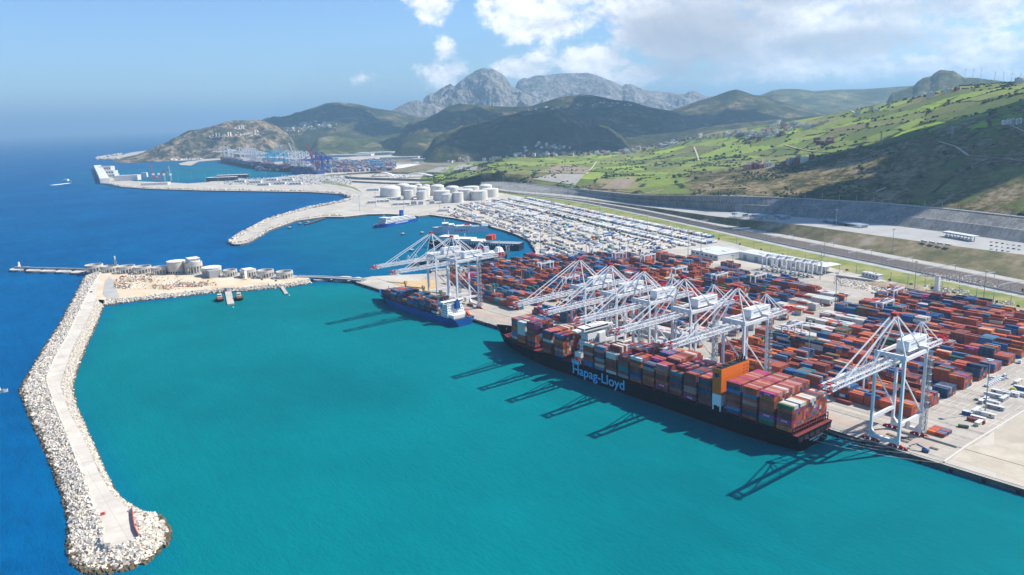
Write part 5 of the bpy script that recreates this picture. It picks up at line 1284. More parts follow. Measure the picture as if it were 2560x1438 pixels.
# ------------------------------------------------------------------ ferries
def ferry(name, p_bow, p_stern, beam, hull_m, lab, fb=11.0, decks=((.1, .8, 3, 6),), funnel=(.62, 'x'), boot_m=boot, dark_deck=None, letters=None, extra=None):
    a, s = at(*p_bow, 0), at(*p_stern, 0); d = (a - s); L = d.length; d.normalize(); n_ = Vector((-d.y, d.x, 0))
    if n_.dot(Vector((a.x, a.y, 0))) < 0: n_ = -n_
    c = (a + s) / 2 + n_ * beam / 2; rz = math.atan2(d.y, d.x)
    T = empty(name, (c.x, c.y, 0), rz, lab, 'ferry', 'ferries in the inner basin')
    st = []; hb = beam / 2
    for k in range(25):
        u = -.5 + k / 24; x = u * L; bw = bd = hb; zd = fb
        if u < -.45: bw = hb * .9
        if u > .25: bw = hb * max(.03, 1 - ((u - .25) / .25) ** 1.5)
        if u > .34: bd = hb * max(.06, 1 - ((u - .34) / .16) ** 2.4)
        if u > .3: zd = fb + 1.5 * (u - .3) / .2
        st.append((x, bw, bd, zd, 3 * max(0, u - .4) * 10))
    mb = MB(); hull_mesh(mb, st, hull_m, boot_m); mb.build('hull', None, T)
    mb = MB(); mb.flat([(q[0] + q[4], -q[2]) for q in st] + [(q[0] + q[4], q[2]) for q in st][::-1], fb - .25); mb.build('deck', dark_deck or MATS['deck_paint'], T)
    for (u0, u1, z0, h, w_) in decks:
        sp = MB().use(house_w); sp.box(((u0 + u1) / 2 * L, 0, z0 + h / 2), ((u1 - u0) * L, beam * w_, h)); o = sp.build('superstructure', None, T)
        mb = MB()
        for sy in (-1, 1): mb.box(((u0 + u1) / 2 * L, sy * (beam * w_ / 2 + .05), z0 + h * .55), ((u1 - u0) * L * .94, .14, h * .32))
        mb.box((u1 * L + .05, 0, z0 + h * .55), (.14, beam * w_ * .9, h * .32)); mb.build('window_band', bandd, o)
    return T, L
mat('deck_paint', '#8e979c', .8, .15, .2)
blue_f = mat('ferry_blue', '#0d4c9c', .4, .05, .2); grey_f = mat('ferry_pale', '#c3c9d0', .45, .05, .2); navy_f = mat('ferry_navy', '#152338', .45, .1, .2); dk_f = mat('ferry_dark', '#2a3a48', .5, .1, .2)
T1, L1 = ferry('ferry', (951, 571.5), (1045, 553), 25, blue_f, 'blue and white ferry with a blue funnel, alone at the far side of the basin', 8, ((-.44, .36, 8, 3.4, .98), (-.42, .34, 11.4, 3.2, .94), (-.3, .33, 14.6, 3, .9), (.2, .33, 17.6, 3.4, .95)))
for k, (zz, h) in enumerate(((5.2, 4.2),)):
    mb = MB(); [mb.box((-8, s * 12.56, zz), (L1 * .34, .12, 1.5)) for s in (-1, 1)]; mb.build('hull_lettering_band', mat('lettering_white', '#dcdce0', .6), T1)
f = MB().use(blue_f).box((-22, 0, 24), (9, 7, 15), taper=.85).build('funnel', None, T1)
for col, dz in (('#c23a2e', -2), ('#3a9a4c', .4), ('#e0b13a', 2.8)): MB().use(mat('stripe' + col[1:], col, .5)).box((-22, -3.52, 23 + dz), (5, .14, 2.2)).build('funnel_patch', None, f)
MB().use(white).cyl((38, 0, 20), .5, 12, 8, r1=.2).beam((38, -3, 26), (38, 3, 26), .4).build('mast', None, T1)
for k in range(4): MB().use(MATS['lifeboat_orange']).cyl((-8 + k * 9, -11.6, 16.4), 1.3, 1, 8, c1=(-2 + k * 9, -11.6, 16.4)).build('lifeboat', None, T1)
T2, L2 = ferry('ferry', (1085, 587), (1221, 580), 25, grey_f, 'pale grey ferry with red letters along its side', 13, ((.1, .36, 13, 3.4, .92), (.12, .35, 16.4, 3, .86), (.22, .34, 19.4, 3, .9), (-.2, .08, 13, 2.4, .8)))
sd = -1 if (T2.matrix_basis.to_3x3() @ Vector((0, 1, 0))).dot(Vector((-1, .3, 0))) > 0 else 1
def near_side(T):
    m3 = Matrix.Rotation(T.rotation_euler.z, 3, 'Z'); return -1 if (m3 @ Vector((0, 1, 0))).dot(Vector((T.location.x, T.location.y, 0))) > 0 else 1
s2 = near_side(T2)
text('hull_lettering', 'A R M A S', 6.4, mat('letter_red', '#c0283a', .6), T2, facing((0, s2 * 12.62, 6.2), (1, 0, 0) if s2 < 0 else (-1, 0, 0)), ext=.05, bold=.1)
MB().use(mat('letter_red', '#c0283a', .6)).box((-14, 4, 18), (12, 3, 4)).build('funnel', None, T2); MB().use(white).cyl((34, 0, 22), .5, 9, 8).build('mast', None, T2)
mb = MB().use(house_w).box((-L2 * .42, 0, 16), (9, 23, 6), taper=.8); mb.build('stern_house', None, T2)
T3, L3 = ferry('ferry', (1066, 620), (1297, 628), 27, navy_f, 'long navy blue ferry with an orange red funnel', 13, ((-.1, .4, 13, 3.2, .96), (.0, .38, 16.2, 3, .9), (.2, .36, 19.2, 3.2, .92)))
mb = MB().use(house_w); 
for k in range(30): mb.box((-L3 * .44 + k * L3 * .026, near_side(T3) * 13.56, 10.6), (2.2, .14, 2.4))
mb.build('vent_row', None, T3)
MB().use(mat('funnel_orange_red', '#e0492b', .5)).box((-L3 * .18, 6, 22), (13, 6, 8)).box((-L3 * .18, -6, 22), (13, 6, 8)).build('funnel', None, T3)
MB().use(white).cyl((L3 * .28, 0, 22), .6, 10, 8).cyl((L3 * .1, 0, 19), .5, 9, 8).build('mast', None, T3)
T4, L4 = ferry('ferry', (1032, 672), (1268, 650), 26, dk_f, 'white topped dark hulled ferry lying beside the ferry pier', 10, ((-.46, .36, 10, 4.4, 1.0), (-.2, .34, 14.4, 3.2, .9), (.14, .33, 17.6, 3.2, .9)))
mb = MB().use(house_w).box((-L4 * .44, 0, 17), (12, 24, 8), taper=.6); mb.build('stern_house', None, T4)
MB().use(mat('ferry_pale', '#c3c9d0')).box((-L4 * .3, 0, 20), (10, 8, 9), taper=.8).build('funnel', None, T4)
mb = MB(); mb.lattice((-L4 * .5 - 6, 0, 6), (-L4 * .5 - 6, 0, 22), 5, 5, 4, .5, up=(0, 1, 0)); mb.build('stern_mast', grey_s, T4)
# pier, ramps, dolphins
a, c = at(1077, 677, 4), at(1276, 657, 4)
T = empty('ferry_pier', (0, 0, 0), 0, 'narrow concrete ferry pier on piles at the edge of the container yard', 'pier')
mb = MB().use(concrete); mb.beam((a.x, a.y, 4), (c.x, c.y, 4), 8, 1.6); mb.build('deck', None, T); d = c - a
for k in range(12): MB().use(quay_dark).cyl((a.x + d.x * k / 11, a.y + d.y * k / 11, -3), 1.3, 6.5, 8).build('pile', None, T)
for k in range(1, 10): MB().use(concrete).box((a.x + d.x * k / 10, a.y + d.y * k / 10, 5.4), (2.4, 2.4, 1.4)).build('bollard_block', None, T)
dl = [(1007, 588), (939, 566), (1029, 629), (1055, 585), (981, 692), (996, 694), (724, 572), (750, 562), (770, 558)]
for i, (px, py) in enumerate(dl):
    v = at(px, py, 0); T = empty('mooring_dolphin', v, 0, 'dark mooring dolphin on piles, ' + ('out in the open basin', 'at the bow of the blue ferry', 'before the navy ferry', 'at the bow of the pale grey ferry', 'farther one off the bridge end', 'nearer one off the bridge end', 'at the outer end of the middle mole', 'second along the middle mole', 'third along the middle mole')[i], 'dolphin', 'mooring dolphins')
    MB().use(concrete).box((0, 0, 3.8), (8, 6, 1.4)).build('cap', None, T)
    for sx in (-1, 1):
        for sy in (-1, 1): MB().use(dark).cyl((sx * 2.8, sy * 2, -2), .8, 5.2, 8).build('pile', None, T)
mb = MB().use(quay_dark); P = resample([at(x, y, 3.4) for x, y in ((724, 571), (770, 558), (812, 545))], 24)
T = empty('jetty', (0, 0, 0), 0, 'dark piled jetty along the inner side of the middle mole', 'jetty')
for a, c in zip(P[9:], P[10:]): mb.beam((a.x, a.y, 3.4), (c.x, c.y, 3.4), 7, 1)
mb.build('deck', None, T)
for a in P[9:]: MB().use(dark).cyl((a.x, a.y, -2), 1.2, 5, 8).build('pile', None, T)

# ------------------------------------------------------------------ caisson mole, bridge, tower
cais = mat('caisson_concrete', '#c4beb2', .85, .15, .15); cais_l = mat('caisson_roof', '#dcd8ce', .85, .1, .1)
def ctr_of(x, y, s0=0, z=4): return at(0 + x / 2.977, 600 + y / 2.977, z)
low = [(150, 218, 130, 'end caisson carrying the little lighthouse'), (260, 226, 112, 'second low caisson'), (365, 230, 112, 'third low caisson'), (480, 234, 116, 'fourth low caisson'), (590, 240, 112, 'fifth low caisson')]
for x, y, w, lab in low:
    v = ctr_of(x, y, z=2.2); R_ = w / 2 / 2.977 / F_PX * Vector((v.x, v.y, 0)).length
    T = empty('caisson', (v.x, v.y, 0), 0, lab + ' of the thin mole, counted from its tip' if 'low' in lab else lab + ' at the tip of the thin mole', 'caisson', 'low caissons of the thin mole')
    MB().use(quay_dark).cyl((0, 0, -3), R_ * .9, 4.8, 32, cap=False).build('base', None, T); MB().use(cais).cyl((0, 0, 1.6), R_ * .9 - .2, 2.2, 32).build('top_slab', None, T)
a, c = ctr_of(110, 208, z=5), ctr_of(660, 222, z=5); wl_ = MB().use(shade_g); wl_.beam((a.x, a.y, 4.6), (c.x, c.y, 4.6), 3.0, 5); tag(wl_.build('parapet_wall'), 'grey crest wall running along the low caissons of the thin mole', 'wall')
v = ctr_of(142, 200, z=3); T = empty('lighthouse', v, 0, 'tiny white lighthouse on the end caisson of the thin mole', 'lighthouse'); MB().use(wallw).cyl((0, 0, 0), 2.6, 9, 12, r1=1.6).build('tower', None, T); MB().use(wallw).box((5, 0, 1.4), (7, 4, 2.8)).build('hut', None, T); MB().use(mat('lantern_green', '#3a6a52', .4)).cyl((0, 0, 9), 1.2, 2, 10, r1=.4).build('lantern', None, T)
ring = [(705, 232, 110, 10, 'open', 'first round caisson shell, where the breakwater road begins'), (825, 236, 104, 9, 'open', 'second round caisson shell, beside the lattice mast'), (945, 242, 112, 10, 'open', 'third round caisson shell with arched openings'), (1065, 245, 112, 10, 'open', 'fourth round caisson shell with arched openings'), (1195, 250, 112, 10, 'open', 'fifth round caisson shell, behind the lamp mast'),
    (1320, 245, 120, 17, 'solid', 'solid round caisson with a flat white roof'), (1448, 246, 116, 16, 'step', 'tallest round caisson topped by a stepped block'), (1580, 262, 130, 11, 'annex', 'broad white roofed caisson with a grey annex'), (1715, 268, 96, 9, 'open', 'small caisson shell right of the annex'), (1850, 272, 112, 10, 'flat', 'caisson with a flat square roof and white ramp'), (1980, 276, 116, 10, 'open', 'caisson shell second from the bridge'), (2120, 280, 118, 9, 'open', 'caisson shell nearest the bridge')]
for x, y, w, h, kd, lab in ring:
    v = ctr_of(x, y, z=5); R_ = w / 2 / 2.977 / F_PX * Vector((v.x, v.y, 0)).length; h *= 1.15
    T = empty('round_caisson', (v.x, v.y, 0), 0, lab, 'caisson', 'round caissons behind the platform')
    MB().use(quay_dark).cyl((0, 0, -3), R_ + .6, 8.1, 32).build('base', None, T)
    sh_ = MB().use(cais)
    if kd in ('solid',):
        sh_.cyl((0, 0, 5), R_, h, 32, cap=False); sh_.build('wall', None, T); MB().use(cais_l).cyl((0, 0, 5 + h), R_ + .5, .7, 32).build('roof', None, T)
        mb = MB()
        for k in range(10): q = -2.6 + k * .28; mb.box((R_ * math.cos(q), R_ * math.sin(q), 8), (1.6, 1.6, 3))
        mb.build('opening', dark, T)
    else:
        n_ = 18
        for k in range(n_):
            q = 2 * math.pi * k / n_; sh_.box((R_ * .97 * math.cos(q), R_ * .97 * math.sin(q), 5 + h * .38), (1.5, 1.7, h * .76), rz=q)
        for z0, z1 in ((.0, .12), (.66, 1.0)):
            rows = [[((R_ + e) * math.cos(2 * math.pi * k / 32), (R_ + e) * math.sin(2 * math.pi * k / 32), zz) for k in range(33)] for e, zz in ((0, 5 + h * z0), (0, 5 + h * z1), (-1.3, 5 + h * z1), (-1.3, 5 + h * z0), (0, 5 + h * z0))]
            sh_.grid(rows, smooth=False)
        sh_.build('wall', None, T)
        MB().use(shade_g).cyl((0, 0, 5), R_ * .8, h * .55, 24).build('inner_floor', None, T)
        if kd == 'step': MB().use(cais_l).cyl((0, 0, 5 + h), R_ * .8, 2.4, 24).box((0, 0, 5 + h + 4.4), (R_ * 1.3, R_ * 1.1, 4)).box((0, 0, 5 + h + 6.8), (R_ * 1.5, R_ * 1.3, .7)).build('roof', None, T)
        if kd == 'annex': MB().use(cais_l).cyl((0, 0, 5 + h), R_ + .4, 1, 32).build('roof', None, T); MB().use(shade_g).box((R_ * 1.2, -4, 5 + h * .45), (R_ * 1.2, R_ * 1.1, h * .9)).build('annex', None, T)
        if kd == 'flat': MB().use(cais_l).box((0, 0, 5 + h + .6), (R_ * 1.5, R_ * 1.3, 1.2)).build('roof', None, T); MB().use(wallw).beam((R_ * .8, -R_ * .6, 5 + h), (R_ * 1.7, -R_ * .9, 6), 4, .6).build('ramp', None, T)
v = ctr_of(866, 225, z=5); T = empty('lattice_mast', v, 0, 'grey lattice radio mast rising behind the round caissons', 'mast'); mb = MB(); mb.lattice((0, 0, 0), (0, 0, 19), 2.6, 2.6, 6, .4, up=(0, 1, 0)); mb.build('tower', grey_s, T); MB().use(white).cyl((0, 0, 18.5), 1.2, 6, 8).build('antenna', None, T)
# causeway road and bridge
T = empty('causeway_bridge', (0, 0, 0), 0, 'low concrete bridge joining the sandy platform to the container quay', 'bridge')
P = resample([at(x, y, 6) for x, y in ((742, 690), (800, 691.5), (870, 695.5), (910, 699))], 20)
mb = MB().use(shade_g)
for a, c in zip(P, P[1:]): mb.beam((a.x, a.y, 5.4), (c.x, c.y, 5.4), 13, 1.4)
for a, c in zip(P, P[1:]): mb.beam((a.x, a.y - 0, 6.5), (c.x, c.y, 6.5), .5, .9)
mb.build('deck', None, T)
for px in (806, 856, 797 + 110):
    v = at(px if px < 900 else 893, 700 if px < 900 else 702, 0)
    if px < 900: MB().use(cais).cyl((v.x, v.y, -3), 15, 6, 28).build('pier', None, T)
    else: MB().use(cais).box((v.x, v.y, 1), (12, 12, 7)).build('pier', None, T)
patch('causeway_road', [(v.x, v.y) for v in [at(x, y, 5) for x, y in ((232, 676), (300, 676), (400, 683), (560, 693), (742, 697), (742, 690), (600, 688), (500, 684), (380, 678), (280, 670))]], 5.15, asphalt_l)
patch('platform_road', [(v.x, v.y) for v in [at(x, y, 5) for x, y in ((262, 704), (272, 692), (282, 700), (300, 745), (268, 748), (256, 735))]], 5.2, asphalt_l)
# tug berth
def tug(px, py, rz, lab):
    v = at(px, py, 0); T = empty('tugboat', v, rz, lab, 'tugboat', 'tugs at the pontoon')
    st = [(x, b_, d_, z) for x, b_, d_, z in ((-13, 4.2, 4.6, 2.6), (-9, 5, 5.2, 2.4), (0, 5.2, 5.4, 2.5), (7, 4.4, 5.2, 3.2), (11, 2.4, 4, 3.8), (13.4, .4, 1.6, 4.4))]
    mb = MB(); hull_mesh(mb, st, navy, boot); mb.build('hull', None, T)
    mb = MB(); mb.flat([(q[0], -q[2] * .94) for q in st] + [(q[0], q[2] * .94) for q in st][::-1], 2.75); mb.build('deck', rustred, T)
    bf = mat('tug_buff', '#cfb27c', .6, .08, .3)
    h_ = MB().use(bf).box((1.5, 0, 4.6), (10, 6.4, 3.4)).build('deckhouse', None, T); w_ = MB().use(house_w).box((2.4, 0, 7.6), (4.4, 4.6, 2.6)).box((2.4, 0, 9.1), (5.2, 5.2, .4)).build('wheelhouse', None, T); MB().use(glass).box((2.4, 0, 8.0), (4.6, 4.8, 1.0)).build('window_band', None, w_)
    for s in (-1, 1): MB().use(bf).cyl((-2, s * 2, 6.3), .8, 3.4, 8).build('funnel', None, T)
    MB().use(bf).cyl((1, 0, 9.3), .22, 6, 6).build('mast', None, T); MB().use(dark).cyl((13, -1.6, 3.4), .9, 1, 8, c1=(13, 1.6, 3.4)).build('bow_fender', None, T)
ang = math.atan2(*(at(577, 760, 0) - at(571, 728, 0)).yx)
tug(550, 751, ang, 'left tug at the pontoon, dark hull and buff deckhouse'); tug(598, 748, ang, 'right tug at the pontoon, dark hull and buff deckhouse')
a, c = at(570, 728, 1.4), at(577, 760, 1.4); T = empty('tug_pontoon', (0, 0, 0), 0, 'pale floating pontoon between the two tugs', 'pontoon'); MB().use(concrete).beam((a.x, a.y, .6), (c.x, c.y, .6), 9, 2).build('deck', None, T); MB().use(shade_g).box((a.x, a.y, 4), (5, 5, 5)).build('access_hut', None, T)
a, c = at(703, 714, 2), at(716, 733, 2); T = empty('landing_stage', (0, 0, 0), 0, 'small pale landing stage on the rock slope near the bridge', 'landing stage'); MB().use(concrete).beam((a.x, a.y, 1.6), (c.x, c.y, .9), 5, .8).build('deck', None, T); MB().use(dark).cyl((c.x, c.y, -2), .6, 3, 8).build('pile', None, T)
for px, py, lab in ((583, 769, 'small pale mooring buoy off the tug pontoon'), (723, 739, 'small pale mooring buoy off the landing stage')):
    v = at(px, py, 0); T = empty('buoy', v, 0, lab, 'buoy'); MB().use(mat('buoy_cream', '#d8c49a', .6)).cyl((0, 0, -.3), 1.1, 1.0, 12).cyl((0, 0, .7), 1.1, .5, 12, r1=.3).build('float', None, T); MB().use(grey_s).cyl((0, 0, 1.1), .12, .9, 6).build('post', None, T)
# red rail screens at the breakwater head, truck and small craft
T = empty('red_screen', (0, 0, 0), 0, 'red slatted screen standing on the round breakwater head', 'screen')
mr = mat('screen_red', '#b5463f', .7, .15, .6); P = [at(x, y, RZ) for x, y in ((331, 1275), (333, 1300), (338, 1326), (346, 1342))]
for a, c in zip(P, P[1:]): MB().use(mr).beam((a.x, a.y, RZ + 1.3), (c.x, c.y, RZ + 1.3), .5, 2.4).build('panel', None, T)
v = at(257, 1288, RZ); T = empty('lifebuoy_stand', v, 0, 'small red stand at the left kerb of the breakwater head', 'stand'); MB().use(mr).box((0, 0, .9), (.8, 2.4, 1.8)).build('board', None, T); MB().use(mr).cyl((0, 1.6, 0), .12, 2.2, 6).build('post', None, T)
v = at(-4, 982, 0); T = empty('motor_boat', v, 1.2, 'white boat just entering at the left edge of the sea', 'boat'); st = [(-7, 2.4, 2.6, 2), (0, 2.6, 2.9, 2.2), (5, 1.6, 2.4, 2.6), (8, .2, .8, 3)]; mb = MB(); hull_mesh(mb, st, wallw, wallw); mb.build('hull', None, T); MB().use(wallw).box((-1, 0, 3.4), (6, 3.8, 2.6), taper=.9).build('cabin', None, T)
# ------------------------------------------------------------------ lorry park
r = random.Random(5)
TCOL = {'white': '#dcdbd6', 'pale grey': '#b9bdc0', 'blue': '#2f62a0', 'navy': '#24385c', 'teal': '#3a8088', 'orange': '#d07a2a', 'red': '#9c3a34', 'green': '#3d7350', 'cream': '#d8cfae'}
TW = (('white', 62), ('pale grey', 12), ('blue', 7), ('navy', 4), ('teal', 3), ('orange', 2), ('red', 3), ('green', 1), ('cream', 6))
TM = {k: mat('lorry_' + k.replace(' ', '_'), h, .5, .06, .3) for k, h in TCOL.items()}
def truck_geo(mb, col, cab, loc=(0, 0, 0), rz=0.0, simple=False, tractor=True):
    R = Matrix.Rotation(rz, 3, 'Z'); L = Vector(loc)
    P = lambda x, y, z: L + R @ Vector((x, y, z))
    mb.use(col); mb.box(P(-1.8, 0, 2.55), (13.4, 2.55, 2.7), M=R)
    mb.use(dark); mb.box(P(-1.8, 0, .95), (12.8, 2.0, .5), M=R)
    if not simple:
        for x in (-6.6, -5.3, -4.0): mb.box(P(x, 0, .5), (1.0, 2.45, 1.0), M=R)
    if tractor:
        mb.use(cab); mb.box(P(6.5, 0, 2.3), (2.2, 2.5, 2.9), M=R, taper=.94)
        mb.use(dark); mb.box(P(7.58, 0, 2.7), (.14, 2.1, 1.0), M=R); mb.box(P(6.2, 0, .55), (3.6, 2.3, 1.0), M=R)
    return mb
TR = []
dv = Vector((.9605, -.278, 0)); nv = Vector((.278, .9605, 0))          # along the lorry park's lanes, and inland
park = [at(x, y, GZ) for x, y in ((1108, 520), (1230, 500), (1420, 490), (1450, 503), (1560, 537), (1690, 566), (1790, 590), (1800, 608), (1650, 628), (1580, 645), (1370, 665), (1348, 650), (1340, 620), (1310, 595), (1250, 572), (1130, 545))]
pp = np.array([(v.x, v.y) for v in park])
def inside(x, y, poly=pp): return poly_sd(np.array([[x, y]]), poly)[0] > 4
org = Vector((-1264, 1300, 0))
lane = 0
for k in range(40):
    s_ = -12 - k * 15.5; across = k in (0, 2, 3, 6)
    if k in (1, 4, 7, 11, 16, 21): continue            # driving lanes
    lane += 1; t = -700; n_ = 0
    while t < 620:
        step = 3.6 if across or k in (9, 10) else 17.5
        p_ = org + dv * (t + r.uniform(-.3, .3)) + nv * (s_ + (r.uniform(-.3, .3) if across else r.gauss(0, 2.2)))
        occ = .86 if across else .55 if k in (9, 10) else .4 + .5 * (vnoise((p_.x, p_.y, 0), 90, 2) > -.15)
        if inside(p_.x, p_.y) and r.random() < occ:
            n_ += 1
            rz = (math.atan2(nv.y, nv.x) + r.choice((0, math.pi)) + .35) if across or k in (9, 10) else (math.atan2(dv.y, dv.x) + r.choice((0, math.pi)) + (r.gauss(0, .09) if r.random() < .6 else r.uniform(-.8, .8)))
            TR.append((p_.x, p_.y, rz, r.choices([a for a, _ in TW], [w for _, w in TW])[0], r.random() < .8, lane, n_))
        t += step
def tscore(q): return q[0] ** 2 + q[1] ** 2
for i in range(150):                                    # odd lorries between the lanes
    p_ = org + dv * r.uniform(-500, 520) + nv * r.uniform(-430, -70)
    if inside(p_.x, p_.y) and all((p_.x - q[0]) ** 2 + (p_.y - q[1]) ** 2 > 90 for q in TR): TR.append((p_.x, p_.y, r.uniform(0, 6.3), r.choices([a for a, _ in TW], [w for _, w in TW])[0], r.random() < .8, 60 + i, 1))
TR.sort(key=tscore)
TMESH = {}
for q in TR[:280]:
    x, y, rz, c_, tra, ln, n_ = q; cab = r.choice(('white', 'white', 'blue', 'red', 'pale grey')); key = (c_, cab, tra)
    if key not in TMESH: TMESH[key] = truck_geo(MB(), TM[c_], TM[cab], tractor=tra).mesh('lorry')
    o = bpy.data.objects.new('parked_lorry', TMESH[key]); C.objects.link(o); o.location = (x, y, GZ + .1); o.rotation_euler = (0, 0, rz)
    tag(o, ('%s %s standing askew between lanes of the lorry park, number %d' % (c_, 'lorry' if tra else 'trailer', ln - 59)) if ln >= 60 else '%s %s, place %d in lane %d of the lorry park' % (c_, 'lorry' if tra else 'trailer', n_, ln), 'lorry', 'lorries in the lorry park')
mb = MB()
for q in TR[280:]: truck_geo(mb, TM[q[3]], TM['white'], (q[0], q[1], GZ + .1), q[2], True, q[4])
kind(mb.build('parked_lorries'), 'stuff', 'rows of white lorries and trailers filling the far lorry park')
print('trucks', len(TR))
for i, (x, y, L, Wd) in enumerate(((1215, 528, 26, 10), (1275, 545, 18, 9), (1335, 560, 22, 10), (1400, 555, 16, 8), (1445, 600, 18, 9), (1520, 600, 22, 9), (1560, 622, 16, 8), (1380, 640, 20, 9), (1640, 610, 24, 10), (1180, 540, 30, 12), (1110, 528, 30, 14), (1320, 520, 22, 9))):
    shed('customs_booth', at(x, y, GZ), L, Wd, 5, HEAD * .3 + i, 'low white customs building among the lorries, %s from the left' % ORD[(3, 4, 6, 8, 9, 10, 11, 7, 12, 2, 1, 5)[i]], 'building', nw=3, group='customs buildings in the lorry park')
# cars and vans
def car_mesh(col, van=False):
    mb = MB().use(col); mb.box((0, 0, .72), (4.4, 1.8, .75), taper=.96)
    if van: mb.box((-.5, 0, 1.55), (3.4, 1.75, 1.1), taper=.94)
    else: mb.use(bandd); mb.box((-.2, 0, 1.3), (2.5, 1.6, .55), taper=.8); mb.use(col); mb.box((-.2, 0, 1.6), (1.9, 1.3, .08))
    mb.use(dark)
    for sx in (-1.35, 1.35):
        for sy in (-.82, .82): mb.cyl((sx, sy - .12, .34), .34, .24, 10, c1=(sx, sy + .12, .34))
    return mb.mesh('car')
cw, cb, cg, cy = (mat('car_' + n_, h, .35, spec=.5) for n_, h in (('white', '#dcdcda'), ('blue', '#35507a'), ('grey', '#7c8084'), ('yellow', '#d8d23a')))
CMS = {'white': car_mesh(cw), 'blue': car_mesh(cb), 'grey': car_mesh(cg), 'van': car_mesh(cw, True), 'yellow': car_mesh(cy, True)}
def carobj(kind_, px, py, rz, lab, z=GZ + .1, grp='cars and vans on the quay'):
    v = at(px, py, z); o = bpy.data.objects.new('parked_car', CMS[kind_]); C.objects.link(o); o.location = v; o.rotation_euler = (0, 0, rz); tag(o, lab, 'car', grp)
q1, q2 = (2468, 968), (2500, 949)
for i in range(8):
    carobj('van', 2467 + i * 4.6, 967 - i * 2.6, .15, 'white van, %s from the left in the parked row by the light mast' % ORD[i + 1])
for i in range(5): carobj('van' if i % 2 else 'white', 2478 + i * 9, 951 - (i * 3.2) % 9, .9, 'white vehicle behind the parked van row, %s from the left' % ORD[i + 1])
for i, (x, y, c_) in enumerate(((2442, 1001, 'grey'), (2461, 993, 'white'), (2469, 989, 'white'), (2475, 985, 'white'), (2482, 983, 'grey'))): carobj(c_, x, y, .3, '%s car, %s from the left in the short row before the site offices' % (c_, ORD[i + 1]))
carobj('yellow', 2533, 975, .2, 'yellow pickup van beside the white site offices')
carobj('blue', 228, 731, 1.2, 'blue truck driving on the breakwater road', RZ + .05, 'cars on the breakwater'); 
for i, (x, y) in enumerate(((690, 703), (655, 700), (487, 706), (522, 703))): carobj(('blue', 'grey', 'yellow', 'yellow')[i], x, y, .4, ('dark blue vehicle by the round caissons nearest the bridge', 'grey vehicle by the round caissons', 'yellow machine left of the annex caisson', 'yellow machine before the annex caisson')[i], 5.1, 'vehicles on the sandy platform')
for i, (x, y) in enumerate(((1980, 627), (2210, 722), (1665, 577), (1760, 583), (1640, 493), (1725, 509))): carobj('grey' if i % 2 else 'white', x, y, -.3, '%s vehicle on the inland road, %s from the left' % ('grey' if i % 2 else 'white', ORD[(5, 6, 2, 4, 1, 3)[i]]), GZ + .3 if i < 4 else 10, 'vehicles on the inland roads')
# flatbed trucks on the open yard
for i, (x, y, rz) in enumerate(((2526, 905, .1), (2490, 945, .9))):
    v = at(x, y, GZ); T = empty('flatbed_truck', v, rz, ('empty flatbed truck right of the last stacks', 'flatbed truck beside the light mast')[i], 'lorry'); MB().use(grey_s).box((0, 0, 1.1), (13, 2.5, .4)).build('flatbed', None, T); MB().use(white).box((7.4, 0, 1.9), (2.4, 2.5, 2.8), taper=.9).build('cab', None, T)
    for x_ in (-5, -3.7, 7): MB().use(dark).box((x_, 0, .5), (1, 2.4, 1)).build('wheel_pair', None, T)
# site offices
so_ = [(2459, 1005, 'grey', 14), (2487, 1022, 'grey', 13), (2482, 992, 'white', 13), (2510, 1000, 'grey', 12), (2525, 988, 'white', 13), (2502, 985, 'white', 14), (2440, 1030, 'white', 12), (2465, 1040, 'white', 13), (2445, 1050, 'cream', 10), (2447, 1062, 'cream', 9), (2418, 1037, 'blue', 7), (2552, 990, 'white', 14), (2545, 958, 'cream', 12), (2555, 975, 'blue', 12), (2478, 1010, 'white', 12)]
for i, (x, y, c_, L) in enumerate(so_):
    v = at(x, y, GZ + .1); T = empty('site_office', v, .0 if i % 3 else math.pi / 2, '%s site office cabin, %s from the left in the cluster near the sandy ground' % (c_, ORD[sorted(range(len(so_)), key=lambda j: so_[j][0]).index(i) + 1]), 'site office', 'site office cabins')
    cm = {'grey': shade_g, 'white': wallw, 'cream': wallc, 'blue': TM['blue']}[c_]
    MB().use(cm).box((0, 0, 1.4), (L, 3.0, 2.8)).build('wall', None, T); MB().use(roofg).box((0, 0, 2.9), (L + .3, 3.3, .2)).build('roof', None, T)
    for k in (-.3, .25): MB().use(bandd).box((L * k, -1.54, 1.7), (1.6, .1, 1.0)).build('window', None, T)
v = at(2408, 1069, GZ); T = empty('skip', v, .4, 'green open skip beside the maroon container', 'skip'); MB().use(CM['green']).box((0, 0, .9), (6.5, 2.6, 1.7), taper=1.1).build('body', None, T); MB().use(dark).box((0, 0, 1.8), (6.2, 2.3, .1)).build('load', None, T)
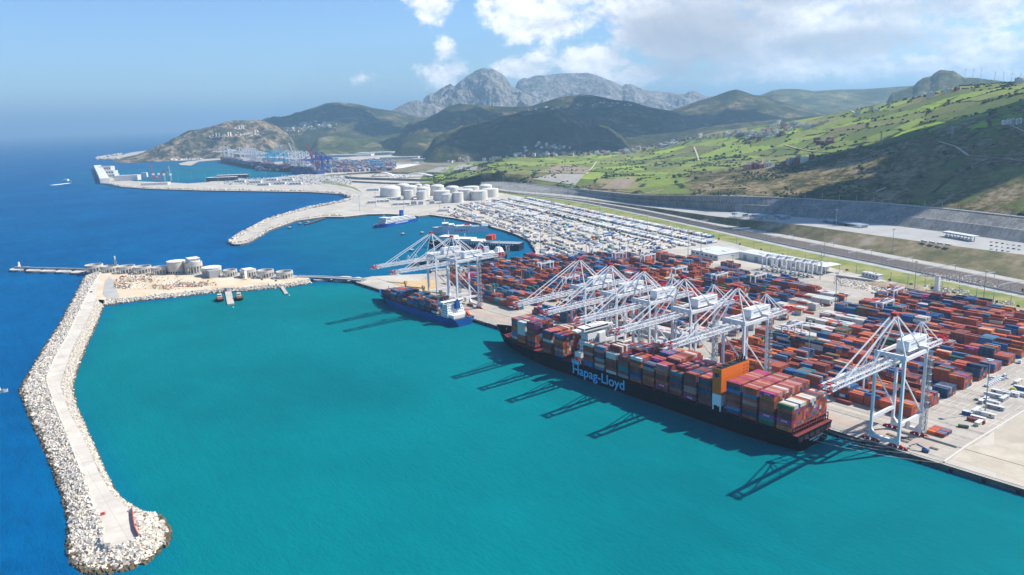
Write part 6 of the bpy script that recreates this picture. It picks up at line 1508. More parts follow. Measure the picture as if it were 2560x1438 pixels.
# blue boom lift, weights, hatch covers on the quay near the crane
bl = mat('lift_blue', '#2a5f95', .5, .1, .3); v = at(2302, 1127, GZ + .1); T = empty('boom_lift', v, .1, 'blue folded boom lift parked on the quay right of the nearest crane', 'boom lift')
MB().use(bl).box((3, 0, 1.4), (4.4, 2.4, 1.6)).build('chassis', None, T)
for x_ in (1.4, 4.6): MB().use(dark).cyl((x_, -1.3, .6), .6, 2.6, 10, c1=(x_, 1.3, .6)).build('wheel_pair', None, T)
MB().use(bl).beam((4, 0, 2.2), (-3, 0, 4.4), .7).beam((-3, 0, 4.4), (-6.4, 0, 2.4), .5).beam((-3, 0, 3.6), (2, .6, 2.2), .4).build('boom', None, T); MB().use(grey_s).box((-7, 0, 1.8), (1.2, 2.2, 1.2)).build('basket', None, T)
gw = mat('weight_grey', '#75726c', .8, .15, .4)
for i, (x, y) in enumerate(((2213, 1094), (2226, 1088), (2228, 1098), (2236, 1092), (2252, 1094), (2262, 1104), (2270, 1098), (2335, 1122))):
    v = at(x, y, GZ + .1); o = MB().use(gw).box((0, 0, .3), (5.4, 2.6, .6)).box((-1.4, 0, .75), (1.6, 1.8, .3)).box((1.4, .2, .7), (1.4, 1.6, .2)).build('spreader_pallet'); o.location = v; tag(o, 'flat grey lifting frame under the nearest crane, %s from the left' % ORD[i + 1], 'lifting frame', 'lifting frames')
o = MB().use(concrete).box((0, 0, .6), (22, 1.4, 1.2)).box((0, 0, 1.25), (21, 1.0, .12)).build('concrete_barrier'); o.location = at(2352, 1107, GZ + .1); o.rotation_euler = (0, 0, -.02); tag(o, 'long pale concrete barrier before the flat group of containers', 'barrier')
# rubble yard, heaps, riprap patch
rub = MB(); rub.mats = list(rock_m[:3]) + [CM['brick red'], bl]
for px0, px1, py0, py1, n_, s_ in ((2180, 2310, 705, 735, 420, 2.6), (2310, 2540, 740, 775, 700, 2.6), (2085, 2170, 690, 712, 260, 1.8), (2310, 2430, 712, 728, 300, 3)):
    for _ in range(n_):
        x = r.uniform(px0, px1); f_ = (x - px0) / (px1 - px0); y = r.uniform(py0, py1) + f_ * 16; v = at(x, y, GZ); v.z += .4; rock(rub, v, r.uniform(.6, s_), r.choices(range(5), (5, 5, 4, .4, .2))[0])
kind(rub.build('rubble'), 'stuff', 'scattered grey rubble in the building yard behind the stacks')
hm_ = mat('spoil_earth', '#a3937c', .95, .25, .15, spec=.1)
for i, (x, y, R_, h) in enumerate(((2205, 712, 14, 4.5), (2245, 716, 12, 4), (2290, 722, 15, 5), (2385, 745, 16, 5.5), (2340, 737, 13, 4.5), (2440, 760, 17, 3.5), (2500, 771, 20, 4))):
    v = at(x, y, GZ); rows = [[((R_ * q * (1 + .2 * vnoise((q * 3, a_, i), 1)) * 1.6 * math.cos(a_)), R_ * q * (1 + .25 * vnoise((q * 4, a_ + 3, i), 1)) * math.sin(a_), h * (1 - q) ** .8 * (1 + .3 * vnoise((a_, q * 5, i * 2.), .8))) for a_ in np.linspace(0, 2 * math.pi, 24, endpoint=False)] for q in (0.02, .25, .5, .75, 1.0)]
    o = MB().use(hm_).grid([[Vector(p_) for p_ in row] for row in rows], closed=True, flip=True).build('spoil_heap'); o.location = v; tag(o, 'brown heap of spoil in the rubble yard, %s from the left' % ORD[i + 1], 'heap', 'spoil heaps')
rp = MB(); rp.mats = list(rock_m)
A_, B_ = [at(x, y, 5.2) for x, y in ((2300, 690), (2380, 705), (2500, 727))], [at(x, y, 5.2) for x, y in ((2325, 680), (2400, 688), (2515, 712))]
A_, B_ = resample(A_, 30), resample(B_, 30)
for _ in range(900): i = r.randrange(29); p_ = A_[i].lerp(B_[i + 1], r.random()).lerp(A_[i + 1], r.random() * .3); p_.z = 5.8; rock(rp, p_, r.uniform(1, 2.2), r.choice((0, 1, 1, 2)))
kind(rp.build('riprap_patch'), 'stuff', 'patch of pale riprap on the grass verge')
# rubble on the sandy platform
rp = MB(); rp.mats = [rock_m[1], rock_m[2], CM['brick red'], CM['blue'], mat('timber', '#7a6248', .9), wallw, hm_]
for x0, x1, y0, y1, n_, s_ in ((435, 505, 706, 718, 240, 2.0), (300, 380, 690, 706, 240, 2.0), (285, 330, 700, 722, 140, 2), (380, 430, 712, 724, 140, 1.6), (500, 540, 705, 716, 60, 1.6), (330, 460, 692, 725, 120, 1.4)):
    for _ in range(n_): v = at(r.uniform(x0, x1), r.uniform(y0, y1), 5); v.z = 5.3; rock(rp, v, r.uniform(.7, s_) * 1.3, r.choices(range(7), (4, 4, 1.6, .7, 3, 1.5, 3))[0])
kind(rp.build('building_debris'), 'stuff', 'building debris strewn over the sandy platform')

# ------------------------------------------------------------------ light masts, lamp posts, catenary
def mast_mesh(h, head=True):
    mb = MB().use(grey_s); mb.cyl((0, 0, 0), .55, h, 8, r1=.28)
    if head: mb.cyl((0, 0, h - .4), 1.8, .5, 10); [mb.box((1.7 * math.cos(a), 1.7 * math.sin(a), h - .9), (.7, .7, .6)) for a in np.linspace(0, 6.28, 7)[:-1]]
    else: mb.beam((0, 0, h), (2.4, 0, h + .4), .22); mb.box((2.5, 0, h + .4), (1.0, .4, .2))
    return mb.mesh('mast')
MM, LM = mast_mesh(43), mast_mesh(13, False)
ms_ = [(2462, 1035), (2020, 914), (2050, 700), (2088, 770), (2285, 738), (2457, 766), (1752, 702), (2230, 640), (2060, 645), (1352, 625), (1466, 640), (1600, 705), (1470, 520), (1618, 592), (1752, 650), (1305, 728), (1310, 600), (1250, 668), (1380, 610), (1550, 640), (1720, 640), (1180, 560), (1100, 530), (1205, 520), (1380, 545), (1500, 560), (1420, 505), (1010, 530), (900, 530), (940, 520), (1570, 668), (1650, 660), (1830, 715)]
srt = sorted(ms_)
for i, (x, y) in enumerate(ms_):
    o = bpy.data.objects.new('light_mast', MM); C.objects.link(o); o.location = at(x, y, GZ); tag(o, 'tall grey floodlight mast in the port, %d of %d from the left' % (srt.index((x, y)) + 1, len(ms_)), 'light mast', 'floodlight masts')
n_ = 0
for cv, st_, lab in (('c1b', 3, 'thin lamp post beside the railway fence, %d from the left'), ('c5', 4, 'thin lamp post along the hill road, %d from the left'), ('c0', 4, 'thin lamp post along the green verge, %d from the left')):
    for j, p_ in enumerate(CV[cv][4::st_]):
        o = bpy.data.objects.new('lamp_post', LM); C.objects.link(o); o.location = p_; o.rotation_euler = (0, 0, 2.0); tag(o, lab % (j + 1), 'lamp post', 'lamp posts ' + {'c1b': 'by the railway', 'c5': 'on the hill road', 'c0': 'by the verge'}[cv])
for j, k in enumerate(range(50, 158, 9)):
    a = CV['c1b'][k]; tg = (CV['c1b'][min(k + 1, NC - 1)] - CV['c1b'][k - 1]).normalized(); pr = Vector((-tg.y, tg.x, 0)); c = min(CV['c2'], key=lambda q: abs((q - a).dot(tg))); c = a + pr * abs((c - a).dot(pr)); T = empty('catenary_portal', (0, 0, 0), 0, 'pale steel portal spanning the railway tracks, %s from the left' % ORD[j + 1], 'portal', 'catenary portals'); MB().use(white).beam((a.x, a.y, a.z + 8.4), (c.x, c.y, c.z + 8.4), .5, .9).build('beam', None, T)
    for q in (a, c): MB().use(grey_s).cyl((q.x, q.y, q.z), .3, 8.6, 6).build('post', None, T)
fz = MB().use(mat('fence_pale', '#b5b5ae', .8))
for a, c in zip(CV['c1b'], CV['c1b'][1:]): fz.beam((a.x, a.y, a.z + 1), (c.x, c.y, c.z + 1), .25, 2.0)
tag(fz.build('railway_fence'), 'pale fence following the railway along the verge', 'fence')
fz = MB().use(MATS['fence_pale'])
for a, c in zip(CV['c5'], CV['c5'][1:]): fz.beam((a.x, a.y, a.z + .6), (c.x, c.y, c.z + .6), .5, 1.2)
tag(fz.build('road_parapet'), 'pale parapet at the edge of the hill road above the grey wall', 'parapet')
wg = MB().use(mat('wagon_dark', '#3a3230', .7, .2, .3)).box((0, 0, 2.2), (14, 2.8, 2.4)).box((0, 0, .8), (12, 2.2, .6)).mesh('wagon')
for j in range(7):
    k = 128 + j * 4
    if k + 1 >= NC: break
    a = CV['c1b'][k].lerp(CV['c2'][k], .3); c = CV['c1b'][k + 1].lerp(CV['c2'][k + 1], .3); o = bpy.data.objects.new('goods_wagon', wg); C.objects.link(o); o.location = a; o.rotation_euler = (0, 0, math.atan2(c.y - a.y, c.x - a.x)); tag(o, 'dark open goods wagon standing on the tracks, %s from the left' % ORD[j + 1], 'wagon', 'goods wagons')
# terrace: canopies with blue roofs, coaches, toll booths
bz = 25.1
def ter(px, py): return at(px, py, bz)
T = empty('service_canopy', ter(2400, 597), -.42, 'long white canopy station on the terrace under the grey wall', 'canopy'); MB().use(roofg).box((0, 0, 8), (62, 14, .8)).build('roof', None, T); MB().use(TM['blue']).box((0, -6, 7), (60, 1, 1.4)).build('fascia', None, T)
for k in range(9): MB().use(shade_g).box((-28 + 7 * k, 0, 3.8), (.8, .8, 7.6)).build('post', None, T)
for k in range(7): MB().use(wallw).box((-25 + 8 * k, -3, 1.5), (4.4, 2.6, 3)).build('booth', None, T)
for i, (x, y) in enumerate(((2310, 606), (2330, 609), (2350, 612), (2370, 615))):
    T = empty('white_coach', ter(x, y), -.42, 'white coach on the terrace, %s from the left' % ORD[i + 1], 'coach', 'coaches on the terrace'); MB().use(wallw).box((0, 0, 1.8), (11, 2.5, 2.8)).build('body', None, T); MB().use(bandd).box((0, 0, 2.3), (10.6, 2.54, .9)).build('window_band', None, T)
for i, (x, y, L) in enumerate(((1850, 539, 70), (1900, 543, 66), (1955, 545, 60), (2110, 562, 80), (2085, 558, 80), (2140, 566, 80))):
    T = empty('shade_roof', ter(x, y), -.3, ('blue grey shade roof over the inspection lanes, %s from the left' % ORD[(1, 2, 3, 5, 4, 6)[i]]), 'shade roof', 'shade roofs on the terrace')
    for k in range(4): MB().use(mat('slat_blue_grey', '#9db0bd', .6)).box((0, -8 + 5 * k, 5), (L * .55, 3.4, .3)).build('roof_panel', None, T)
    for k in (-1, 1): MB().use(grey_s).box((L * .25 * k, 0, 2.4), (.6, 14, 4.8)).build('post_frame', None, T)
for i in range(14):
    carobj('van' if i % 3 else 'white', 1830 + i * 11 - (i % 3) * 4, 536 + (i % 3) * 4 + i * .5, -.3, 'pale vehicle queueing on the terrace, %s from the left' % ORD[i + 1], bz, 'vehicles on the terrace')
for i in range(16): carobj(('white', 'grey', 'blue', 'van')[i % 4], 2478 + (i % 6) * 14, 606 + (i // 6) * 9 + (i % 6) * 2, r.uniform(0, 3), 'car parked on the terrace near the canopy, row %d place %d' % (i // 6 + 1, i % 6 + 1), bz, 'cars parked on the terrace')
T = empty('light_mast', ter(2090, 566), 0, 'tall floodlight mast standing on the terrace under the grey wall', 'light mast', 'floodlight masts'); MB().use(grey_s).cyl((0, 0, 0), .55, 30, 8, r1=.3).build('pole', None, T); MB().use(grey_s).cyl((0, 0, 29.6), 1.8, .6, 10).build('lamp_head', None, T)

# ------------------------------------------------------------------ trees and shrubs
leafd = mat('leaf_dark', '#34442a', .95, .35, .3, spec=.05); leafm = mat('leaf_mid', '#43522a', .95, .35, .3, spec=.05); trunkm = mat('bark', '#5c4a38', .95)
def blob(mb, c, R_, n_=1):
    t = (1 + 5 ** .5) / 2
    V = [Vector(q).normalized() for q in ((-1, t, 0), (1, t, 0), (-1, -t, 0), (1, -t, 0), (0, -1, t), (0, 1, t), (0, -1, -t), (0, 1, -t), (t, 0, -1), (t, 0, 1), (-t, 0, -1), (-t, 0, 1))]
    mb.add([Vector(c) + Vector((v.x, v.y, v.z * .75)) * R_ * r.uniform(.65, 1.25) for v in V], ((0, 11, 5), (0, 5, 1), (0, 1, 7), (0, 7, 10), (0, 10, 11), (1, 5, 9), (5, 11, 4), (11, 10, 2), (10, 7, 6), (7, 1, 8), (3, 9, 4), (3, 4, 2), (3, 2, 6), (3, 6, 8), (3, 8, 9), (4, 9, 5), (2, 4, 11), (6, 2, 10), (8, 6, 7), (9, 8, 1)))
sh = MB(); sh.mats = [leafd, leafm]
cnt = 0
hsel = np.nonzero(HEDGE < 7)[0]; hall = np.arange(NH)
for _ in range(30000):
    if r.random() < .5: q_ = HV[hsel[r.randrange(len(hsel))]]; hed = True
    else: q_ = HV[r.randrange(NH)]; hed = False
    p_ = Vector(q_); p_.x += r.uniform(-4, 4); p_.y += r.uniform(-4, 4)
    d_ = vnoise((p_.x, p_.y, 0), 170, 4, 5.5) + .35 * vnoise((p_.x, p_.y, 0), 40, 3, 8.8)
    if d_ < (-.02 if hed else .27): continue
    if p_.z < 6: continue
    dist = math.hypot(p_.x, p_.y); sh.cur = 0 if r.random() < .7 else 1
    blob(sh, (p_.x, p_.y, p_.z + .6), r.uniform(1.5, 4.0) * (1 if dist < 2300 else 1.4)); cnt += 1
    if cnt > 4600: break
kind(sh.build('shrubs'), 'stuff', 'dark green shrubs scattered in clumps over the hillside')
def tree_mesh(R_, h, dk):
    tr = MB().use(trunkm); tr.cyl((0, 0, 0), .35, h * .55, 7, r1=.18)
    for a in range(4): tr.beam((0, 0, h * .4), (R_ * .5 * math.cos(a * 1.6), R_ * .5 * math.sin(a * 1.6), h * .7), .18)
    cr = MB().use(leafd if dk else leafm)
    for _ in range(26):
        a, q, z = r.uniform(0, 6.3), R_ * r.random() ** .5 * .8, h * r.uniform(.45, 1.0); blob(cr, (q * math.cos(a) * (1.2 - (z / h - .45)), q * math.sin(a) * (1.2 - (z / h - .45)), z), R_ * r.uniform(.22, .42))
    return tr.mesh('trunk'), cr.mesh('crown')
TMs = [tree_mesh(4, 7, True), tree_mesh(5, 8, True), tree_mesh(4.5, 6.5, False)]
def tree(p_, lab, grp, k=None, s=1.0):
    k = r.randrange(3) if k is None else k; T = empty('tree', p_, r.uniform(0, 6), lab, 'tree', grp); T.scale = (s, s, s)
    for n__, me_ in zip(('trunk', 'crown'), TMs[k]): o = bpy.data.objects.new(n__, me_); C.objects.link(o); o.parent = T
P = [Vector((-1454, 1240, GZ)), Vector((-1290, 1190, GZ)), Vector((-1111, 1118, GZ)), Vector((-971, 1058, GZ)), Vector((-925, 1040, GZ))]
for j, p_ in enumerate(resample(P, 46)): tree(p_ + Vector((r.uniform(-3, 3), r.uniform(-3, 3), 0)), 'small dark tree in the avenue crossing the lorry park, %d from the left' % (j + 1), 'trees of the lorry park avenue', s=.7)
for j in range(30):
    p_ = CV['c0'][6 + j * 5]; tree(p_ + Vector((0, -3, 0)), 'small round tree beside the verge road, %d from the left' % (j + 1), 'trees by the verge road', s=.5)
tp_ = [(1640, 415), (1985, 428), (1995, 425), (2003, 427), (1685, 445), (1700, 447), (1740, 452), (1790, 395), (1775, 398), (1810, 390), (1850, 385), (1870, 437), (1760, 430), (1690, 462), (2080, 330), (2140, 360), (2230, 300), (2250, 330), (2360, 390), (2420, 430), (2300, 450), (2200, 470), (2480, 420), (1900, 380), (1930, 372)]
for j, (x, y) in enumerate(tp_):
    v = cast(x, y, [HB_]); 
    if v: tree(v, 'dark tree standing alone on the green hillside, %d from the left' % (sorted(tp_).index((x, y)) + 1), 'lone trees on the hillside', s=1.3)

trk = MB().use(mat('dirt_track', '#b5a78f', .95, .15, .1))
for L_ in ([(2345, 354), (2390, 368), (2412, 384), (2420, 390), (2470, 394), (2560, 404)], [(1962, 363), (1990, 371), (2030, 379), (2075, 381)], [(2112, 262), (2118, 272), (2138, 283)], [(1735, 368), (1742, 385), (1747, 402)], [(1492, 404), (1482, 418), (1466, 436)], [(2520, 312), (2540, 320), (2560, 330)], [(1560, 505), (1600, 487), (1660, 475)], [(2190, 480), (2215, 470)], [(1790, 346), (1850, 338), (1890, 328)], [(1650, 374), (1690, 362), (1720, 352)]):
    P = [cast(x, y, [HB_]) for x, y in np.array([[np.interp(t, range(len(L_)), [q[0] for q in L_]), np.interp(t, range(len(L_)), [q[1] for q in L_])] for t in np.linspace(0, len(L_) - 1, 24)])]
    P = [q + Vector((0, 0, 1.2)) for q in P if q is not None]
    if len(P) > 3: ribbon(trk, P, 6)
kind(trk.build('dirt_tracks'))

# ------------------------------------------------------------------ houses
HM = {'white': mat('house_white', '#ddd8cc', .85, .05, .3), 'pink': mat('house_pink', '#c08a78', .85, .08, .3), 'cream': mat('house_cream', '#d4bf96', .85, .06, .3), 'red': mat('house_red', '#99473c', .85, .08, .3), 'grey': mat('house_grey', '#a9a49a', .85, .06, .3)}
HMESH = {}
def house_parts(c_, w, d, h):
    key = (c_, w, d, h)
    if key not in HMESH:
        wl_ = MB().use(HM[c_]).box((0, 0, h / 2 - 2), (w, d, h + 4)).mesh('wall'); rf = MB().use(HM['grey'] if c_ != 'white' else HM['white']).box((0, 0, h + .25), (w + .5, d + .5, .5)).box((w * .2, d * .15, h + 1.4), (w * .35, d * .35, 2)).mesh('roof')
        wn = MB().use(bandd).box((0, 0, 0), (1.3, .2, 1.5)).mesh('window'); HMESH[key] = (wl_, rf, wn)
    return HMESH[key]
def houses(name, line, n_, jit, weights, where, hs=(5, 7, 7, 10), trees=None, big=1.0):
    xs_ = []
    Lp = np.array(line, float); s_ = np.concatenate([[0], np.cumsum(np.linalg.norm(np.diff(Lp, axis=0), axis=1))])
    pts = []
    for k in range(n_):
        u = r.uniform(0, s_[-1]); pts.append((np.interp(u, s_, Lp[:, 0]), np.interp(u, s_, Lp[:, 1]) + r.uniform(-jit, jit)))
    pts.sort()
    for k, (x, y) in enumerate(pts):
        v = cast(x, y, trees)
        if v is None: continue
        c_ = r.choices(list(weights), list(weights.values()))[0]; w, d, h = r.choice((10, 14, 18)) * big, r.choice((10, 14)) * big, r.choice(hs) * 1.45
        a, b_, wn = house_parts(c_, w, d, h); T = empty('house', v, HEAD + r.uniform(-.5, .5), '%s flat roofed house %s, %d from the left' % (c_, where, k + 1), 'house', name)
        for n__, me_ in (('wall', a), ('roof', b_)): o = bpy.data.objects.new(n__, me_); C.objects.link(o); o.parent = T
        if v.length < 3800:
            for f_ in range(1 if h < 7 else 3 if h > 13 else 2):
                for q in (-.28, .2): o = bpy.data.objects.new('window', wn); C.objects.link(o); o.parent = T; o.location = (w * q, -d / 2 - .06, 2.2 + 3.2 * f_)
houses('houses of the ridge town', [(1285, 391), (1340, 389), (1440, 386), (1520, 385), (1590, 380)], 80, 4, {'white': 4, 'pink': 5, 'cream': 4, 'red': 2, 'grey': 1}, 'in the ridge town behind the lorry park', big=1.15)
houses('houses of the road village', [(1555, 382), (1610, 374), (1650, 365), (1690, 358), (1715, 350)], 44, 5, {'white': 4, 'pink': 4, 'cream': 2, 'red': 3, 'grey': 3}, 'in the village under the bright field')
houses('houses along the bright field', [(1720, 350), (1790, 342), (1830, 337), (1880, 334)], 32, 4, {'white': 6, 'cream': 1, 'grey': 3}, 'along the foot of the bright field')
houses('houses of the upper village', [(1865, 350), (1910, 338), (1950, 330), (1985, 322)], 52, 12, {'white': 5, 'pink': 3, 'cream': 2, 'red': 2, 'grey': 3}, 'in the upper village on the green slope')
houses('houses above the upper village', [(1900, 318), (1960, 310), (2020, 318), (2045, 312), (2070, 300)], 20, 5, {'white': 5, 'cream': 2, 'red': 1, 'grey': 2}, 'scattered above the upper village')
houses('houses of the red hamlet', [(2030, 358), (2090, 356)], 9, 3, {'red': 5, 'pink': 1}, 'in the red hamlet on the slope')
houses('houses by the minaret', [(1860, 425), (1910, 417), (1960, 412), (2045, 396)], 18, 3, {'white': 4, 'red': 3, 'pink': 2, 'grey': 3}, 'in the row by the minaret')
houses('white cottages before the ridge town', [(1120, 408), (1170, 402), (1230, 398), (1270, 394)], 20, 4, {'white': 6, 'cream': 3}, 'at the low end of the ridge')
houses('farm houses at the right edge', [(2510, 312), (2550, 306)], 5, 2, {'grey': 3, 'white': 2}, 'at the right edge of the upper slope', hs=(5, 6))
houses('scattered farms', [(2080, 295), (2200, 275), (2430, 215), (2560, 206)], 10, 3, {'white': 3, 'cream': 3, 'red': 1}, 'along the skyline ridge')
houses('hillside town beyond the far port', [(715, 325), (760, 318), (800, 312), (840, 318)], 60, 10, {'white': 8, 'cream': 3}, 'in the pale town beyond the headland', hs=(6, 9), big=1.5)
houses('houses on the dark hills', [(1300, 375), (1360, 362), (1420, 372), (1480, 352)], 22, 7, {'white': 6, 'cream': 2, 'pink': 2}, 'at the foot of the dark hill')
houses('houses on the mid ridge', [(1310, 277), (1370, 272), (1480, 262), (1650, 264)], 24, 4, {'cream': 3, 'pink': 2, 'white': 4}, 'high on the middle ridge', hs=(5, 8), big=1.5)
v = cast(1905, 418, [HB_]); T = empty('minaret', v, 0, 'pale minaret rising over the row of houses on the slope', 'minaret'); MB().use(HM['cream']).box((0, 0, 10), (3.4, 3.4, 22)).build('shaft', None, T); MB().use(HM['cream']).box((0, 0, 22), (4, 4, .8)).box((0, 0, 24), (1.8, 1.8, 3.6)).build('gallery', None, T)

# ------------------------------------------------------------------ wind turbines and pylons on the skylines
def turbine(px, py, d, h, lab):
    v = atd(px, py, d); T = empty('wind_turbine', (v.x, v.y, v.z - 12), HEAD, lab, 'wind turbine', 'wind turbines on the skyline'); MB().use(white).cyl((0, 0, 0), 1.6, h, 8, r1=.9).build('tower', None, T); MB().use(white).box((0, 0, h), (2.6, 5, 2.6)).build('nacelle', None, T)
    a0 = r.uniform(0, 2)
    for k in range(3): a = a0 + k * 2.094; MB().use(white).beam((0, -3, h), (math.sin(a) * h * .55, -3, h + math.cos(a) * h * .55), 1.6, .5, w1=.5, h1=.2).build('blade', None, T)
for i, (x, y) in enumerate(((2412, 193), (2432, 194), (2452, 195), (2486, 200), (2508, 203), (2528, 204), (2551, 205))): turbine(x, y, 6150, 62, 'slender white wind turbine on the right hand skyline, %s from the mesa' % ORD[i + 1])
def pylon(v, h, lab):
    T = empty('pylon', v, HEAD, lab, 'pylon', 'pylons and radio masts'); mb = MB()
    for sx in (-1, 1):
        for sy in (-1, 1): mb.beam((sx * h * .09, sy * h * .09, 0), (0, 0, h), .5)
    mb.build('tower', grey_s, T)
    mb = MB()
    for z in (.7, .85): mb.beam((-h * .16, 0, h * z), (h * .16, 0, h * z), .4)
    mb.build('crossarm', grey_s, T)
for x, y, h, lab in ((1487, 255, 50, 'pylon on the bare middle ridge'), (1497, 312, 40, 'left pylon of the pair on the dark spur'), (1476, 315, 36, 'right hand pylon of the pair on the dark spur'), (1960, 292, 45, 'pylon above the upper village'), (2202, 362, 30, 'pylon on the bright field'), (2380, 346, 26, 'pylon on the shaded spur'), (1232, 388, 46, 'left radio mast before the dark hill'), (1277, 388, 52, 'red and white radio mast before the dark hill')):
    v = cast(x, y)
    if v: pylon(v, h, lab)

# ------------------------------------------------------------------ far port
cyan = mat('crane_cyan', '#5fb0cc', .5); cblue = mat('crane_blue', '#28509c', .5); cred = mat('crane_dull_red', '#a34a52', .5)
fq0, fq1 = at(796, 432, GZ), at(548, 400, GZ); fd = (fq1 - fq0).normalized(); fn = Vector((-fd.y, fd.x, 0))
if fn.dot(Vector((fq0.x, fq0.y, 0))) < 0: fn = -fn
frz = math.atan2(-fd.y, -fd.x)
def far_crane_mesh(m_, up=False):
    mb = MB().use(m_)
    for sx in (-10, 10):
        for y in (2, 33): mb.beam((sx, y, 0), (sx, y, 66), 3.6)
        mb.beam((sx, 2, 16), (sx, 33, 16), 3); mb.beam((sx, 2, 50), (sx, 33, 17), 2.4); mb.beam((sx, 2, 65), (sx, 33, 65), 3.0); mb.beam((sx, 2, 66), (0, 4, 98), 3.2); mb.beam((sx * .2, 4, 98), (sx * .5, 33, 66), 3)
    for y in (2, 33): mb.beam((-11, y, 66), (11, y, 66), 3.6); mb.beam((-11, y, 4), (11, y, 4), 3)
    for sx in (-3, 3):
        mb.beam((sx, 2, 62), (sx, 84, 62), 2.6, 4.5)
        if up: mb.beam((sx, 0, 62), (sx, -24, 138), 3.0, 4.6)
        else: mb.beam((sx, 2, 62), (sx, -76, 62), 2.6, 4.5); mb.beam((sx, 4, 97), (sx, -60, 64), 1.8)
    mb.box((0, 32, 71), (9, 24, 8))
    return mb.mesh('far_crane')
FC = {(n_, u): far_crane_mesh(m_, u) for n_, m_ in (('white', white), ('cyan', cyan), ('blue', cblue), ('red', cred)) for u in (False, True)}
far_c = [(562, 'white', 0), (571, 'white', 0), (601, 'white', 0), (618, 'white', 0), (623, 'white', 0), (629, 'white', 0), (634, 'white', 0), (640, 'white', 0), (671, 'cyan', 0), (689, 'cyan', 0), (700, 'cyan', 0), (712, 'cyan', 1), (722, 'white', 0), (739, 'white', 1), (750, 'white', 0), (757, 'white', 0), (768, 'white', 0), (783, 'red', 1), (792, 'blue', 0), (806, 'blue', 0)]
for i, (px, c_, u) in enumerate(far_c):
    t = (px - 548) / (796 - 548); y = 400 + 32 * t - 1.5; v = at(px, y, GZ); o = bpy.data.objects.new('far_crane', FC[(c_, bool(u))]); C.objects.link(o); o.location = v; o.rotation_euler = (0, 0, frz if True else 0)
    tag(o, '%s quay crane in the far port%s, %s from the left' % (c_, ', boom raised' if u else '', ORD[i + 1]), 'crane', 'cranes of the far port')
if (Matrix.Rotation(frz, 3, 'Z') @ Vector((0, 1, 0))).dot(fn) < 0:
    for o in C.objects:
        if o.name.startswith('far_crane'): o.rotation_euler = (0, 0, frz + math.pi)
for i, (pa, pb, nm) in enumerate((((546, 405), (640, 424), 'farthest dark container ship in the far port'), ((648, 424), (712, 431), 'middle dark container ship in the far port'), ((720, 433), (790, 438.5), 'nearest blue container ship in the far port'))):
    a, c = at(*pa, 0), at(*pb, 0); d = (c - a); L = d.length; d.normalize(); mid_ = (a + c) / 2 + fn * 26; T = empty('container_ship', (mid_.x, mid_.y, 0), math.atan2(d.y, d.x), nm, 'container ship', 'ships of the far port')
    st = [(x * L, b_, d_, 16 + (4 if abs(x) > .46 else 0)) for x, b_, d_ in ((-.5, 1, 6), (-.44, 12, 22), (-.36, 24, 25), (.4, 25, 25), (.48, 18, 24), (.5, 16, 23))]
    mb = MB(); hull_mesh(mb, st, (navy, navy, bluehull)[i], boot); mb.build('hull', None, T)
    for k in range(int(L / 26)):
        x = -L * .42 + k * 26
        if x > L * .4: break
        mb = MB(); 
        for q in range(5):
            for z in range(3): mb.use(CM[r.choice(('maroon', 'navy blue', 'navy blue', 'maroon', 'rust red', 'blue', 'grey'))]); mb.box((x, -20 + q * 10, 19 + z * (7 if r.random() < .8 else 5)), (23, 9.8, 6.8))
        mb.build('container_bay', None, T)
    MB().use(house_w).box((L * (.1 if i else .2), 0, 30), (14, 44, 34)).build('bridge_tower', None, T)
mb = MB(); fw_ = ('white', 'steel blue', 'steel blue', 'blue', 'grey', 'maroon', 'white', 'pale pink', 'cream', 'rust red')
for _ in range(2600):
    px = r.uniform(640, 985); t = (px - 640) / 345; y = r.uniform(397 + 8 * min(1, t * 2.2), 426 + 4 * min(1, t * 2.4)); 
    if px > 800: y = r.uniform(404, 433 - (px - 800) * .04)
    v = at(px, y, GZ)
    h = r.choice((5, 8, 11, 14)); mb.use(CM[r.choice(fw_)]); mb.box((v.x, v.y, v.z + h / 2), (r.choice((24, 36, 50)), r.choice((5, 8)), h), rz=frz)
kind(mb.build('distant_container_stacks'), 'stuff', 'mass of container stacks filling the far port')
fyx = sorted(r.uniform(800, 975) for _ in range(16))
for i in range(16):
    px = fyx[i]; v = at(px, r.uniform(408, 430), GZ); o = bpy.data.objects.new('far_yard_crane', MB().use(cyan if i % 2 else TM['blue']).beam((-4, 0, 0), (-4, 0, 24), 2).beam((-4, 40, 0), (-4, 40, 24), 2).beam((-4, -4, 24), (-4, 44, 24), 2.4).mesh('far_yard_crane')) ; C.objects.link(o); o.location = v; o.rotation_euler = (0, 0, frz); tag(o, '%s yard crane among the far port stacks, %s from the left' % ('cyan' if i % 2 else 'blue', ORD[i + 1]), 'crane', ('cyan' if i % 2 else 'blue') + ' yard cranes of the far port')
wh_ = [(880, 380, 420, 90), (960, 385, 380, 120), (1030, 385, 300, 110), (1000, 376, 420, 100), (1090, 382, 260, 90), (880, 391, 300, 80), (1110, 392, 240, 70), (820, 384, 260, 70), (1150, 388, 220, 70), (940, 372, 300, 80), (1060, 372, 300, 90), (1180, 378, 240, 90), (1230, 383, 180, 60), (1000, 398, 240, 50), (1070, 402, 200, 40), (1120, 404, 160, 40)]
for i, (x, y, L, Wd) in enumerate(wh_):
    shed('far_warehouse', at(x, y, GZ), L, Wd, 14, HEAD + (-.12 if i % 2 else -.3), '%s far warehouse on the plain behind the far port, %s from the left' % ('white' if i % 3 == 0 else 'grey roofed', ORD[sorted(range(16), key=lambda j: (wh_[j][0], j)).index(i) + 1]), 'warehouse', wall=wallw if i % 3 else shade_g, roof=roofg if i % 3 else wallw, win=False, group='warehouses on the plain')
patch('field_road', [(v.x, v.y) for v in PX([(800, 402), (1000, 406), (1150, 413), (1150, 415), (1000, 409), (800, 405)])], GZ + .8, asphalt)
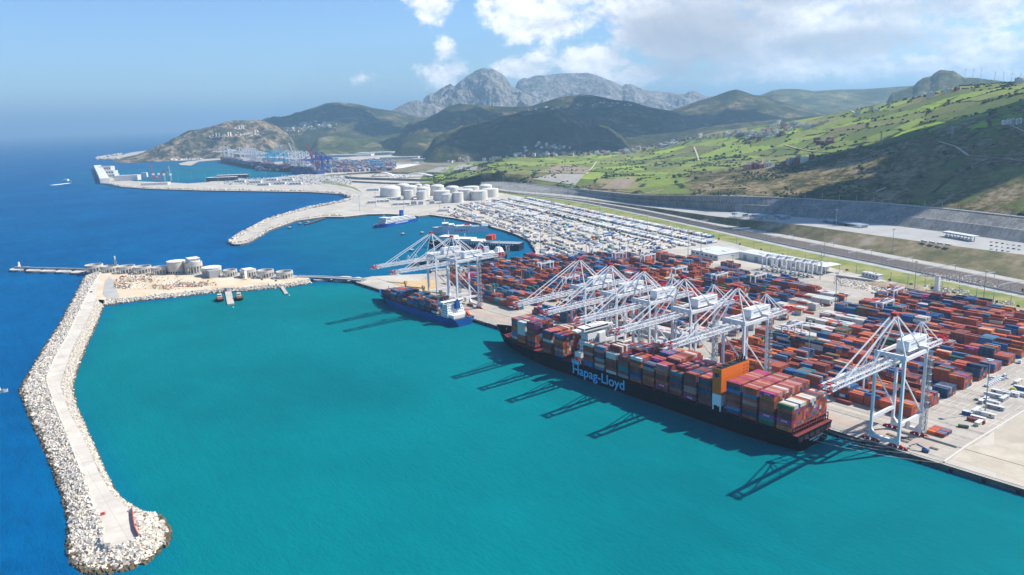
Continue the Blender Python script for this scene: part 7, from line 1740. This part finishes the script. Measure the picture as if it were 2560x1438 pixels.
cl_ = mat('cleared_earth', '#a88e6c', .95, .2, .01); 
# sheds, cranes and roofs on the outer pier
shed('pier_shed', at(320, 451, GZ), 105, 50, 24, HEAD + .12, 'big white shed on the outer pier', 'warehouse', win=False); shed('pier_shed', at(390, 462, GZ), 110, 40, 9, HEAD + .1, 'low white shed right of the big one on the outer pier', 'warehouse', win=False)
for i, (x, y, L, Wd) in enumerate(((556, 452, 130, 34), (582, 446, 140, 34))): shed('roro_terminal', at(x, y, GZ), L, Wd, 16, HEAD + .03, ('nearer flat white roofed terminal with dark sides on the outer pier', 'farther flat white roofed terminal with dark sides on the outer pier')[i], 'building', wall=bandd, roof=wallw, win=False)
for i, (px, py) in enumerate(((600, 456), (640, 458), (680, 452), (720, 452), (700, 461), (660, 464), (740, 462))): shed('pier_office', at(px, py, GZ), 46, 18, 9, HEAD, 'small pale pier building, %s from the left' % ORD[(1, 2, 4, 6, 5, 3, 7)[i]], 'building', nw=4, group='buildings on the outer pier')
T = empty('caisson_quay', (0, 0, 0), 0, 'high white caisson quay closing the end of the outer pier', 'quay'); P = [at(x, y, GZ) for x, y in ((244, 421), (254, 439), (263, 457))]
for a, c in zip(P, P[1:]): MB().use(wallw).beam((a.x, a.y, GZ + 9), (c.x, c.y, GZ + 9), 40, 22).build('wall', None, T)
for i, (px, py) in enumerate(((268, 426), (274, 436), (276, 443))): shed('caisson_block', at(px, py, GZ), 70, 50, 24 - 4 * i, HEAD, 'white block beside the caisson quay, %s from the sea' % ORD[i + 1], 'building', nw=5, group='blocks at the pier end')
for i, (px, py, tx, ty, m_, lab) in enumerate(((385, 451, 376, 414, cred, 'dull red jib crane on the outer pier, left of the pair'), (399, 451, 413, 424, cred, 'dull red jib crane with a leaning jib on the outer pier'), (428, 452, 421, 415, grey_s, 'tall grey jib crane on the outer pier'), (412, 452, 420, 430, grey_s, 'short grey jib crane between its taller neighbours'))):
    v = at(px, py, GZ); dist = Vector((v.x, v.y, 0)).length; q = atd(tx, ty, dist) - v; T = empty('jib_crane', v, 0, lab, 'crane', 'jib cranes on the outer pier'); MB().use(m_).box((0, 0, 12), (9, 9, 24), taper=.7).build('tower', None, T); MB().use(m_).beam((0, 0, 22), q, 5, w1=3).build('jib', None, T)
    MB().use(house_w).box((-4, 0, 28), (14, 10, 8)).build('cab', None, T)
T = empty('moored_ship', at(370, 446, 0), HEAD, 'small white ship moored at the outer pier', 'ship'); mb = MB(); hull_mesh(mb, [(-45, 8, 9, 8), (-30, 9, 9, 7), (25, 9, 9, 7), (40, 3, 7, 9), (46, .5, 2, 10)], grey_f, boot); mb.build('hull', None, T); MB().use(house_w).box((-14, 0, 18), (26, 15, 22)).build('deckhouse', None, T)
mb = MB()
for _ in range(1300):
    px = r.uniform(560, 880); y = r.uniform(445, 462) if px < 700 else r.uniform(438, 462); v = at(px, y, GZ); mb.use(TM[r.choices(('white', 'pale grey', 'navy', 'blue'), (6, 3, 1, 1))[0]]); mb.box((v.x, v.y, GZ + 1.2), (5.5, 2.4, 2.2), rz=frz)
kind(mb.build('distant_cars'), 'stuff', 'car park full of new cars on the far quay')
mb = MB()
for i in range(18):
    px = 300 + i * 30 + r.uniform(-8, 8); v = at(px, 455 + (i % 3) * 2, GZ); o = bpy.data.objects.new('light_mast', MM); C.objects.link(o); o.location = v; tag(o, 'thin floodlight mast on the outer pier, %s from the left' % ORD[i + 1], 'light mast', 'floodlight masts on the outer pier')
# ships at sea
for i, (px, py, L, lab) in enumerate(((168, 455, 70, 'white ferry crossing the open sea off the outer pier'), (138, 338, 260, 'faint ship near the horizon, left one'), (370, 327.5, 300, 'faint ship near the horizon, right one'))):
    v = at(px, py, 0); T = empty('passing_ship', v, .4, lab, 'ship'); b_ = L * .16; mb = MB(); hull_mesh(mb, [(-.5 * L, b_ * .45, b_ * .5, L * .07), (.25 * L, b_ * .5, b_ * .5, L * .07), (.42 * L, b_ * .2, b_ * .35, L * .08), (.5 * L, .1, .5, L * .09)], wallw, boot); mb.build('hull', None, T); MB().use(house_w).box((-.1 * L, 0, L * .13), (L * .55, b_ * .85, L * .12), taper=.9).build('superstructure', None, T)
wk = at(172, 458, 0); o = MB().use(mat('foam', '#dfe8ec', .9)); o.flat([(wk.x - 15, wk.y), (wk.x + 60, wk.y - 90), (wk.x + 90, wk.y - 70), (wk.x + 20, wk.y + 8)], .12); kind(o.build('wake_foam'), 'stuff', 'white wake behind the passing ferry')

# ------------------------------------------------------------------ hillside lettering (white painted stones) on the headland
def drape(ob, n_tree, lift):
    me_ = ob.data; inv = ob.matrix_world.inverted()
    for v in me_.vertices:
        w = ob.matrix_world @ v.co; h = n_tree.ray_cast(Vector((0, 0, CAM_H)), (w - Vector((0, 0, CAM_H))).normalized(), 30000)
        if h[0] is not None: v.co = inv @ (h[0] + h[1] * lift)
lt = mat('painted_stone', '#c4b8a6', .95, .1, .05)
for body, px, py, size, sxx, nm in (('\uFEEA\uFEE0\uFEDF\uFE8D', 598, 320.5, 40, 1.5, 1), ('\uFEE6\uFEC3\uFEEE\uFEDF\uFE8D', 617, 334.5, 46, 1.7, 2), ('\uFEDA\uFEE0\uFEE4\uFEDF\uFE8D', 551, 339.5, 46, 1.6, 3)):
    v = cast(px, py, [FARB[0]])
    if v is None: continue
    d = Vector((v.x, v.y, 0)).normalized(); rt = Vector((d.y, -d.x, 0))
    o = text('hillside_lettering', body, size, lt, None, facing(v, rt, (0, 0, 1)), sx=sxx, ext=0, bold=1.0); bpy.context.view_layer.update(); drape(o, FARB[0], 5.0); tag(o, ('upper word of white stones laid out on the headland hillside', 'right hand word of the lower line of white stones on the headland', 'left hand word of the lower line of white stones on the headland')[nm - 1], 'lettering', 'hillside words')
bg_ = cast(590, 333, [FARB[0]])

# ------------------------------------------------------------------ cumulus overhead (above the frame), shading the hills as in the photograph
cm_ = mat('cloud_white', '#f2f2f2', 1.0, spec=0.0)
def cloud(target, alt, rx, ry, rz, seed, lab):
    k = (alt - target.z) / SUN_DIR.z; c_ = target + SUN_DIR * k; rows = []
    for j in range(25):
        th = math.pi * j / 24; row = []
        for i in range(48):
            ph = 2 * math.pi * i / 48; dr = Vector((math.sin(th) * math.cos(ph), math.sin(th) * math.sin(ph), math.cos(th)))
            q = 1 + .55 * vnoise((dr.x * 2 + seed, dr.y * 2, dr.z * 2), 1, 5) + .25 * vnoise((dr.x * 6, dr.y * 6 + seed, dr.z * 6), 1, 4)
            z = dr.z * 160 * q; z = z if z > 0 else z * .3
            row.append((dr.x * rx * q, dr.y * ry * q, z))
        rows.append(row)
    o = MB().use(cm_).grid(rows, closed=True, flip=True).build('cloud'); o.location = c_; o.rotation_euler = (0, 0, rz); o['kind'] = 'structure'; o['label'] = lab
for (px, py, alt, rx, ry, rz, sd_) in ((2330, 455, 1200, 250, 105, .65, 1.1), (2560, 560, 1200, 360, 90, .1, 2.2), (2160, 520, 1200, 300, 60, 0, 3.3), (2540, 330, 1250, 220, 60, .9, 8.8), (1400, 330, 1500, 620, 420, .8, 4.4), (1560, 300, 1600, 900, 420, .6, 5.5), (1190, 290, 1700, 600, 340, .5, 6.6), (1700, 300, 1700, 900, 420, .6, 10.1), (850, 285, 2100, 700, 450, .6, 7.7), (1000, 330, 1500, 520, 260, .4, 9.9), (1420, 230, 2300, 1100, 700, .7, 11.4)):
    v = cast(px, py, None)
    if v is not None: cloud(v, alt, rx, ry, rz, sd_, 'white cumulus drifting over the hills')
